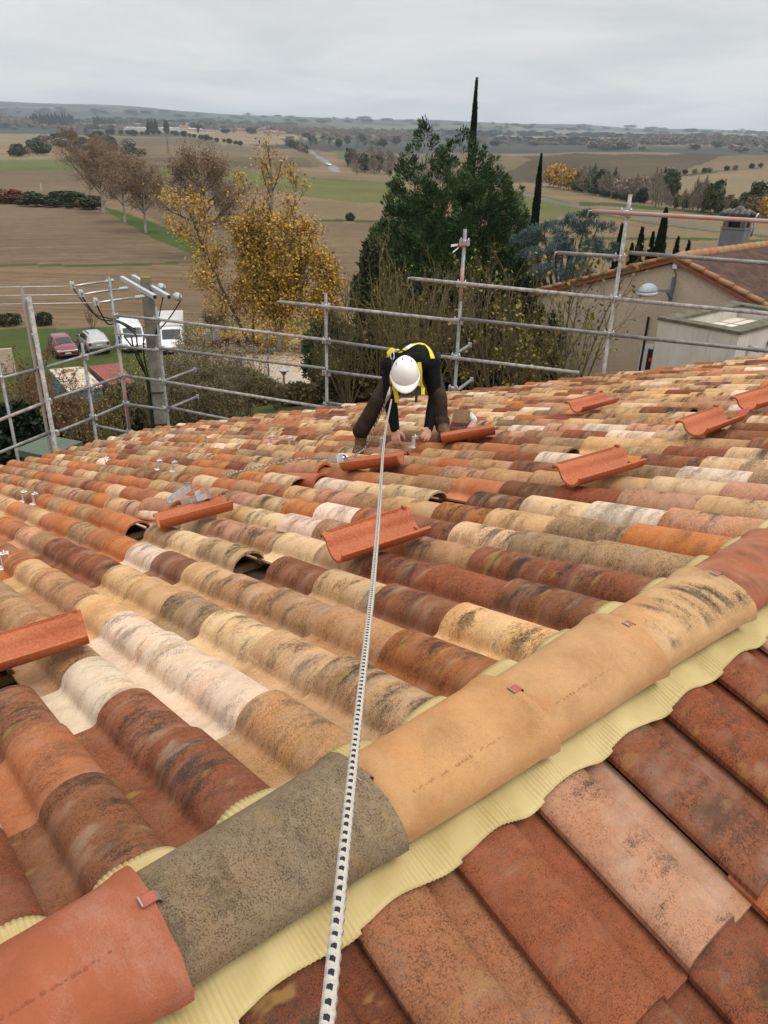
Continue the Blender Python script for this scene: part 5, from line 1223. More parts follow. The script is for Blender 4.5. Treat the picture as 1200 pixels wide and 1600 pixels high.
# ------------------------------------------------------------------ concrete utility pole with its crossarms
M_CONC = mottled('weathered_concrete', (0.235, 0.215, 0.175), (0.13, 0.12, 0.095), 5, 0.95, bump=0.4, fine=40)
M_ARM = mottled('zinc_arm', (0.52, 0.54, 0.56), (0.42, 0.44, 0.46), 10, 0.5, 0.5, metal=0.3)
M_PORC = mottled('white_porcelain', (0.46, 0.48, 0.47), (0.34, 0.37, 0.37), 30, 0.25, 0.6)
M_CABLE = mottled('black_cable', (0.015, 0.015, 0.016), (0.025, 0.025, 0.026), 20, 0.6)
top = at(228, 437, 17.0); zt = top[2]; gp = gz(top[0], top[1])
up_ = thing('utility_pole', 'concrete utility pole with two crossarms, insulators and black cables', 'utility pole', (top[0], top[1], gp)); oU = np.array([top[0], top[1], gp])
mb = MB(); R = []
for z, w_, d_ in ((zt, 0.105, 0.085), (zt - 4, 0.15, 0.12), (gp - 0.5, 0.23, 0.18)):
    R.append([np.array([top[0], top[1], z]) + cR * x * w_ + H(5) * y * d_ for x, y in ((-1, -.8), (-.8, -1), (.8, -1), (1, -.8), (1, .8), (.8, 1), (-.8, 1), (-1, .8))])
mb.loft(R, smooth=False); pk = mb.build('pole', M_CONC, up_, origin=oU)
mb = MB(); mb.box(top + Z3 * 0.03, (0.20, 0.16, 0.06)); mb.build('pole_cap', mottled('yellow_lichen', (0.26, 0.20, 0.06), (0.17, 0.14, 0.05), 14, 0.95), up_, origin=oU)
arms = []
for (p, q, zz) in (((190, 434), (242, 464), zt - 0.16), ((208, 432), (264, 464), zt - 0.16)):
    a, b = at_z(*p, zz), at_z(*q, zz); d = b - a; L = np.linalg.norm(d); d /= L; s_ = np.array([-d[1], d[0], 0]); arms.append((a, b, d, s_))
    mb = MB(); mb.box((a + b) / 2, (L, 0.085, 0.085), axes=(d, s_, Z3)); mb.build('crossarm', M_ARM, up_, origin=oU)
    mb = MB(); mb.box(b + d * 0.004, (0.006, 0.07, 0.07), axes=(d, s_, Z3)); mb.build('arm_end', M_VOID, up_, origin=oU)
lin = at_z(0, 471, zt - .25) - at_z(150, 473, zt - .25); lin[2] = 0; lin /= np.linalg.norm(lin)
INS = [((178, 438), (113, 447)), ((200, 450), (127, 460)), ((226, 463), (150, 473))]
for i, (p, q) in enumerate(INS):
    z_ = zt - 0.14 - 0.02 * i; a, b = at_z(*p, z_), at_z(*q, z_); d = b - a; L = np.linalg.norm(d); d /= L; s_ = np.cross(d, Z3); s_ /= np.linalg.norm(s_); u_ = np.cross(s_, d)
    m2 = MB(); m2.lathe(a, [(0.02, 0)] + [(r, 0.03 + 0.052 * k + e_) for k in range(4) for r, e_ in ((0.02, 0), (0.046, 0.012), (0.042, 0.022), (0.02, 0.03))] + [(0.015, 0.27)], 12, axes=(s_, u_, d)); m2.build('string_insulator', M_PORC, up_, origin=oU)
    m2 = MB(); m2.tube([a + d * 0.27, a + d * L * 0.7, b], [0.018, 0.03, 0.012], 6); m2.build('tension_rod', M_STEEL, up_, origin=oU)
    m2 = MB(); m2.box(b, (0.10, 0.06, 0.10), axes=(d, s_, Z3)); m2.tube([b - s_ * 0.04, b - s_ * 0.04 + Z3 * 0.1], 0.02, 6); m2.tube([b + s_ * 0.04, b + s_ * 0.04 + Z3 * 0.1], 0.02, 6); m2.build('line_clamp', M_PORC, up_, origin=oU)
    jm = at(185, 500, 16.9)
    m2 = MB(); m2.tube(smooth_path([b - Z3 * 0.03, b * 0.6 + jm * 0.4 - Z3 * 0.35, jm, at(212, 515 + 4 * i, 16.8)], 20), 0.016, 6); m2.build('jumper_cable', M_CABLE, up_, origin=oU)
    far_ = b + (lin + Z3 * 0.012) * 46
    Pw = np.array([b * (1 - t) + far_ * t - Z3 * 0.5 * 4 * t * (1 - t) for t in np.linspace(0, 1, 24)])
    mw = MB(); mw.tube(Pw, 0.009, 5); w_o = mw.build('power_wire', M_STEEL, None, origin=Pw[0]); w_o.location = Vector(Pw[0])
    tag(w_o, ('topmost of the three wires running left from the utility pole', 'middle of the three wires running left from the utility pole', 'lowest of the three wires running left from the utility pole')[i], 'wire', 'wires from the utility pole')
for p, c_ in (((253, 449), arms[1]), ((278, 464), arms[1])):
    c = at_z(*p, zt - 0.16); d = arms[1][2]; m2 = MB(); u_ = np.cross(arms[1][3], d)
    m2.lathe(c - d * 0.14, [(0.02, 0), (0.06, 0.03), (0.085, 0.05), (0.088, 0.11), (0.070, 0.13), (0.086, 0.15), (0.080, 0.21), (0.05, 0.25), (0.02, 0.29)], 14, axes=(arms[1][3], u_, d)); m2.build('cap_insulator', M_PORC, up_, origin=oU)
    m2 = MB(); e_ = c + d * 0.16; m2.tube([e_, e_ + Z3 * 0.08, e_ - Z3 * 0.08], 0.02, 6); m2.build('line_clamp', M_STEEL, up_, origin=oU)
    m2 = MB(); m2.tube(smooth_path([e_ - Z3 * 0.06, e_ - Z3 * 0.5 + (top - e_) * np.array([.35, .35, 0]), np.array([top[0], top[1], zt - 1.25]) + cR * 0.12 - cF * .1], 16), 0.014, 6); m2.build('jumper_cable', M_CABLE, up_, origin=oU)
for k in range(4):
    x0 = np.array([top[0], top[1], 0]) - cR * (0.17 + 0.03 * (k % 2)) - H(5) * (0.05 + 0.03 * (k // 2)); 
    P = [x0 + Z3 * (zt - 1.2) + cR * (0.1 - 0.14 * k) - H(5) * .25, x0 + Z3 * (zt - 1.7) - cR * 0.18 * (k % 3) * .5 - H(5) * .2, x0 + Z3 * (zt - 2.2), x0 + Z3 * (zt - 4) - cR * 0.03, x0 + Z3 * gp - cR * 0.05]
    m2 = MB(); m2.tube(smooth_path(P, 26), 0.018, 6); m2.build('down_cable', M_CABLE, up_, origin=oU)
m2 = MB(); m2.tube([np.array([top[0], top[1], zt - 1.15]) - cR * 0.75 - H(5) * .3, np.array([top[0], top[1], zt - 1.2]) - H(5) * .3 + cR * 0.25], 0.02, 6); m2.build('cable_bracket', M_STEEL, up_, origin=oU)
for z in (2.6, 3.4, 4.4, 5.3):
    m2 = MB(); w_ = 0.115 + 0.0115 * z; m2.box(np.array([top[0], top[1], zt - z]), (2 * w_ + .03, 1.7 * w_ + .04, 0.018), axes=(cR, H(5), Z3)); m2.build('pole_band', M_VOID, up_, origin=oU)

# ------------------------------------------------------------------ garden sheds and the green cabinet
M_BLUE = mottled('blue_painted_wall', (0.085, 0.27, 0.33), (0.05, 0.15, 0.22), 2.5, 0.8)
M_WROOF = mottled('stained_white_sheet', (0.58, 0.52, 0.43), (0.36, 0.24, 0.15), 1.6, 0.85, bump=0.2, fine=20)
M_RROOF = mottled('faded_red_sheet', (0.30, 0.085, 0.070), (0.22, 0.08, 0.065), 2.2, 0.85, bump=0.2, fine=20)
def shed(name, lab, cat, quad, h, M_r, M_w, thick=0.08, over=0.12, ribs=0):
    c = on_ground_h(*quad[0], h); z = c[2]; Q = [at_z(x, y, z) for x, y in quad]; ce = sum(Q) / 4; g0 = min(gz(q[0], q[1]) for q in Q) - 0.2
    o = thing(name, lab, cat, (ce[0], ce[1], g0)); org = np.array([ce[0], ce[1], g0])
    mb = MB(); mb.prism(Q, Z3 * -thick); rf = mb.build('roof', M_r, o, origin=org)
    if ribs:
        for k in range(1, ribs):
            t = k / ribs; a, b = Q[0] * (1 - t) + Q[1] * t, Q[3] * (1 - t) + Q[2] * t; m2 = MB(); m2.tube([a + Z3 * 0.004, b + Z3 * 0.004], 0.022, 6); m2.build('roof_rib', M_r, rf, origin=org)
    I = [q + (ce - q) * over / np.linalg.norm(ce - q) - Z3 * thick for q in Q]
    mb = MB(); mb.add(I + [np.array([q[0], q[1], g0 - .3]) for q in I], [(i, (i + 1) % 4, 4 + (i + 1) % 4, 4 + i) for i in range(4)]); mb.build('wall', M_w, o, origin=org); return o, Q, org
so_, Q, org = shed('garden_shed', 'low shed with blue walls and a stained white roof', 'shed', [(77, 577), (129, 572), (161, 603), (107, 613)], 2.2, M_WROOF, M_BLUE, ribs=8)
mb = MB(); a, b = Q[0] * 0.5 + Q[3] * 0.5, Q[0] * .2 + Q[3] * .8; d = (b - a); mb.prism([a + d * .0 - Z3 * 0.5, a + d * 0.9 - Z3 * 0.35, a + d * 0.7 - Z3 * 1.3, a - Z3 * 1.5], np.cross(d, Z3) / np.linalg.norm(d) * 0.03 * (1 if (np.cross(d, Z3) @ (CAM - a)) > 0 else -1)); mb.build('dark_panel', mottled('dark_blue_paint', (0.03, 0.05, 0.10), (0.04, 0.07, 0.13)), so_, origin=org)
mb = MB(); q0 = Q[0] * .72 + Q[1] * .28; mb.prism([q0 + (Q[3] - Q[0]) * .1 + Z3 * .004, q0 + (Q[1] - Q[0]) * .42 + (Q[3] - Q[0]) * .07 + Z3 * .004, q0 + (Q[1] - Q[0]) * .3 + (Q[3] - Q[0]) * .2 + Z3 * .004, q0 + (Q[3] - Q[0]) * .24 + Z3 * .004], Z3 * 0.006); mb.build('rust_stain', mottled('rust', (0.20, 0.07, 0.03), (0.26, 0.12, 0.06), 6), so_, origin=org)
shed('garden_shed', 'low shed with a faded red roof behind the scaffold corner', 'shed', [(138, 572), (185, 567), (212, 597), (172, 601)], 2.2, M_RROOF, mottled('shed_planks', (0.20, 0.16, 0.12), (0.13, 0.10, 0.08), 3), ribs=9)
shed('metal_cabinet', 'dark green metal cabinet with a flat roof below the left eave', 'cabinet', [(22, 702), (76, 680), (129, 690), (74, 713)], 2.0, mottled('green_enamel', (0.085, 0.115, 0.078), (0.065, 0.09, 0.06), 4, 0.55), mottled('green_enamel_dark', (0.05, 0.075, 0.055), (0.04, 0.06, 0.045), 4, 0.55), thick=0.14, over=0.10)
o = on_ground(8, 585); wl = thing('garden_wall', 'low pale garden wall at the far left edge beyond the scaffold', 'wall', o)
mb = MB(); mb.box((-0.6, 0, 0.7), (2.6, 0.25, 2.2), rotz=0.5); mb.build('wall_body', M_RENDER, wl)

# park lamps, planter, bench, heap
M_GLASSL = mottled('lamp_glass', (0.50, 0.47, 0.38), (0.42, 0.40, 0.33), 8, 0.3, 0.5); M_RUSTP = mottled('rust_painted_pole', (0.24, 0.095, 0.05), (0.19, 0.085, 0.05), 6, 0.7); M_BLUEP = mottled('blue_grey_pole', (0.10, 0.13, 0.16), (0.08, 0.11, 0.14), 6, 0.6)
def park_lamp(px, base_y, top_y, lab, P=None):
    P = on_ground(px, base_y) if P is None else P
    d = float((P - CAM) @ cF); tp = at(px - (base_y - top_y) * 0.05, top_y, d); h = tp[2] - P[2]
    o = thing('park_lamp', lab, 'street lamp', P, 0, 'lamps along the garden path')
    mb = MB(); mb.tube([(0, 0, -0.2), (0, 0, h * 0.52)], 0.06, 10); mb.build('lower_pole', M_BLUEP, o)
    mb = MB(); mb.tube([(0, 0, h * 0.52), (0, 0, h * 0.84)], 0.05, 10); mb.build('upper_pole', M_RUSTP, o)
    mb = MB(); mb.lathe((0, 0, h * 0.82), [(0.06, 0), (0.12, 0.05), (0.10, 0.1)], 10); mb.build('lamp_collar', M_BLUEP, o)
    mb = MB(); mb.lathe((0, 0, h * 0.84), [(0.10, 0.03), (0.24, h * 0.13)], 8, smooth=False); mb.build('lamp_glass', M_GLASSL, o)
    mb = MB()
    for k in range(4):
        a = k * pi / 2 + .4; mb.tube([(0.105 * cos(a), 0.105 * sin(a), h * 0.86), (0.25 * cos(a), 0.25 * sin(a), h * 0.97)], 0.012, 5)
    mb.build('lantern_frame', M_BLUEP, o)
    mb = MB(); mb.lathe((0, 0, h * 0.965), [(0.29, 0), (0.28, 0.05), (0.10, h * 0.035), (0.0, h * 0.04)], 10); mb.build('lamp_roof', mottled('pale_lamp_roof', (0.40, 0.40, 0.38), (0.33, 0.33, 0.32)), o); return h, d
hL_, dL_ = park_lamp(420, 588, 510, 'park lamp with a pale cap standing on the path edge under the yellow tree')
P2 = at(443, 572, dL_ * 0.76); P2[2] = gz(P2[0], P2[1]); park_lamp(443, 650, 572, 'nearer park lamp half hidden by shrubs below the first', P2)
P = on_ground(332, 530); o = thing('stone_planter', 'round pale stone planter beside the grass', 'planter', P); mb = MB(); mb.lathe((0, 0, -0.1), [(0.62, 0), (0.60, 0.1), (0.68, 0.85), (0.62, 0.88), (0.55, 0.75), (0.0, 0.72)], 18); mb.build('bowl', mottled('pale_stone', (0.42, 0.38, 0.32), (0.32, 0.29, 0.24), 5), o); PLANTER = P
P = on_ground(410, 553); o = thing('stone_bench', 'low stone slab bench by the gravel path', 'bench', P); mb = MB(); mb.box((0, 0, 0.40), (2.2, 0.45, 0.14), rotz=-0.2); mb.build('seat', M_CONC, o); mb = MB(); mb.box((-0.7 * cos(.2), 0.7 * sin(.2), 0.16), (0.25, 0.4, 0.34), rotz=-.2); mb.build('leg', M_CONC, o); mb = MB(); mb.box((0.7 * cos(.2), -0.7 * sin(.2), 0.16), (0.25, 0.4, 0.34), rotz=-.2); mb.build('leg', M_CONC, o)
P = on_ground(478, 551); o = thing('stone_block', 'pale stone block beside the gravel path', 'block', P); mb = MB(); mb.box((0, 0, 0.5), (0.7, 0.6, 1.1), rotz=0.3); mb.build('block', M_CONC, o, bevel=0.05)
P = on_ground(362, 540); o = thing('branch_heap', 'heap of reddish cut branches on the dry leaves', 'heap', P); mb = MB(); rs = np.random.RandomState(6)
for k in range(260):
    a = rs.uniform(0, 6.28); c = np.array([rs.normal(0, 1.1), rs.normal(0, 0.6), 0]); c[2] = max(0.05, 0.75 * exp(-(c[0] / 1.2) ** 2 - (c[1] / .8) ** 2) * rs.uniform(0.3, 1)); d = np.array([cos(a), sin(a), rs.uniform(-.2, .5)]) * rs.uniform(0.3, 0.9); mb.tube([c - d / 2, c + d / 2], 0.028, 4)
mb.build('branches', mottled('red_brown_bark', (0.20, 0.075, 0.055), (0.12, 0.06, 0.045), 1.2), o)

# ------------------------------------------------------------------ vehicles
M_GLASS = mottled('dark_car_glass', (0.018, 0.022, 0.026), (0.03, 0.035, 0.04), 2, 0.12, 0.6); M_TYRE = mottled('tyre', (0.018, 0.018, 0.019), (0.026, 0.026, 0.026), 20, 0.9); M_RIM = mottled('wheel_rim', (0.40, 0.40, 0.41), (0.32, 0.32, 0.33), 20, 0.4, 0.5, metal=.6)
M_LENS = mottled('headlamp', (0.55, 0.57, 0.58), (0.42, 0.44, 0.46), 20, 0.15, 0.6); M_TAIL = mottled('tail_lamp', (0.20, 0.02, 0.02), (0.12, 0.015, 0.015), 20, 0.2, 0.5); M_BLKP = mottled('black_trim', (0.02, 0.02, 0.021), (0.028, 0.028, 0.029), 20, 0.55); M_PLATE = mottled('number_plate', (0.62, 0.62, 0.62), (0.56, 0.56, 0.57), 20, 0.5)
def paint(name, c, metal=0.0):
    k = NT(name, 0.28, 0.5); k.base(k.mix(k.sm(k.noise(k.obj(), 2.5, 5, 0.65), 0.35, 0.75), c, tuple(q * 0.82 + 0.01 for q in c))); k.b.inputs['Coat Weight'].default_value = 0.5; k.b.inputs['Metallic'].default_value = metal; return k.m
def vehicle(name, lab, P, head, prof_, halfw, M_b, glass, wheels, wr, front_lights, rear_lights, extras=None, cat='car'):
    """prof_: stations along the length (y, underside, belt height, roof height, half width at roof); front is +y"""
    o = thing(name, lab, cat, P, -radians(head))
    ys = np.array([p[0] for p in prof_]); zb = np.array([p[1] for p in prof_]); zl = np.array([p[2] for p in prof_]); zr = np.array([p[3] for p in prof_]); wr_ = np.array([p[4] for p in prof_]); wb = np.array([p[5] if len(p) > 5 else halfw for p in prof_])
    def sec(y):
        b, l, r, w2, w = [np.interp(y, ys, q) for q in (zb, zl, zr, wr_, wb)]
        return [(w * 0.90, b), (w * 0.985, b + 0.10), (w, b + (l - b) * 0.5), (w * 0.985, l - 0.05), (w * 0.955, l), (w2 + (w * 0.955 - w2) * 0.12, r - 0.09 if r - l > .15 else r - 0.03), (w2 * 0.90, r - 0.02), (w2 * 0.5, r)]
    yy = np.unique(np.concatenate([np.linspace(ys[0], ys[-1], 40), ys])); R = []
    for y in yy:
        s_ = sec(y); R.append([np.array([x, y, z]) for x, z in s_] + [np.array([-x, y, z]) for x, z in reversed(s_)])
    mb = MB(); mb.loft(R); body = mb.build('body', M_b, o)
    def side(y, f, sg, off=0.012):
        s_ = sec(y); a, b = np.array(s_[4]), np.array(s_[5]); q = a * (1 - f) + b * f; return np.array([sg * (q[0] + off), y, q[1]])
    for (y0, y1, f0, f1, sl0, sl1) in glass['side']:
        for sg in (-1, 1):
            G = [[side(y0 + (y1 - y0) * t + (sl0 if t < .5 else sl1) * f, f0 + (f1 - f0) * f, sg) for f in (0, 1)] for t in np.linspace(0, 1, 6)]
            mb = MB(); mb.grid(np.array(G)); mb.build('side_window', M_GLASS, o)
    def panel(y0, y1, wf, nm, off):
        G = []
        for t in np.linspace(0, 1, 6):
            y = y0 + (y1 - y0) * t; s_ = sec(y); w2 = np.interp(y, ys, wr_); z = s_[7][1]; row = []
            for u in np.linspace(-1, 1, 7): row.append(np.array([u * w2 * wf, y, z - 0.03 * abs(u) ** 3]) + np.array([0, off[0], off[1]]))
            G.append(row)
        mb = MB(); mb.grid(np.array(G)); return mb.build(nm, M_GLASS, o)
    if 'front' in glass: panel(*glass['front'], 'windscreen', (0.012, 0.012))
    if 'rear' in glass: panel(*glass['rear'], 'rear_window', (-0.012, 0.012))
    for wy in wheels:
        for sg in (-1, 1):
            ax = (np.array([0, 1.0, 0]), np.array([0, 0, 1.0]), np.array([sg * 1.0, 0, 0])); c = np.array([sg * (halfw - 0.19), wy, wr])
            mb = MB(); mb.lathe(c, [(wr * 0.6, 0), (wr * 0.95, 0.0), (wr, 0.03), (wr, 0.17), (wr * 0.95, 0.20), (wr * 0.62, 0.205)], 20, axes=ax); wl_ = mb.build('wheel', M_TYRE, o)
            mb = MB(); mb.lathe(c, [(0.0, 0.18), (wr * 0.2, 0.20), (wr * 0.62, 0.19), (wr * 0.64, 0.207)], 10, axes=ax); mb.build('rim', M_RIM, wl_)
            mb = MB(); A = np.linspace(0, pi, 12); mb.prism([np.array([sg * (halfw * 0.998 - 0.004), wy + (wr + .07) * cos(a), wr + (wr + .07) * sin(a)]) for a in A], (sg * 0.008, 0, 0)); mb.build('wheel_arch', M_BLKP, o)
    for (x, y, z, sx, sy, sz) in front_lights:
        for sg in (-1, 1): mb = MB(); mb.box((sg * x, y, z), (sx, sy, sz)); mb.build('headlight', M_LENS, o, bevel=0.02)
    for (x, y, z, sx, sy, sz) in rear_lights:
        for sg in (-1, 1): mb = MB(); mb.box((sg * x, y, z), (sx, sy, sz)); mb.build('tail_light', M_TAIL, o, bevel=0.02)
    for nm, c, s_, m_ in (extras or []): mb = MB(); mb.box(c, s_); mb.build(nm, m_, o, bevel=min(s_) * 0.2)
    return o
hatch = [(-2.02, 0.42, 0.80, 0.86, 0.60, 0.72), (-1.95, 0.25, 0.93, 1.02, 0.62, 0.84), (-1.55, 0.22, 0.97, 1.38, 0.60), (-1.0, 0.22, 0.97, 1.44, 0.60), (-0.2, 0.22, 0.95, 1.45, 0.60), (0.25, 0.22, 0.94, 1.38, 0.60), (0.95, 0.22, 0.90, 0.99, 0.66), (1.5, 0.22, 0.80, 0.90, 0.66), (1.9, 0.22, 0.66, 0.74, 0.66, 0.82), (2.05, 0.30, 0.55, 0.60, 0.55, 0.70)]
def place_at(px, py, head, fwd):
    P = on_ground(px, py); h = H(head); P = P - h * fwd; P[2] = gz(P[0], P[1]); return P
vehicle('parked_car', 'dark red hatchback parked on the grass', place_at(108, 561, 148, 2.0), 148, hatch, 0.87, paint('red_car_paint', (0.15, 0.008, 0.014)), {'side': [(-1.45, -0.55, 0.12, 0.92, 0.1, 0), (-0.5, 0.75, 0.12, 0.92, 0, -0.42)], 'front': (0.9, 0.27, 0.86), 'rear': (-1.9, -1.6, 0.85)}, (1.28, -1.26), 0.31,
        [(0.62, 1.93, 0.66, 0.30, 0.14, 0.10)], [(0.66, -1.97, 0.84, 0.25, 0.1, 0.14)], [('grille', (0, 2.0, 0.48), (0.85, 0.10, 0.14), M_BLKP), ('number_plate', (0, 2.07, 0.47), (0.46, 0.02, 0.10), M_PLATE), ('bumper', (0, 2.0, 0.30), (1.45, 0.14, 0.10), M_BLKP), ('mirror', (0.98, 0.62, 0.98), (0.2, 0.12, 0.13), M_BLKP), ('mirror', (-0.98, 0.62, 0.98), (0.2, 0.12, 0.13), M_BLKP)])
suv = [(-2.12, 0.45, 0.95, 1.02, 0.66, 0.80), (-2.05, 0.33, 1.06, 1.16, 0.68, 0.86), (-1.75, 0.30, 1.08, 1.58, 0.64), (-1.0, 0.30, 1.08, 1.66, 0.64), (0.0, 0.30, 1.06, 1.66, 0.64), (0.45, 0.30, 1.05, 1.58, 0.64), (1.05, 0.30, 1.03, 1.12, 0.72), (1.7, 0.30, 0.95, 1.04, 0.72), (2.05, 0.32, 0.85, 0.92, 0.70, 0.84), (2.15, 0.4, 0.7, 0.75, 0.6, 0.72)]
vehicle('parked_car', 'silver four wheel drive seen from behind on the grass', place_at(157, 555, -33, -2.05), -33, suv, 0.90, paint('silver_car_paint', (0.42, 0.43, 0.44), 0.3), {'side': [(-1.6, -0.75, 0.12, 0.9, 0.12, 0), (-0.7, 0.15, 0.12, 0.9, 0, 0), (0.2, 0.9, 0.12, 0.9, 0, -0.32)], 'front': (1.0, 0.5, 0.86), 'rear': (-2.03, -1.77, 0.88)}, (1.36, -1.32), 0.36,
        [(0.62, 2.02, 0.82, 0.3, 0.14, 0.16)], [(0.70, -2.08, 0.93, 0.22, 0.12, 0.26)], [('bumper', (0, -2.12, 0.50), (1.6, 0.14, 0.24), M_BLKP), ('number_plate', (0, -2.14, 0.82), (0.46, 0.03, 0.10), M_PLATE), ('roof_rail', (0.56, -0.6, 1.70), (0.05, 1.9, 0.05), M_BLKP), ('roof_rail', (-0.56, -0.6, 1.70), (0.05, 1.9, 0.05), M_BLKP), ('mirror', (1.0, 0.75, 1.12), (0.2, 0.12, 0.15), M_BLKP), ('mirror', (-1.0, 0.75, 1.12), (0.2, 0.12, 0.15), M_BLKP)])
van = [(-2.9, 0.35, 1.25, 2.35, 0.86, 0.97), (-2.7, 0.30, 1.25, 2.42, 0.86), (0.9, 0.30, 1.25, 2.42, 0.86), (1.35, 0.30, 1.25, 2.28, 0.84), (2.1, 0.30, 1.22, 1.36, 0.82), (2.55, 0.30, 1.05, 1.16, 0.82), (2.75, 0.32, 0.80, 0.88, 0.80, 0.94), (2.85, 0.4, 0.6, 0.65, 0.7, 0.85)]
VX = lambda s: [('bumper', (0, 2.78, 0.42), (1.8, 0.16, 0.26), M_BLKP), ('grille', (0, 2.80, 0.72), (0.8, 0.08, 0.10), M_BLKP), ('number_plate', (0, 2.88, 0.45), (0.46, 0.02, 0.10), M_PLATE), ('mirror', (1.13, 1.75, 1.38), (0.2, 0.12, 0.3), M_BLKP), ('mirror', (-1.13, 1.75, 1.38), (0.2, 0.12, 0.3), M_BLKP)]
M_VAN = paint('white_van_paint', (0.70, 0.70, 0.69))
vn1 = vehicle('parked_van', 'white panel van standing behind the utility pole', place_at(213, 552, 156, 2.8), 156, van, 0.99, M_VAN, {'side': [(0.75, 1.9, 0.08, 0.62, 0, -0.35)], 'front': (2.05, 1.38, 0.88)}, (1.85, -1.65), 0.34, [(0.72, 2.68, 0.88, 0.30, 0.2, 0.20)], [(0.85, -2.92, 1.0, 0.18, 0.08, 0.5)], VX(0), 'van')
vv = vehicle('parked_van', 'white van with a tall pale cargo box behind its cab, rightmost of the vehicles', place_at(270, 555, 166, 2.8), 166, van, 0.99, M_VAN, {'side': [(0.75, 1.9, 0.08, 0.62, 0, -0.35)], 'front': (2.05, 1.38, 0.88)}, (1.85, -1.65), 0.34, [(0.72, 2.68, 0.88, 0.30, 0.2, 0.20)], [(0.85, -2.92, 1.0, 0.18, 0.08, 0.5)], VX(0), 'van')
mb = MB(); mb.prism([(-1.02, 0.9, 2.46), (-1.02, 0.35, 3.05), (-1.02, -2.95, 3.15), (-1.02, -2.95, 2.46)], (2.04, 0, 0)); mb.build('cargo_box', mottled('cream_panel', (0.62, 0.60, 0.55), (0.56, 0.54, 0.50), 2, 0.6), vv, bevel=0.04)
vn1.scale = (1, 1, 0.80); vv.scale = (1, 1, 0.80)
P = on_ground(513, 259); oo = vehicle('distant_car', 'tiny white car on the far road', P, 150, hatch, 0.87, M_VAN, {'side': [(-1.45, 0.75, 0.12, 0.92, 0.1, -.4)], 'front': (0.9, 0.27, 0.86)}, (1.28, -1.26), 0.31, [], [], [])
oo.scale = (1.6, 1.6, 1.6)
# a pale telegraph post in the field and a lattice mast beyond
P = on_ground(68, 318); d = float((P - CAM) @ cF); o = thing('field_post', 'thin pale post standing against the dark hedge', 'post', P); mb = MB(); mb.tube([(0, 0, 0), (0, 0, 26 / FPX * d * 1.1)], [0.22, 0.16], 6); mb.build('post', mottled('pale_wood', (0.34, 0.31, 0.26), (0.28, 0.25, 0.2)), o)
P = on_ground(263, 240); d = float((P - CAM) @ cF); hM = 30 / FPX * d; o = thing('lattice_mast', 'slim grey lattice mast far out in the fields', 'mast', P); mb = MB(); rr = hM * 0.07
for a in range(4):
    q = np.array([cos(a * pi / 2), sin(a * pi / 2), 0]); mb.tube([q * rr, q * rr * 0.25 + np.array([0, 0, hM])], 0.10, 4)
    for k in range(8): z0, z1 = hM * k / 8, hM * (k + 1) / 8; q2 = np.array([cos((a + 1) * pi / 2), sin((a + 1) * pi / 2), 0]); mb.tube([q * rr * (1 - .75 * k / 8) + np.array([0, 0, z0]), q2 * rr * (1 - .75 * (k + 1) / 8) + np.array([0, 0, z1])], 0.06, 4)
mb.build('lattice', mottled('mast_grey', (0.16, 0.16, 0.16), (0.13, 0.13, 0.13)), o)

# ------------------------------------------------------------------ the village on the horizon
M_HW = mottled('white_house_wall', (0.62, 0.58, 0.52), (0.54, 0.50, 0.45), 0.2); M_HT = mottled('tan_house_wall', (0.40, 0.31, 0.22), (0.34, 0.26, 0.19), 0.2); M_HR = mottled('village_roof', (0.27, 0.13, 0.085), (0.21, 0.11, 0.075), 0.3); M_WIN = mottled('far_window', (0.05, 0.05, 0.055), (0.06, 0.06, 0.065))
HS = [(163, 200, 13, 5, 'T'), (175, 199, 12, 5, 'T'), (206, 193, 14, 4, 'W'), (216, 197, 10, 4, 'T'), (288, 206, 13, 9, 'W'), (301, 208, 12, 6, 'W'), (296, 200, 11, 7, 'T'), (318, 208, 12, 5, 'W'), (329, 208, 9, 5, 'W'), (352, 206, 15, 5, 'T'), (366, 205, 13, 5, 'T'), (378, 206, 10, 5, 'T'), (392, 207, 12, 5, 'T'), (418, 210, 11, 6, 'T'), (428, 211, 14, 7, 'T'), (441, 211, 10, 5, 'T'), (563, 210, 12, 4, 'T')]
NM = ['one of the tan village houses under the cypress row', 'white village house', 'tan village house']
for i, (x, y, wpx, hpx, kd) in enumerate(HS):
    P = on_ground(x, y); d = float((P - CAM) @ cF); s_ = d / FPX; wd, hh = wpx * s_, hpx * s_ * 0.62
    lab = 'white walled village house with a red roof on the horizon' if kd == 'W' else 'tan walled village house with a red brown roof on the horizon'
    o = thing('village_house', lab, 'house', P, radians(10 + (i * 37) % 40 - 20), 'white village houses on the horizon' if kd == 'W' else 'tan village houses on the horizon')
    mb = MB(); mb.box((0, 0, hh / 2 - 2), (wd, wd * 0.6, hh + 4)); mb.build('wall', M_HW if kd == 'W' else M_HT, o)
    mb = MB(); w2, dp, rh = wd * 0.54, wd * 0.34, hpx * s_ * 0.40; mb.add([(-w2, -dp, hh), (w2, -dp, hh), (w2, dp, hh), (-w2, dp, hh), (-w2, 0, hh + rh), (w2, 0, hh + rh)], [(0, 1, 5, 4), (2, 3, 4, 5), (0, 4, 3), (1, 2, 5), (0, 3, 2, 1)]); mb.build('roof', M_HR, o)
    for k in range(3): mb = MB(); mb.box((wd * (-0.3 + 0.3 * k), -wd * 0.302, hh * 0.55), (wd * 0.09, 0.2, hh * 0.35)); mb.build('window', M_WIN, o)
M_GH = mottled('greenhouse_sheet', (0.62, 0.64, 0.66), (0.54, 0.56, 0.58), 0.05, 0.5)
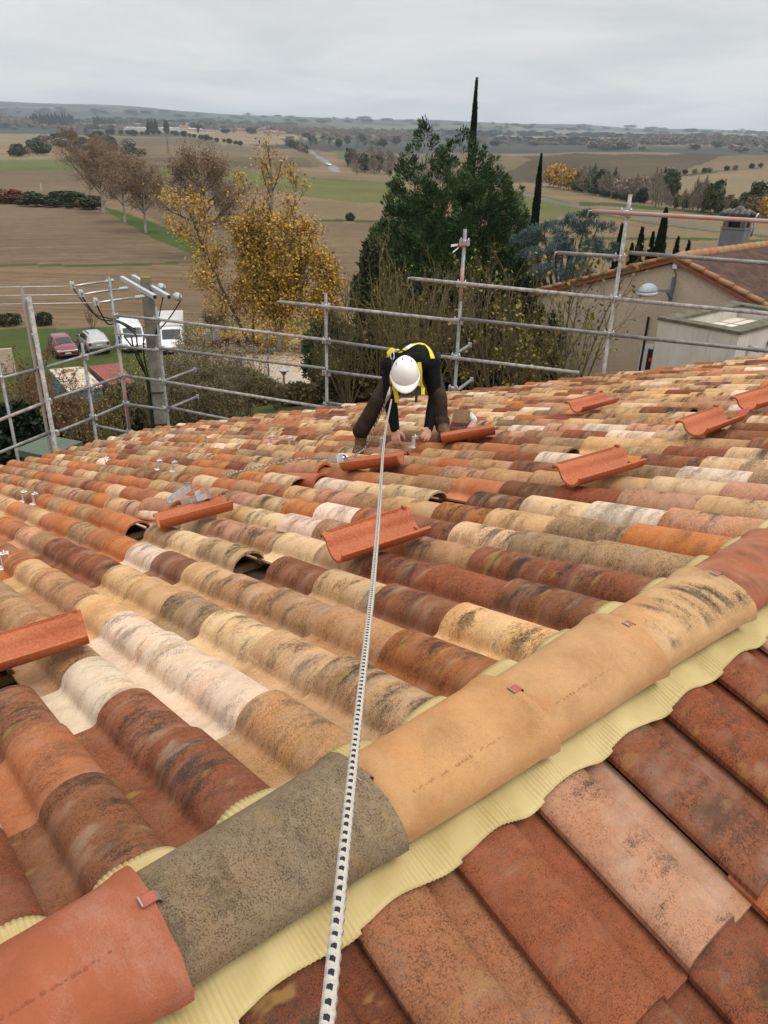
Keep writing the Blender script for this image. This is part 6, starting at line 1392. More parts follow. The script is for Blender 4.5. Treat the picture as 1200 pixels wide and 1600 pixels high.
for j, (xa, xb, ya, yb, lab) in enumerate([(101, 158, 200, 201, 'long white greenhouse at the left end of the horizon row'), (192, 280, 203, 206, 'long white greenhouse left of the white village houses')]):
    A, B = on_ground(xa, ya), on_ground(xb, yb); d = B - A; d[2] = 0; L = np.linalg.norm(d); u = d / L; n_ = np.array([-u[1], u[0], 0]); dd_ = float((A - CAM) @ cF); hh = 4.2 / FPX * dd_
    o = thing('greenhouse', lab, 'greenhouse', A); mb = MB(); nb2 = 9
    for k in range(nb2):
        a0 = u * L * k / nb2; a1 = u * L * (k + 1) / nb2; am = (a0 + a1) / 2; zz = np.array([0, 0, (B[2] - A[2]) * k / nb2])
        mb.prism([a0 + zz - Z3 * 6, a1 + zz - Z3 * 6, a1 + zz + Z3 * hh * .75, am + zz + Z3 * hh, a0 + zz + Z3 * hh * .75], n_ * 60)
    mb.build('glazing', M_GH, o)
# ------------------------------------------------------------------ trees and shrubs
L_GREEN = leafy('conifer_green', [(0.018, 0.040, 0.013), (0.030, 0.062, 0.018), (0.046, 0.088, 0.024), (0.075, 0.125, 0.034)], clump=0.9)
L_DARK = leafy('cypress_green', [(0.008, 0.014, 0.007), (0.014, 0.024, 0.010), (0.024, 0.036, 0.014)], clump=1.2)
L_BLUE = leafy('blue_conifer', [(0.050, 0.075, 0.066), (0.080, 0.115, 0.105), (0.125, 0.165, 0.155), (0.045, 0.065, 0.055)], clump=0.8)
L_GOLD = leafy('poplar_gold', [(0.35, 0.180, 0.028), (0.43, 0.240, 0.038), (0.49, 0.30, 0.055), (0.33, 0.23, 0.060), (0.30, 0.125, 0.022)], clump=0.35)
L_RUSS = leafy('plane_tree_russet', [(0.150, 0.090, 0.052), (0.195, 0.125, 0.074), (0.230, 0.155, 0.095), (0.165, 0.120, 0.075)], clump=0.3)
L_OLIVE = leafy('olive_leaves', [(0.030, 0.040, 0.014), (0.050, 0.060, 0.020), (0.080, 0.085, 0.028)], clump=0.7)
L_YELL = leafy('yellow_leaves', [(0.34, 0.22, 0.025), (0.22, 0.17, 0.028), (0.13, 0.12, 0.028), (0.14, 0.07, 0.022)], clump=1.0)
L_STRAW = leafy('dry_seed_heads', [(0.22, 0.16, 0.09), (0.30, 0.235, 0.145), (0.15, 0.105, 0.055)], clump=0.8)
L_HEDGE = leafy('hedge_green', [(0.016, 0.026, 0.010), (0.028, 0.042, 0.014), (0.045, 0.058, 0.020), (0.060, 0.052, 0.022)], clump=0.4)
L_BARE = leafy('bare_twig_haze', [(0.21, 0.165, 0.12), (0.27, 0.215, 0.16), (0.17, 0.135, 0.10)], clump=0.2)
L_BRUSH = leafy('brown_brush', [(0.060, 0.050, 0.024), (0.095, 0.075, 0.036), (0.125, 0.098, 0.050), (0.17, 0.125, 0.035)], clump=0.8)
L_RBROWN = leafy('red_brown_leaves', [(0.13, 0.052, 0.022), (0.19, 0.085, 0.030), (0.09, 0.045, 0.022)], clump=0.8)
B_PALE = mottled('pale_bark', (0.36, 0.32, 0.26), (0.19, 0.165, 0.13), 1.2, 0.9); B_GREY = mottled('grey_bark', (0.15, 0.125, 0.095), (0.095, 0.078, 0.06), 2, 0.9); B_TWIG = mottled('olive_twigs', (0.135, 0.108, 0.048), (0.085, 0.066, 0.034), 1.5, 0.85); B_DARK = mottled('dark_bark', (0.055, 0.042, 0.032), (0.04, 0.03, 0.024), 2, 0.9)
B_TWIGY = mottled('lichened_twigs', (0.20, 0.155, 0.050), (0.105, 0.080, 0.040), 0.9, 0.85)

def quads(C, D, Wd, Ln, rs):
    """n elongated leaf quads: centres C, long axes D, half widths Wd, half lengths Ln"""
    n = len(C); D = D / np.linalg.norm(D, axis=1)[:, None]; X = np.cross(D, rs.normal(0, 1, (n, 3))); X /= np.linalg.norm(X, axis=1)[:, None] + 1e-9
    Wd = np.broadcast_to(Wd, (n,))[:, None]; Ln = np.broadcast_to(Ln, (n,))[:, None]
    V = np.stack([C - D * Ln, C + X * Wd - D * Ln * .1, C + D * Ln, C - X * Wd - D * Ln * .1], 1).reshape(-1, 3)
    return V, np.arange(4 * n).reshape(n, 4)
def branches(rs, base, h, spec):
    """spec: per level (count, length factor, tilt deg, radius factor, bend up); returns polylines and tip points"""
    out = []; tips = []
    def grow(p, d, L, r, lv):
        n = 5; P = [p]; dd = d / np.linalg.norm(d); bend = spec[lv][4]
        for i in range(n - 1):
            dd = dd + rs.normal(0, spec[lv][5] if len(spec[lv]) > 5 else 0.10, 3) + np.array([0, 0, bend]); dd /= np.linalg.norm(dd); P.append(P[-1] + dd * L / (n - 1))
        R = np.linspace(r, r * (0.35 if lv == 0 else 0.4), n); out.append((lv, P, R))
        if lv + 1 >= len(spec):
            for q in P[1:]: tips.append((q, dd)); 
            return
        cnt, lf, tilt, rf = spec[lv + 1][:4]; lo = spec[lv + 1][6] if len(spec[lv + 1]) > 6 else 0.25
        for k in range(cnt):
            f = lo + (0.98 - lo) * (k + rs.uniform(0.2, 0.8)) / cnt; x = f * (n - 1); i = min(int(x), n - 2); q = P[i] + (P[i + 1] - P[i]) * (x - i); ax = P[i + 1] - P[i]; ax /= np.linalg.norm(ax)
            ph = rs.uniform(0, 2 * pi) if lv else k * 2.4 + rs.uniform(-.5, .5); t = radians(tilt + rs.uniform(-12, 12)); s = np.cross(ax, rs.normal(0, 1, 3) if lv else np.array([cos(ph), sin(ph), 0.01])); s /= np.linalg.norm(s)
            nd = ax * cos(t) + s * sin(t); LL = L * lf * rs.uniform(0.7, 1.15) * (1.0 - 0.45 * f if lv == 0 else 1.0 - 0.3 * f); grow(q, nd, LL, max(r * rf * (1 - 0.4 * f), 0.004), lv + 1)
    for (b, d, L, r) in base: grow(np.array(b, float), np.array(d, float), L, r, 0)
    return out, tips
def branch_mesh(name, br, mat, parent, lvs=None, seg=(7, 4, 3, 3, 3)):
    mb = MB()
    for lv, P, R in br:
        if lvs is None or lv in lvs: mb.tube(P, list(R), seg[lv], cap=False)
    return mb.build(name, mat, parent, fix=False)
def leaf_mesh(name, tips, per, spread, wd, ln, mat, parent, rs, droop=0.0, keep=1.0):
    T = np.array([t[0] for t in tips]); D = np.array([t[1] for t in tips]); q = rs.uniform(0, 1, len(T)) < keep; T, D = T[q], D[q]
    C = np.repeat(T, per, 0) + rs.normal(0, spread, (len(T) * per, 3)); DD = np.repeat(D, per, 0) * 0.5 + rs.normal(0, 0.8, (len(C), 3)); DD[:, 2] -= droop
    s = rs.uniform(0.6, 1.3, len(C)); V, F = quads(C, DD, wd * s, ln * s, rs); return fast_mesh(name, V, F, mat, parent=parent)
def top_h(px_base, py_base, px_top, py_top, P=None):
    P = on_ground(px_base, py_base) if P is None else np.array(P); d = float((P - CAM) @ cF)
    # the trunk rises straight: height at which its row is py_top
    lo, hi = 0.0, 60.0
    for _ in range(40):
        m = (lo + hi) / 2; y = proj(P + np.array([0, 0, m]))[1]
        if y > py_top: lo = m
        else: hi = m
    return P, lo, d
def below(px, py, d, extra=0):
    P = at(px, py, d); P[2] = gz(P[0], P[1]); return P

# ---- plane trees along the field edge
def plane_tree(seed, px, py, ty, wpx, lab):
    rs = np.random.RandomState(seed); P, h, d = top_h(px, py, px, ty); w_ = wpx / FPX * d / 2 * 1.08
    o = thing('plane_tree', lab, 'tree', P, 0, 'plane trees along the field edge')
    br, tips = branches(rs, [((0, 0, -0.3), (0.02, 0.02, 1), h * 0.86, h * 0.026)], h, [(1, 1, 0, 1, 0.02, 0.03), (15, 0.50 * w_ / (h * 0.30), 52, 0.5, 0.06, 0.10, 0.30), (8, 0.48, 40, 0.5, 0.04, 0.12), (6, 0.5, 38, 0.5, 0.02, 0.14)])
    branch_mesh('trunk', br, B_PALE, o, (0,)); branch_mesh('limb', br, B_GREY, o, (1, 2, 3))
    leaf_mesh('crown', tips, 7, 0.50, 0.055, 0.15, L_RUSS, o, rs, 0.2, 0.9)
for a in [(1, 143, 322, 214, 84, 'farthest and leftmost plane tree of the row, tallest against the fields'), (2, 162, 334, 232, 66, 'second plane tree from the far end of the row'), (3, 195, 349, 250, 74, 'middle plane tree of the row of five'), (4, 228, 364, 262, 84, 'fourth plane tree of the row, left of the nearest one'), (5, 325, 404, 242, 112, 'nearest plane tree of the row, standing alone beside the poplar')]: plane_tree(*a)

# ---- golden poplar
def poplar():
    rs = np.random.RandomState(12); P, h, d = top_h(437, 549, 437, 236); o = thing('golden_poplar', 'tall poplar with golden leaves, thin and bare at the top', 'tree', P)
    base = [((0, 0, -0.2), (0.0, 0, 1), h * 0.97, 0.30), ((0.1, 0.1, 0.8), (-0.20, 0.05, 1), h * 0.80, 0.17), ((0.1, -0.1, 0.8), (0.17, -0.05, 1), h * 0.84, 0.18), ((0, 0, 1.2), (-0.42, 0, 1), h * 0.60, 0.14), ((0, 0.1, 1.2), (0.34, 0.1, 1), h * 0.58, 0.14), ((0, 0.1, 1.0), (0.1, -0.35, 1), h * 0.62, 0.13)]
    br, tips = branches(rs, base, h, [(1, 1, 0, 1, 0.05, 0.03), (18, 0.25, 34, 0.33, 0.10, 0.08, 0.10), (7, 0.48, 32, 0.5, 0.10, 0.1)])
    branch_mesh('trunk', br, B_PALE, o, (0,)); branch_mesh('limb', br, B_GREY, o, (1, 2), (6, 3, 3))
    # most leaves cling to the lower and outer part of the crown
    kp = [t for t in tips if rs.uniform() < (1.0 if t[0][2] < h * 0.50 else 0.62 if t[0][2] < h * 0.72 else 0.25)]
    leaf_mesh('crown', kp, 8, 0.33, 0.085, 0.11, L_GOLD, o, rs, 0.1)
    # low skirt of suckers
    C = rs.normal(0, 1, (4300, 3)) * np.array([1.9, 1.8, 1.7]) + np.array([0, 0, 3.6]); C = C[C[:, 2] > 0.3]; s = rs.uniform(.6, 1.2, len(C)); n3 = np.array([mnoise.noise(Vector(c * 0.9)) for c in C]); q = n3 > -0.06; V, F = quads(C[q], rs.normal(0, 1, (q.sum(), 3)), 0.085 * s[q], 0.11 * s[q], rs); fast_mesh('sucker_leaves', V, F, L_GOLD, parent=o)
    for nm, x, y, ty, sc_, lab in (('golden_poplar', 352, 545, 300, 0.10, 'smaller golden tree leaning out at the left of the tall poplar'), ('golden_poplar', 500, 552, 400, 0.12, 'short amber tree right of the tall poplar')):
        P, h2, d = top_h(x, y, x, ty) if False else top_h(x + 44 if x < 400 else x, y, x, ty); o2 = thing(nm, lab, 'tree', P)
        lean = -0.36 if x < 400 else 0.02; br, tips = branches(rs, [((0, 0, -0.2), (lean, 0, 1), h2, 0.16), ((0, 0, 0.4), (lean * .2 + .1, 0.1, 1), h2 * 0.75, 0.12)], h2, [(1, 1, 0, 1, 0.02, 0.05), (15, 0.30, 42, 0.4, 0.08, 0.1, 0.15), (6, 0.5, 36, 0.5, 0.06, 0.1)])
        branch_mesh('trunk', br, B_GREY, o2, (0,)); branch_mesh('limb', br, B_GREY, o2, (1, 2), (6, 3, 3)); leaf_mesh('crown', tips, 10, 0.40, 0.085, 0.11, L_GOLD, o2, rs, .1, 0.95)
poplar()

# ---- big evergreen with several leaders
def tufted(o, rs, tufts, mat, per, wd, ln, name='crown', up=0.55):
    Cs, Ds = [], []
    for c, out, r in tufts:
        n = int(per * (r / 0.6) ** 2); u = rs.normal(0, 1, (n, 3)); u /= np.linalg.norm(u, axis=1)[:, None]
        u = u + out * 0.9; u /= np.linalg.norm(u, axis=1)[:, None]; Cs.append(c + u * r * (rs.uniform(0.15, 1.0, (n, 1)) ** 0.5) * np.array([1, 1, 0.9])); Ds.append(u * 0.7 + out * 0.4 + np.array([0, 0, up]) + rs.normal(0, 0.3, (n, 3)))
    C = np.concatenate(Cs); D = np.concatenate(Ds); s = rs.uniform(0.7, 1.35, len(C)); V, F = quads(C, D, wd * s, ln * s, rs); return fast_mesh(name, V, F, mat, parent=o)
def big_conifer():
    rs = np.random.RandomState(8); d0 = 36.0; P = below(712, 380, d0); o = thing('tall_conifer', 'huge dark green conifer with several pointed tops behind the roofer', 'tree', P); base = P
    leaders = [((667, 186), (655, 520), 2.4, 0.9), ((722, 200), (715, 520), 2.9, 0.5), ((752, 228), (756, 520), 2.4, 0.0), ((640, 245), (632, 520), 1.7, 0.2), ((782, 272), (782, 520), 1.9, -0.3), ((695, 232), (688, 520), 2.7, -1.4), ((616, 285), (616, 520), 1.2, 0.3), ((808, 318), (804, 520), 1.5, 0.1), ((740, 262), (735, 520), 2.3, -1.8), ((660, 280), (655, 520), 1.9, -1.6), ((772, 246), (776, 520), 2.2, 0.6), ((806, 292), (806, 520), 1.8, 0.4), ((622, 262), (618, 520), 1.6, 0.5), ((790, 300), (786, 520), 1.9, -1.3)]
    tufts = []; br = []
    for (tx, ty), (bx, by), R, dd in leaders:
        T = at(tx, ty, d0 - dd) - base; B = np.array([*(at(bx, by, d0 - dd) - base)[:2], 0.3]); Hh = T[2]
        br.append((0, [B * np.array([.35, .35, 0]) + np.array([0, 0, -.2]), B, B * .6 + T * .4, B * .3 + T * .7], [0.22, 0.18, 0.11, 0.03]))
        n = int(108 * R / 2 * (Hh / 13))
        for k in range(n):
            f = (k + rs.uniform(0, 1)) / n; z = Hh * (0.10 + 0.90 * f); r = R * min(1.0, (1 - f) ** 0.62 * 1.30 + 0.03) * (0.95 if f < 0.4 else 1); a = rs.uniform(0, 2 * pi); u = np.array([cos(a), sin(a), 0.25]); q = B + (T - B) * (z / Hh)
            q = q + np.array([cos(a), sin(a), 0]) * r * rs.uniform(0.12, 1.0) ** 0.55; tufts.append((q, u / np.linalg.norm(u), rs.uniform(0.42, 0.68) * (0.42 + 0.60 * min(1, (1 - f) * 3))))
    branch_mesh('trunk', br, B_DARK, o); tufted(o, rs, tufts, L_GREEN, 190, 0.024, 0.095)
big_conifer()
# ---- needle-thin cypresses
def cypress(px_top, py_top, py_low, wpx, d, lab, seed, mat=L_DARK, n=5200, group='dark columnar cypresses'):
    rs = np.random.RandomState(seed); T = at(px_top, py_top, d); g_ = gz(T[0], T[1]); h = T[2] - g_; o = thing('cypress', lab, 'tree', (T[0], T[1], g_), 0, group); R = wpx / FPX * d / 2
    f = rs.uniform(0, 1, n) ** 0.9; prof_ = np.minimum(1, (1 - f) * 2.6) ** 0.7 * (0.55 + 0.45 * np.minimum(1, f * 6)); a = rs.uniform(0, 2 * pi, n); lump = np.array([1 + 0.30 * mnoise.noise(Vector((cos(a[i]) * 1.5, sin(a[i]) * 1.5, f[i] * h * 0.9))) for i in range(n)])
    r = R * prof_ * lump * rs.uniform(0.5, 1.05, n) ** 0.5; C = np.stack([r * np.cos(a), r * np.sin(a), 0.2 + f * (h - 0.2)], 1); D = np.stack([np.cos(a) * .35, np.sin(a) * .35, np.ones(n)], 1) + rs.normal(0, .22, (n, 3)); V, F = quads(C, D, 0.035 + 0.02 * rs.uniform(0, 1, n), 0.16, rs); fast_mesh('foliage', V, F, mat, parent=o)
    mb = MB(); mb.tube([(0, 0, -.2), (0, 0, h * 0.95)], [min(0.14, R * .5), 0.02], 6); mb.build('trunk', B_DARK, o)
cypress(745, 123, 215, 17, 48, 'needle thin cypress rising above the big conifer into the sky', 1, n=7000)
cypress(846, 242, 350, 17, 50, 'needle thin cypress right of the big conifer', 2, n=7000)
cypress(1041, 327, 420, 27, 40, 'tallest of the cypresses behind the gabled roof', 3, n=5000)
cypress(1004, 357, 420, 24, 40.5, 'pointed cypress left of the tallest one behind the gable', 4, n=4000); cypress(1021, 364, 420, 18, 41.5, 'slim cypress tight against the left of the tallest one behind the gable', 5, n=3000)
cypress(972, 352, 420, 20, 41, 'cypress half hidden behind the pale scaffold upright', 6, n=3500); cypress(1060, 372, 420, 20, 41, 'low cypress just right of the tallest one behind the gable', 7, n=3000); cypress(1077, 378, 420, 20, 42, 'last low cypress towards the chimney', 8, n=3000); cypress(988, 382, 420, 18, 42, 'lowest dark cypress between the upright and the pointed one', 9, n=2500)
# ---- blue-grey conifer
def blue_conifer():
    rs = np.random.RandomState(31); d0 = 31.0; P = below(885, 420, d0); o = thing('blue_conifer', 'spreading blue grey conifer between the big conifer and the gable', 'tree', P); tufts = []; br = []
    for (tx, ty, dd, r) in [(918, 338, 0, .85), (880, 352, .5, 1.0), (850, 362, 0, .9), (935, 352, -.4, .6), (900, 375, -.8, 1.0), (868, 392, -.9, 1.0), (838, 395, .3, .9), (925, 395, .2, .8), (890, 415, -1, 1.0), (850, 425, -.8, 1.0), (915, 432, -.5, .9), (940, 380, .3, .45), (826, 372, .6, .6)]:
        T = at(tx, ty, d0 + dd) - P; br.append((1, [np.array([0, 0, T[2] * .3]), T * np.array([.6, .6, .75]), T], [0.10, 0.06, 0.02]))
        for k in range(int(13 * r)):
            u = rs.normal(0, 1, 3); u /= np.linalg.norm(u); u[2] = abs(u[2]) * .6; tufts.append((T + u * r * np.array([.85, .85, .6]) - np.array([0, 0, r * .35]), u + np.array([0, 0, .3]), rs.uniform(.26, .42)))
    br.append((0, [np.array([0, 0, -.3]), np.array([0, 0, 3.0]), np.array([0.1, 0, 6.0])], [0.2, 0.15, 0.08])); branch_mesh('trunk', br, B_DARK, o); tufted(o, rs, tufts, L_BLUE, 520, 0.014, 0.055, up=0.6)
blue_conifer()

# ---- bare and half-bare shrubs in front
def bare_bush(seed, kind):
    rs = np.random.RandomState(seed); st_ = []
    n = {'fan': 13, 'wide': 15, 'thin': 9}[kind]
    for k in range(n):
        a = rs.uniform(0, 2 * pi); t = rs.uniform(0.05, 0.65 if kind != 'thin' else 0.4); st_.append(((0.15 * cos(a), 0.15 * sin(a), -0.1), (cos(a) * t, sin(a) * t, 1), rs.uniform(3.0, 4.6), 0.035))
    br, tips = branches(rs, st_, 4, [(1, 1, 0, 1, 0.02, 0.09), (6, 0.42, 34, 0.55, 0.05, 0.12, 0.2), (5, 0.5, 36, 0.55, 0.04, 0.14), (3, 0.5, 34, 0.6, 0.03, 0.14)]); return br, tips
BB = {}
def bush_proto(key, kind, seed, bark, leaf, per, keep, wd=0.035, ln=0.05):
    br, tips = bare_bush(seed, kind); rs = np.random.RandomState(seed + 50); o = thing('bare_shrub', 'x', 'shrub'); branch_mesh('stems', br, bark, o, None, (5, 4, 3, 3))
    if leaf: leaf_mesh('leaves', tips, per, 0.08, wd, ln, leaf, o, rs, 0.2, keep)
    BB[key] = [o, False]; return o
bush_proto('a', 'fan', 41, B_TWIGY, L_YELL, 1, 0.05, 0.025, 0.035); bush_proto('b', 'wide', 42, B_TWIG, L_YELL, 1, 0.07, 0.025, 0.035); bush_proto('c', 'thin', 43, B_TWIG, L_YELL, 1, 0.14, 0.045, 0.06); bush_proto('d', 'wide', 44, B_GREY, L_STRAW, 2, 0.4, 0.03, 0.06); bush_proto('e', 'fan', 45, B_TWIG, L_BRUSH, 2, 0.6, 0.035, 0.055); bush_proto('f', 'wide', 46, B_GREY, L_RBROWN, 2, 0.35, 0.04, 0.05)
def put_bush(key, px, py_top, d, lab, wsc=1.0, rot=0.0, h=None, group=None):
    o, used = BB[key]; T = at(px, py_top, d); g_ = gz(T[0], T[1]); hh = max(T[2] - g_, 0.8)
    c = copy_tree(o) if used else o; BB[key][1] = True
    s = hh / 4.3; c.location = (T[0], T[1], g_); c.scale = (s * wsc, s * wsc, s); c.rotation_euler = (0, 0, rot); c['label'] = lab
    if group: c['group'] = group
    elif 'group' in c: del c['group']
    return c
put_bush('a', 600, 398, 24, 'bare bush with yellowish twigs left of the roofer’s back', 0.85, 0.3)
put_bush('a', 668, 402, 22, 'bare bush with yellowish twigs straight above the roofer', 0.85, 1.9)
put_bush('b', 545, 455, 23, 'bare bush with brown twigs left of the roofer below the amber tree', 0.8, 0.8)
put_bush('b', 745, 415, 21, 'bare bush right of the taped scaffold upright', 0.75, 2.9)
put_bush('c', 905, 415, 17.6, 'thin twiggy shrub with a few yellow leaves against the gable wall', 0.85, 0.2)
put_bush('c', 800, 425, 19, 'thin bare shrub at the left end of the gable wall', 0.95, 2.1)
put_bush('a', 830, 460, 20, 'bare bush in front of the lowest part of the gable wall', 0.8, 4.0)
put_bush('b', 640, 470, 20, 'low tangle of bare twigs behind the roofer’s back', 0.85, 5.0)
put_bush('a', 700, 440, 25, 'bare bush in the shade under the big conifer', 0.9, 5.5)
put_bush('b', 500, 520, 27, 'bare bush at the foot of the second scaffold upright from the corner', 0.7, 1.2)
# belt of shrubs between the path and the roof edge
hb = [('d', 290, 520, 33, 'dry shrub with straw coloured heads right of the utility pole'), ('d', 330, 528, 31, 'dry shrub with straw coloured heads in the middle of the belt'), ('d', 372, 538, 30, 'dry shrub with straw coloured heads at the right of the belt'), ('e', 268, 560, 24, 'brown leaved shrub right behind the concrete pole'),
      ('e', 310, 572, 23, 'brown leaved shrub right of the ledger tubes'), ('b', 345, 570, 25, 'brown twig shrub below the dry heads'), ('e', 385, 580, 24, 'brown leaved shrub near the lower park lamp'), ('e', 430, 592, 25, 'brown leaved shrub round the lower park lamp'), ('b', 405, 570, 28, 'brown twig shrub left of the lower park lamp'),
      ('c', 215, 560, 26, 'thin shrub with yellow leaves left of the concrete pole'), ('c', 180, 590, 22, 'thin shrub with yellow leaves at the scaffold corner'), ('f', 140, 610, 22, 'red brown shrub under the shed roof'), ('f', 105, 600, 23, 'red brown shrub behind the double upright'), ('c', 160, 625, 20, 'low thin shrub with yellow leaves beside the red scaffold post'),
      ('b', 235, 600, 21, 'brown twig shrub at the foot of the concrete pole'), ('f', 40, 560, 27, 'bare reddish shrub at the far left'), ('b', 15, 590, 24, 'brown twig shrub at the left edge of the photo'), ('c', 120, 640, 18, 'shrub with yellow leaves beside the green cabinet'), ('e', 285, 600, 19, 'brown leaved shrub just above the roof edge'), ('e', 340, 600, 19, 'low brown leaved shrub just above the roof edge')]
for i, (k, x, y, d, lab) in enumerate(hb): put_bush(k, x, y, d, lab, 0.95, i * 1.3)

# ---- leafy masses: rounded evergreen shrubs built from many small leaves
def leaf_blob(name, lab, cat, P, rad, n, mat, seed, wd=0.05, ln=0.09, group=None, gap=-0.12, stem=True):
    rs = np.random.RandomState(seed); o = thing(name, lab, cat, P, 0, group); rad = np.array(rad)
    u = rs.normal(0, 1, (n, 3)); u /= np.linalg.norm(u, axis=1)[:, None]; q = rs.uniform(0.45, 1.0, n) ** 0.6; lum = np.array([1 + 0.28 * mnoise.noise(Vector(v * 2.3 + np.array([seed, 0, 0]))) for v in u]); C = u * (q * lum)[:, None] * rad; C[:, 2] += rad[2] * 0.80
    sp = np.array([mnoise.noise(Vector(c / rad.mean() * 3.1)) for c in C]); k = (C[:, 2] > 0.05) & (sp > gap); C = C[k]; D = u[k] + rs.normal(0, 0.6, (k.sum(), 3)) + np.array([0, 0, .3]); s = rs.uniform(.7, 1.3, len(C)); V, F = quads(C, D, wd * s, ln * s, rs); fast_mesh('foliage', V, F, mat, parent=o)
    if stem: 
        mb = MB()
        for a in np.linspace(0, 6.28, 6)[:-1]: mb.tube([(0, 0, -.2), (rad[0] * .3 * cos(a), rad[1] * .3 * sin(a), rad[2] * .6), (rad[0] * .6 * cos(a), rad[1] * .6 * sin(a), rad[2] * 1.2)], [0.05, 0.035, 0.015], 5)
        mb.build('stems', B_DARK, o)
    return o
def blob_px(lab, px, py_top, d, wpx, seed, mat, n=6000, depth=None, **k):
    T = at(px, py_top, d); g_ = gz(T[0], T[1]); hh = max(T[2] - g_, 0.6); w_ = wpx / FPX * d / 2
    return leaf_blob('garden_shrub', lab, 'shrub', (T[0], T[1], g_), (w_, depth or w_, hh / 1.85), n, mat, seed, **k)
blob_px('rounded dark evergreen shrub right of the park lamps', 520, 490, 34, 100, 60, L_HEDGE, 12000)
blob_px('dark evergreen under the big conifer, left side', 590, 362, 34, 90, 61, L_HEDGE, 16000, wd=.06, ln=.12)
blob_px('dark evergreen mass under the middle of the big conifer', 690, 420, 31, 150, 62, L_DARK, 18000, wd=.06, ln=.13)
blob_px('dark evergreen mass under the right side of the big conifer', 800, 415, 30, 110, 63, L_DARK, 14000, wd=.06, ln=.13)
blob_px('dark hedge plant behind the roofer', 620, 520, 26, 110, 64, L_DARK, 9000)
blob_px('dark hedge plant right of the roofer', 745, 500, 25, 120, 65, L_DARK, 10000)
blob_px('brownish shrub around the lower park lamp', 470, 600, 26, 70, 66, L_BRUSH, 6000)
blob_px('dark shrub under the double scaffold upright', 20, 625, 22, 110, 67, L_DARK, 9000)
blob_px('dark shrub beside the green cabinet', 110, 625, 24, 90, 68, L_HEDGE, 8000)
blob_px('brownish shrub behind the scaffold corner', 200, 600, 25, 90, 69, L_BRUSH, 7000)
blob_px('brownish shrub in the middle of the belt above the roof edge', 300, 590, 26, 110, 70, L_BRUSH, 9000)
blob_px('brownish shrub at the right of the belt above the roof edge', 390, 596, 28, 100, 71, L_BRUSH, 9000)
blob_px('brownish shrub just left of the second scaffold upright', 545, 560, 25, 90, 74, L_BRUSH, 7000)
blob_px('dark shrub at the left end of the gable wall', 850, 480, 22, 80, 75, L_HEDGE, 6000)
def gblob(lab, px, py_base, py_top, wpx, seed, mat, n, **k):
    P, h, d = top_h(px, py_base, px, py_top); w_ = wpx / FPX * d / 2; return leaf_blob('field_shrub', lab, 'shrub', P, (w_, w_, h / 1.85), n, mat, seed, **k)
gblob('round dark shrub by the field edge at the left of the photo', 14, 508, 489, 40, 80, L_HEDGE, 2500); gblob('round dark shrub by the field edge behind the double upright', 69, 508, 487, 28, 81, L_HEDGE, 2500)
gblob('lone dark round bush in the middle of the far field', 547, 345, 332, 15, 82, L_HEDGE, 900, wd=.12, ln=.2)
P, h, d = top_h(145, 514, 145, 476); c = put_bush('b', 145, 478, d, 'bare bush between the silver car and the field', 0.8, 0.4); c.location = P
P = PLANTER + np.array([0, 0, 0.75]); c = copy_tree(BB['e'][0]); c.location = P; c.scale = (.5, .5, .42); c['label'] = 'upright shrub growing in the stone planter'
c = copy_tree(BB['f'][0]); P = on_ground(352, 520); c.location = P; c.scale = (.35, .35, .95); c['label'] = 'slender bare sapling with reddish leaves by the planter'

# ---- the middle distance: hedges, copses and tree lines, each tree a copy of a few kinds
def far_proto(kind, seed):
    rs = np.random.RandomState(seed); mi = []
    if kind == 'round':
        n = 620; u = rs.normal(0, 1, (n, 3)); u /= np.linalg.norm(u, axis=1)[:, None]; C = u * (rs.uniform(.3, 1, (n, 1)) ** .5) * np.array([.42, .42, .44]); C += 0.17 * np.array([[mnoise.noise(Vector(c * 4 + np.array([k * 9, 0, 0]))) for k in range(3)] for c in C]); C[:, 2] = np.abs(C[:, 2] + .50) + .03; V, F = quads(C, rs.normal(0, 1, (n, 3)), .05, .075, rs)
    elif kind == 'bare':
        n = 800; f = rs.uniform(0, 1, n); a = rs.uniform(0, 2 * pi, n); r = rs.uniform(0.05, 1, n) ** .6 * (.34 * np.sin(np.clip(f * 1.0 + .12, 0, 1) * pi) ** .8); lum = np.array([1 + .45 * mnoise.noise(Vector((cos(a[i]) * 1.6, sin(a[i]) * 1.6, f[i] * 4 + seed))) for i in range(n)]); C = np.stack([r * lum * np.cos(a), r * lum * np.sin(a), .16 + .82 * f], 1); D = np.stack([np.cos(a) * .5, np.sin(a) * .5, np.full(n, 1.0)], 1) + rs.normal(0, .25, (n, 3)); V, F = quads(C, D, .006, .075, rs)
    elif kind == 'spire':
        n = 420; f = rs.uniform(0, 1, n); a = rs.uniform(0, 2 * pi, n); r = .13 * np.minimum(1, (1 - f) * 2) * rs.uniform(.4, 1, n); C = np.stack([r * np.cos(a), r * np.sin(a), .04 + .95 * f], 1); V, F = quads(C, np.stack([np.cos(a) * .3, np.sin(a) * .3, np.ones(n)], 1), .035, .07, rs)
    nl = len(F); mb = MB(); mb.tube([(0, 0, -.03), (0.01, 0, .4), (0, 0.01, .8 if kind != 'round' else .6)], [.022, .016, .004], 5)
    for k in range(7 if kind == 'bare' else 3): a = k * 2.3; mb.tube([(0, 0, .22 + .07 * k), (.13 * cos(a), .13 * sin(a), .45 + .07 * k), (.2 * cos(a), .2 * sin(a), .62 + .05 * k)], [.010, .006, .002], 4)
    bv = np.array(mb.v); bf = [f_ for f_ in mb.f if len(f_) == 4]; V2 = np.concatenate([V, bv]); F2 = np.concatenate([F, np.array(bf) + len(V)]); return V2, F2, np.concatenate([np.zeros(nl), np.ones(len(bf))])
FARP = {}
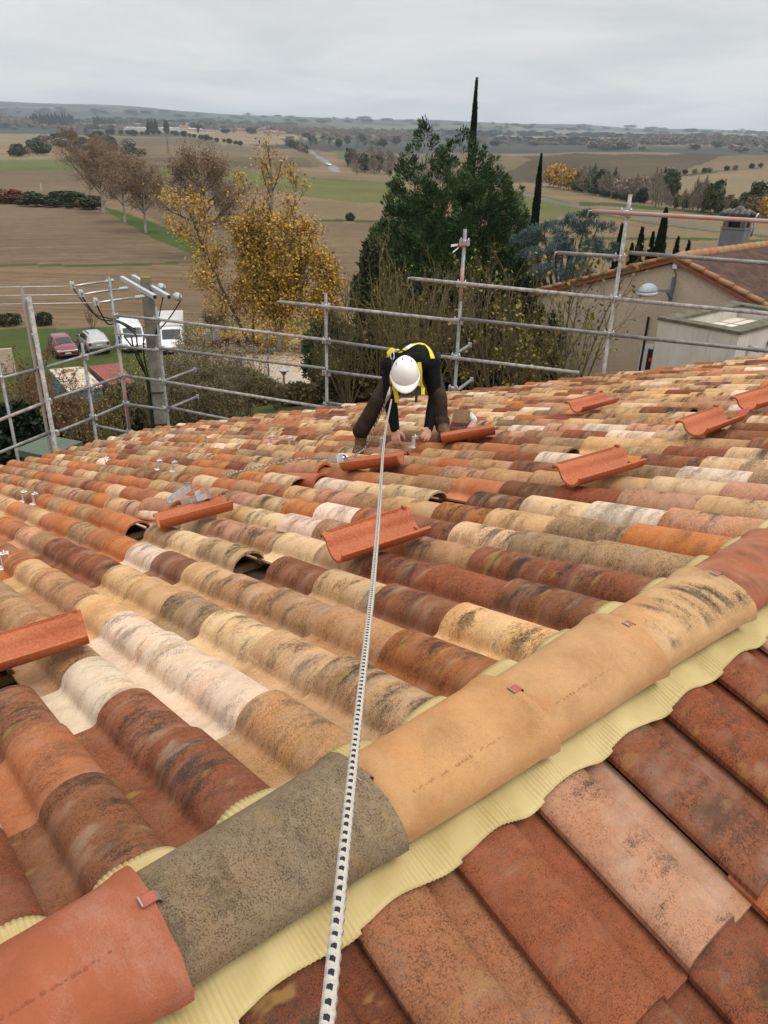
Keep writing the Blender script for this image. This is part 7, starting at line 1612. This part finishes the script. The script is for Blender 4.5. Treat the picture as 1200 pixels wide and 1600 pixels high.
def far_tree(kind, leafm, x, yb, yt, wf, lab, group, rs, cat='tree', bark=B_GREY, name=None):
    key = (kind, leafm.name, rs.randint(0, 3)); P, h, d = top_h(x, yb, x, yt)
    if h < 0.3: return
    nm = name or {'round': 'bushy_tree', 'bare': 'bare_tree', 'spire': 'cypress'}[kind]
    if key not in FARP:
        V, F, m = far_proto(kind, key[2] * 7 + 3); o = fast_mesh(nm, V, F, [leafm, bark], m); FARP[key] = o
    else:
        o = FARP[key].copy(); o.name = nm; COL.objects.link(o)
    o.location = P; o.scale = (h * wf, h * wf, h); o.rotation_euler = (0, 0, rs.uniform(0, 6.28)); tag(o, lab, cat, group)
rf = np.random.RandomState(77)
# hedge across the left field
for i in range(34):
    x = -14 + i * 5.0 + rf.uniform(-3, 3); yb = 315 + 0.06 * x + rf.uniform(-1, 5); far_tree('round' if rf.uniform() < .75 else 'bare', [L_HEDGE, L_OLIVE, L_HEDGE, L_RBROWN][rf.randint(4)], x, yb, yb - rf.uniform(9, 25), rf.uniform(1.4, 2.6), 'dark shrub in the long hedge behind the left field', 'shrubs of the hedge behind the left field', rf, 'shrub', name='hedge_shrub')
# wooded mound at the left
for i in range(70):
    u = rf.uniform(0, 1); x = 18 + 205 * u; e = sin(pi * min(max((x - 12) / 220, 0), 1)); yb = 246 - rf.uniform(0, 1) * 34 * e; hpx = rf.uniform(9, 18)
    far_tree('round' if rf.uniform() < .72 else 'bare', [L_OLIVE, L_HEDGE, L_BARE, L_OLIVE][rf.randint(4)], x, yb, yb - hpx, rf.uniform(1.1, 2.2), 'scrubby tree on the wooded mound at the left', 'scrub trees on the wooded mound', rf)
# valley trees at the right
VAL = [('round', L_GOLD, 858, 292, 256), ('round', L_GOLD, 872, 294, 254), ('round', L_GOLD, 888, 297, 258), ('round', L_GOLD, 864, 292, 262), ('round', L_GOLD, 880, 297, 262)]
for k, m, x, yb, yt in VAL: far_tree(k, m, x, yb, yt, 0.8, 'golden leaved tree at the left end of the valley tree line', 'golden trees in the valley', rf)
for i in range(30):
    x = 896 + i * 3.9 + rf.uniform(-3, 3); yb = 296 + (x - 895) * 0.20 + rf.uniform(-3, 2); yt = yb - rf.uniform(26, 46) + (6 if x < 905 else 0); 
    far_tree('bare' if rf.uniform() < .8 else 'round', L_BARE if rf.uniform() < .75 else L_OLIVE, x, yb, yt, rf.uniform(.75, 1.1), 'bare brown tree in the valley tree line below the ploughed hill', 'bare trees of the valley tree line', rf)
for i in range(10): x = 900 + i * 10 + rf.uniform(-4, 4); far_tree('round', L_HEDGE, x, 298 + (x - 895) * .20, 288 + (x - 895) * .19, 1.7, 'dark undergrowth bush in the valley tree line', 'undergrowth of the valley tree line', rf, 'shrub', name='hedge_shrub')
far_tree('round', L_DARK, 1001, 320, 293, .9, 'dark evergreen at the right end of the bare valley trees', None, rf)
for i in range(44):
    x = 1018 + i * 4.4 + rf.uniform(-3, 3); yb = 322 + (x - 1015) * 0.105 + rf.uniform(-2, 3); yt = yb - rf.uniform(34, 62) * (0.8 + .25 * sin(x * .07)); r_ = rf.uniform()
    far_tree('bare' if r_ < .6 else 'round', L_BARE if r_ < .5 else (L_OLIVE if r_ < .85 else L_RUSS), x, yb, yt, rf.uniform(.65, 1.0) if r_ < .6 else rf.uniform(.6, .8), 'bare or olive tree in the tall row at the right edge of the valley', 'trees of the right valley row', rf)
far_tree('round', L_OLIVE, 1042, 320, 262, .75, 'tall olive green tree at the left of the right valley row', None, rf)
for x, yb, yt in ((1195, 344, 305), (1208, 346, 300)): far_tree('round', L_GOLD, x, yb, yt, .8, 'yellowing tree at the right edge of the photo', 'yellowing trees at the right edge', rf)
for i, x in enumerate((1046, 1070, 1085, 1100, 1108, 1135, 1148, 1174, 1188, 1020, 1028, 1036)): far_tree('round', L_HEDGE if i % 2 else L_BARE, x, (286 - (x - 1010) * .115) if x < 1040 else (276 - (x - 1040) * 0.09), (278 - (x - 1010) * .12 if x < 1040 else 267 - (x - 1040) * .09) - (6 if i == 0 else 0), 1.3, 'small hedge bush along the crest of the pale hill field', 'hedge bushes on the pale hill', rf, 'shrub', name='hedge_shrub')
# centre: trees by the far road
for i in range(22):
    x = 548 + rf.uniform(0, 78); yb = 262 + rf.uniform(-4, 12); far_tree('bare' if i % 4 else 'round', [L_OLIVE, L_BARE, L_BARE, L_BARE][i % 4], x, yb, yb - rf.uniform(18, 34), rf.uniform(1.0, 1.6), 'brown tree left of the big conifer beyond the far road', 'brown trees beyond the far road', rf)
for i in range(26):
    x = 448 + rf.uniform(0, 34) if i < 10 else 480 + rf.uniform(0, 140); yb = (228 + (x - 448) * .45 if i < 10 else 224 + rf.uniform(-3, 8)); far_tree('round' if i % 2 else 'bare', [L_HEDGE, L_BARE, L_OLIVE][i % 3], x, yb, yb - rf.uniform(9, 20), rf.uniform(1.0, 1.4), 'roadside tree along the far road in the centre', 'roadside trees along the far road', rf)
for i in range(24): x = 170 + i * 9 + rf.uniform(-3, 3); far_tree('round', L_HEDGE if i % 2 else L_OLIVE, x, 211 + max(0, x - 270) * .16 + rf.uniform(-1, 1), 203 + max(0, x - 270) * .15 + rf.uniform(-2, 2), 1.4, 'dark hedge bush below the greenhouses', 'hedge bushes below the greenhouses', rf, 'shrub', name='hedge_shrub')
# cypress row and trees round the village
for i in range(34): x = 50 + i * 2.0 + rf.uniform(-.8, .8); far_tree('spire', L_DARK, x, 199, 181 - rf.uniform(0, 6) + abs(x - 85) * .05, .9, 'dark cypress in the long row on the left horizon', 'cypress row on the left horizon', rf)
for i in range(14): x = 148 + i * 2.6; far_tree('spire', L_DARK, x, 199, 184 + i * .4 - rf.uniform(0, 4), 1.0, 'dark cypress left of the village', 'cypresses left of the village', rf)
for x, yt in ((233, 186), (238, 187), (244, 186), (259, 187), (262, 188), (310, 193)): far_tree('spire', L_DARK, x, 207, yt, 1.5, 'dark cypress among the village houses', 'cypresses among the village houses', rf)
for i in range(60):
    x = rf.uniform(-20, 470); yb = 201 + max(0, x - 250) * .045 + rf.uniform(-3, 3); far_tree('round' if rf.uniform() < .5 else 'bare', [L_HEDGE, L_BARE, L_OLIVE, L_BARE][rf.randint(4)], x, yb, yb - rf.uniform(6, 12), rf.uniform(1.6, 2.8), 'tree around the village on the left horizon', 'trees around the village', rf)
for i in range(70):
    x = rf.uniform(470, 1220); base = 222 + (x - 640) * .022; yb = base + rf.uniform(-4, 5); far_tree('round' if rf.uniform() < .5 else 'bare', [L_HEDGE, L_BARE, L_OLIVE, L_BARE][rf.randint(4)], x, yb, yb - rf.uniform(6, 12), rf.uniform(1.8, 3.2), 'distant tree in the wooded plain on the right horizon', 'trees of the wooded plain', rf)
# woods too far off to count: single masses
def wood(xs, ys, hpx, n, mat, seed, ws=2.6, jy=2.5):
    rs = np.random.RandomState(seed); Vs, Fs, Ms = [], [], []; nv = 0; protos = [far_proto('round', 3), far_proto('bare', 10)]
    for i in range(n):
        t = rs.uniform(0, 1); x = xs[0] + (xs[1] - xs[0]) * t; y = np.interp(t, np.linspace(0, 1, len(ys)), ys) + rs.uniform(-jy, jy); P = on_ground(x, y); d = float((P - CAM) @ cF); h = hpx * rs.uniform(.6, 1.2) / FPX * d
        V, F, m = protos[rs.randint(2)]; V = V * np.array([h * ws, h * ws, h]) + P; Vs.append(V); Fs.append(F + nv); Ms.append(m); nv += len(V)
    o = fast_mesh('woodland', np.concatenate(Vs), np.concatenate(Fs), [mat, B_GREY], np.concatenate(Ms)); tag(o, kind='stuff'); return o
wood((940, 1235), (234, 224, 227, 233), 13, 130, L_BARE, 1, 1.6); wood((-35, 62), (197, 199), 15, 40, L_BARE, 2, 1.6); wood((425, 690), (207, 214), 8, 150, L_BARE, 3); wood((780, 970), (222, 226), 8, 70, L_HEDGE, 4); wood((640, 1235), (209, 214, 219), 6, 170, L_HEDGE, 5, 3.4); wood((-35, 460), (191, 193, 199), 7, 170, L_HEDGE, 6, 3.4)
wood((-10, 640), (198, 200, 208), 6, 130, L_BARE, 8, 3.0); wood((520, 1000), (216, 222, 226), 7, 120, L_BARE, 9, 2.6, 4); wood((-20, 1235), (172, 178, 188, 196, 204, 212), 4, 130, L_HEDGE, 7, 6.0, 4)

# fallen leaves on the grass: uncountable
def litter():
    rs = np.random.RandomState(15); c0 = on_ground(425, 535); x = c0[0] + rs.normal(0, 5.0, 6500); y = c0[1] + rs.normal(0, 4.5, 6500); C = np.stack([x, y, ground(x, y) + 0.02], 1)
    C = np.array(C); V, F = quads(C, rs.normal(0, 1, (len(C), 3)) * np.array([1, 1, .2]), .07, .10, rs); tag(fast_mesh('leaf_litter', V, F, L_RBROWN if False else L_GOLD), kind='stuff')
litter()

# ------------------------------------------------------------------ the hazy air of a damp autumn day
hz = MB(); hz.box((0, 4000, 210), (30000, 24500, 500)); ho = hz.build('haze', bpy.data.materials.new('haze_air'), None); tag(ho, kind='stuff')
hm = ho.data.materials[0]; hm.use_nodes = True; ht = hm.node_tree; ht.nodes.clear(); hv_ = ht.nodes.new('ShaderNodeVolumePrincipled'); hv_.inputs['Color'].default_value = (0.76, 0.88, 1.0, 1); hv_.inputs['Density'].default_value = 0.000095; hv_.inputs['Anisotropy'].default_value = 0.2
ht.links.new(hv_.outputs[0], ht.nodes.new('ShaderNodeOutputMaterial').inputs['Volume'])
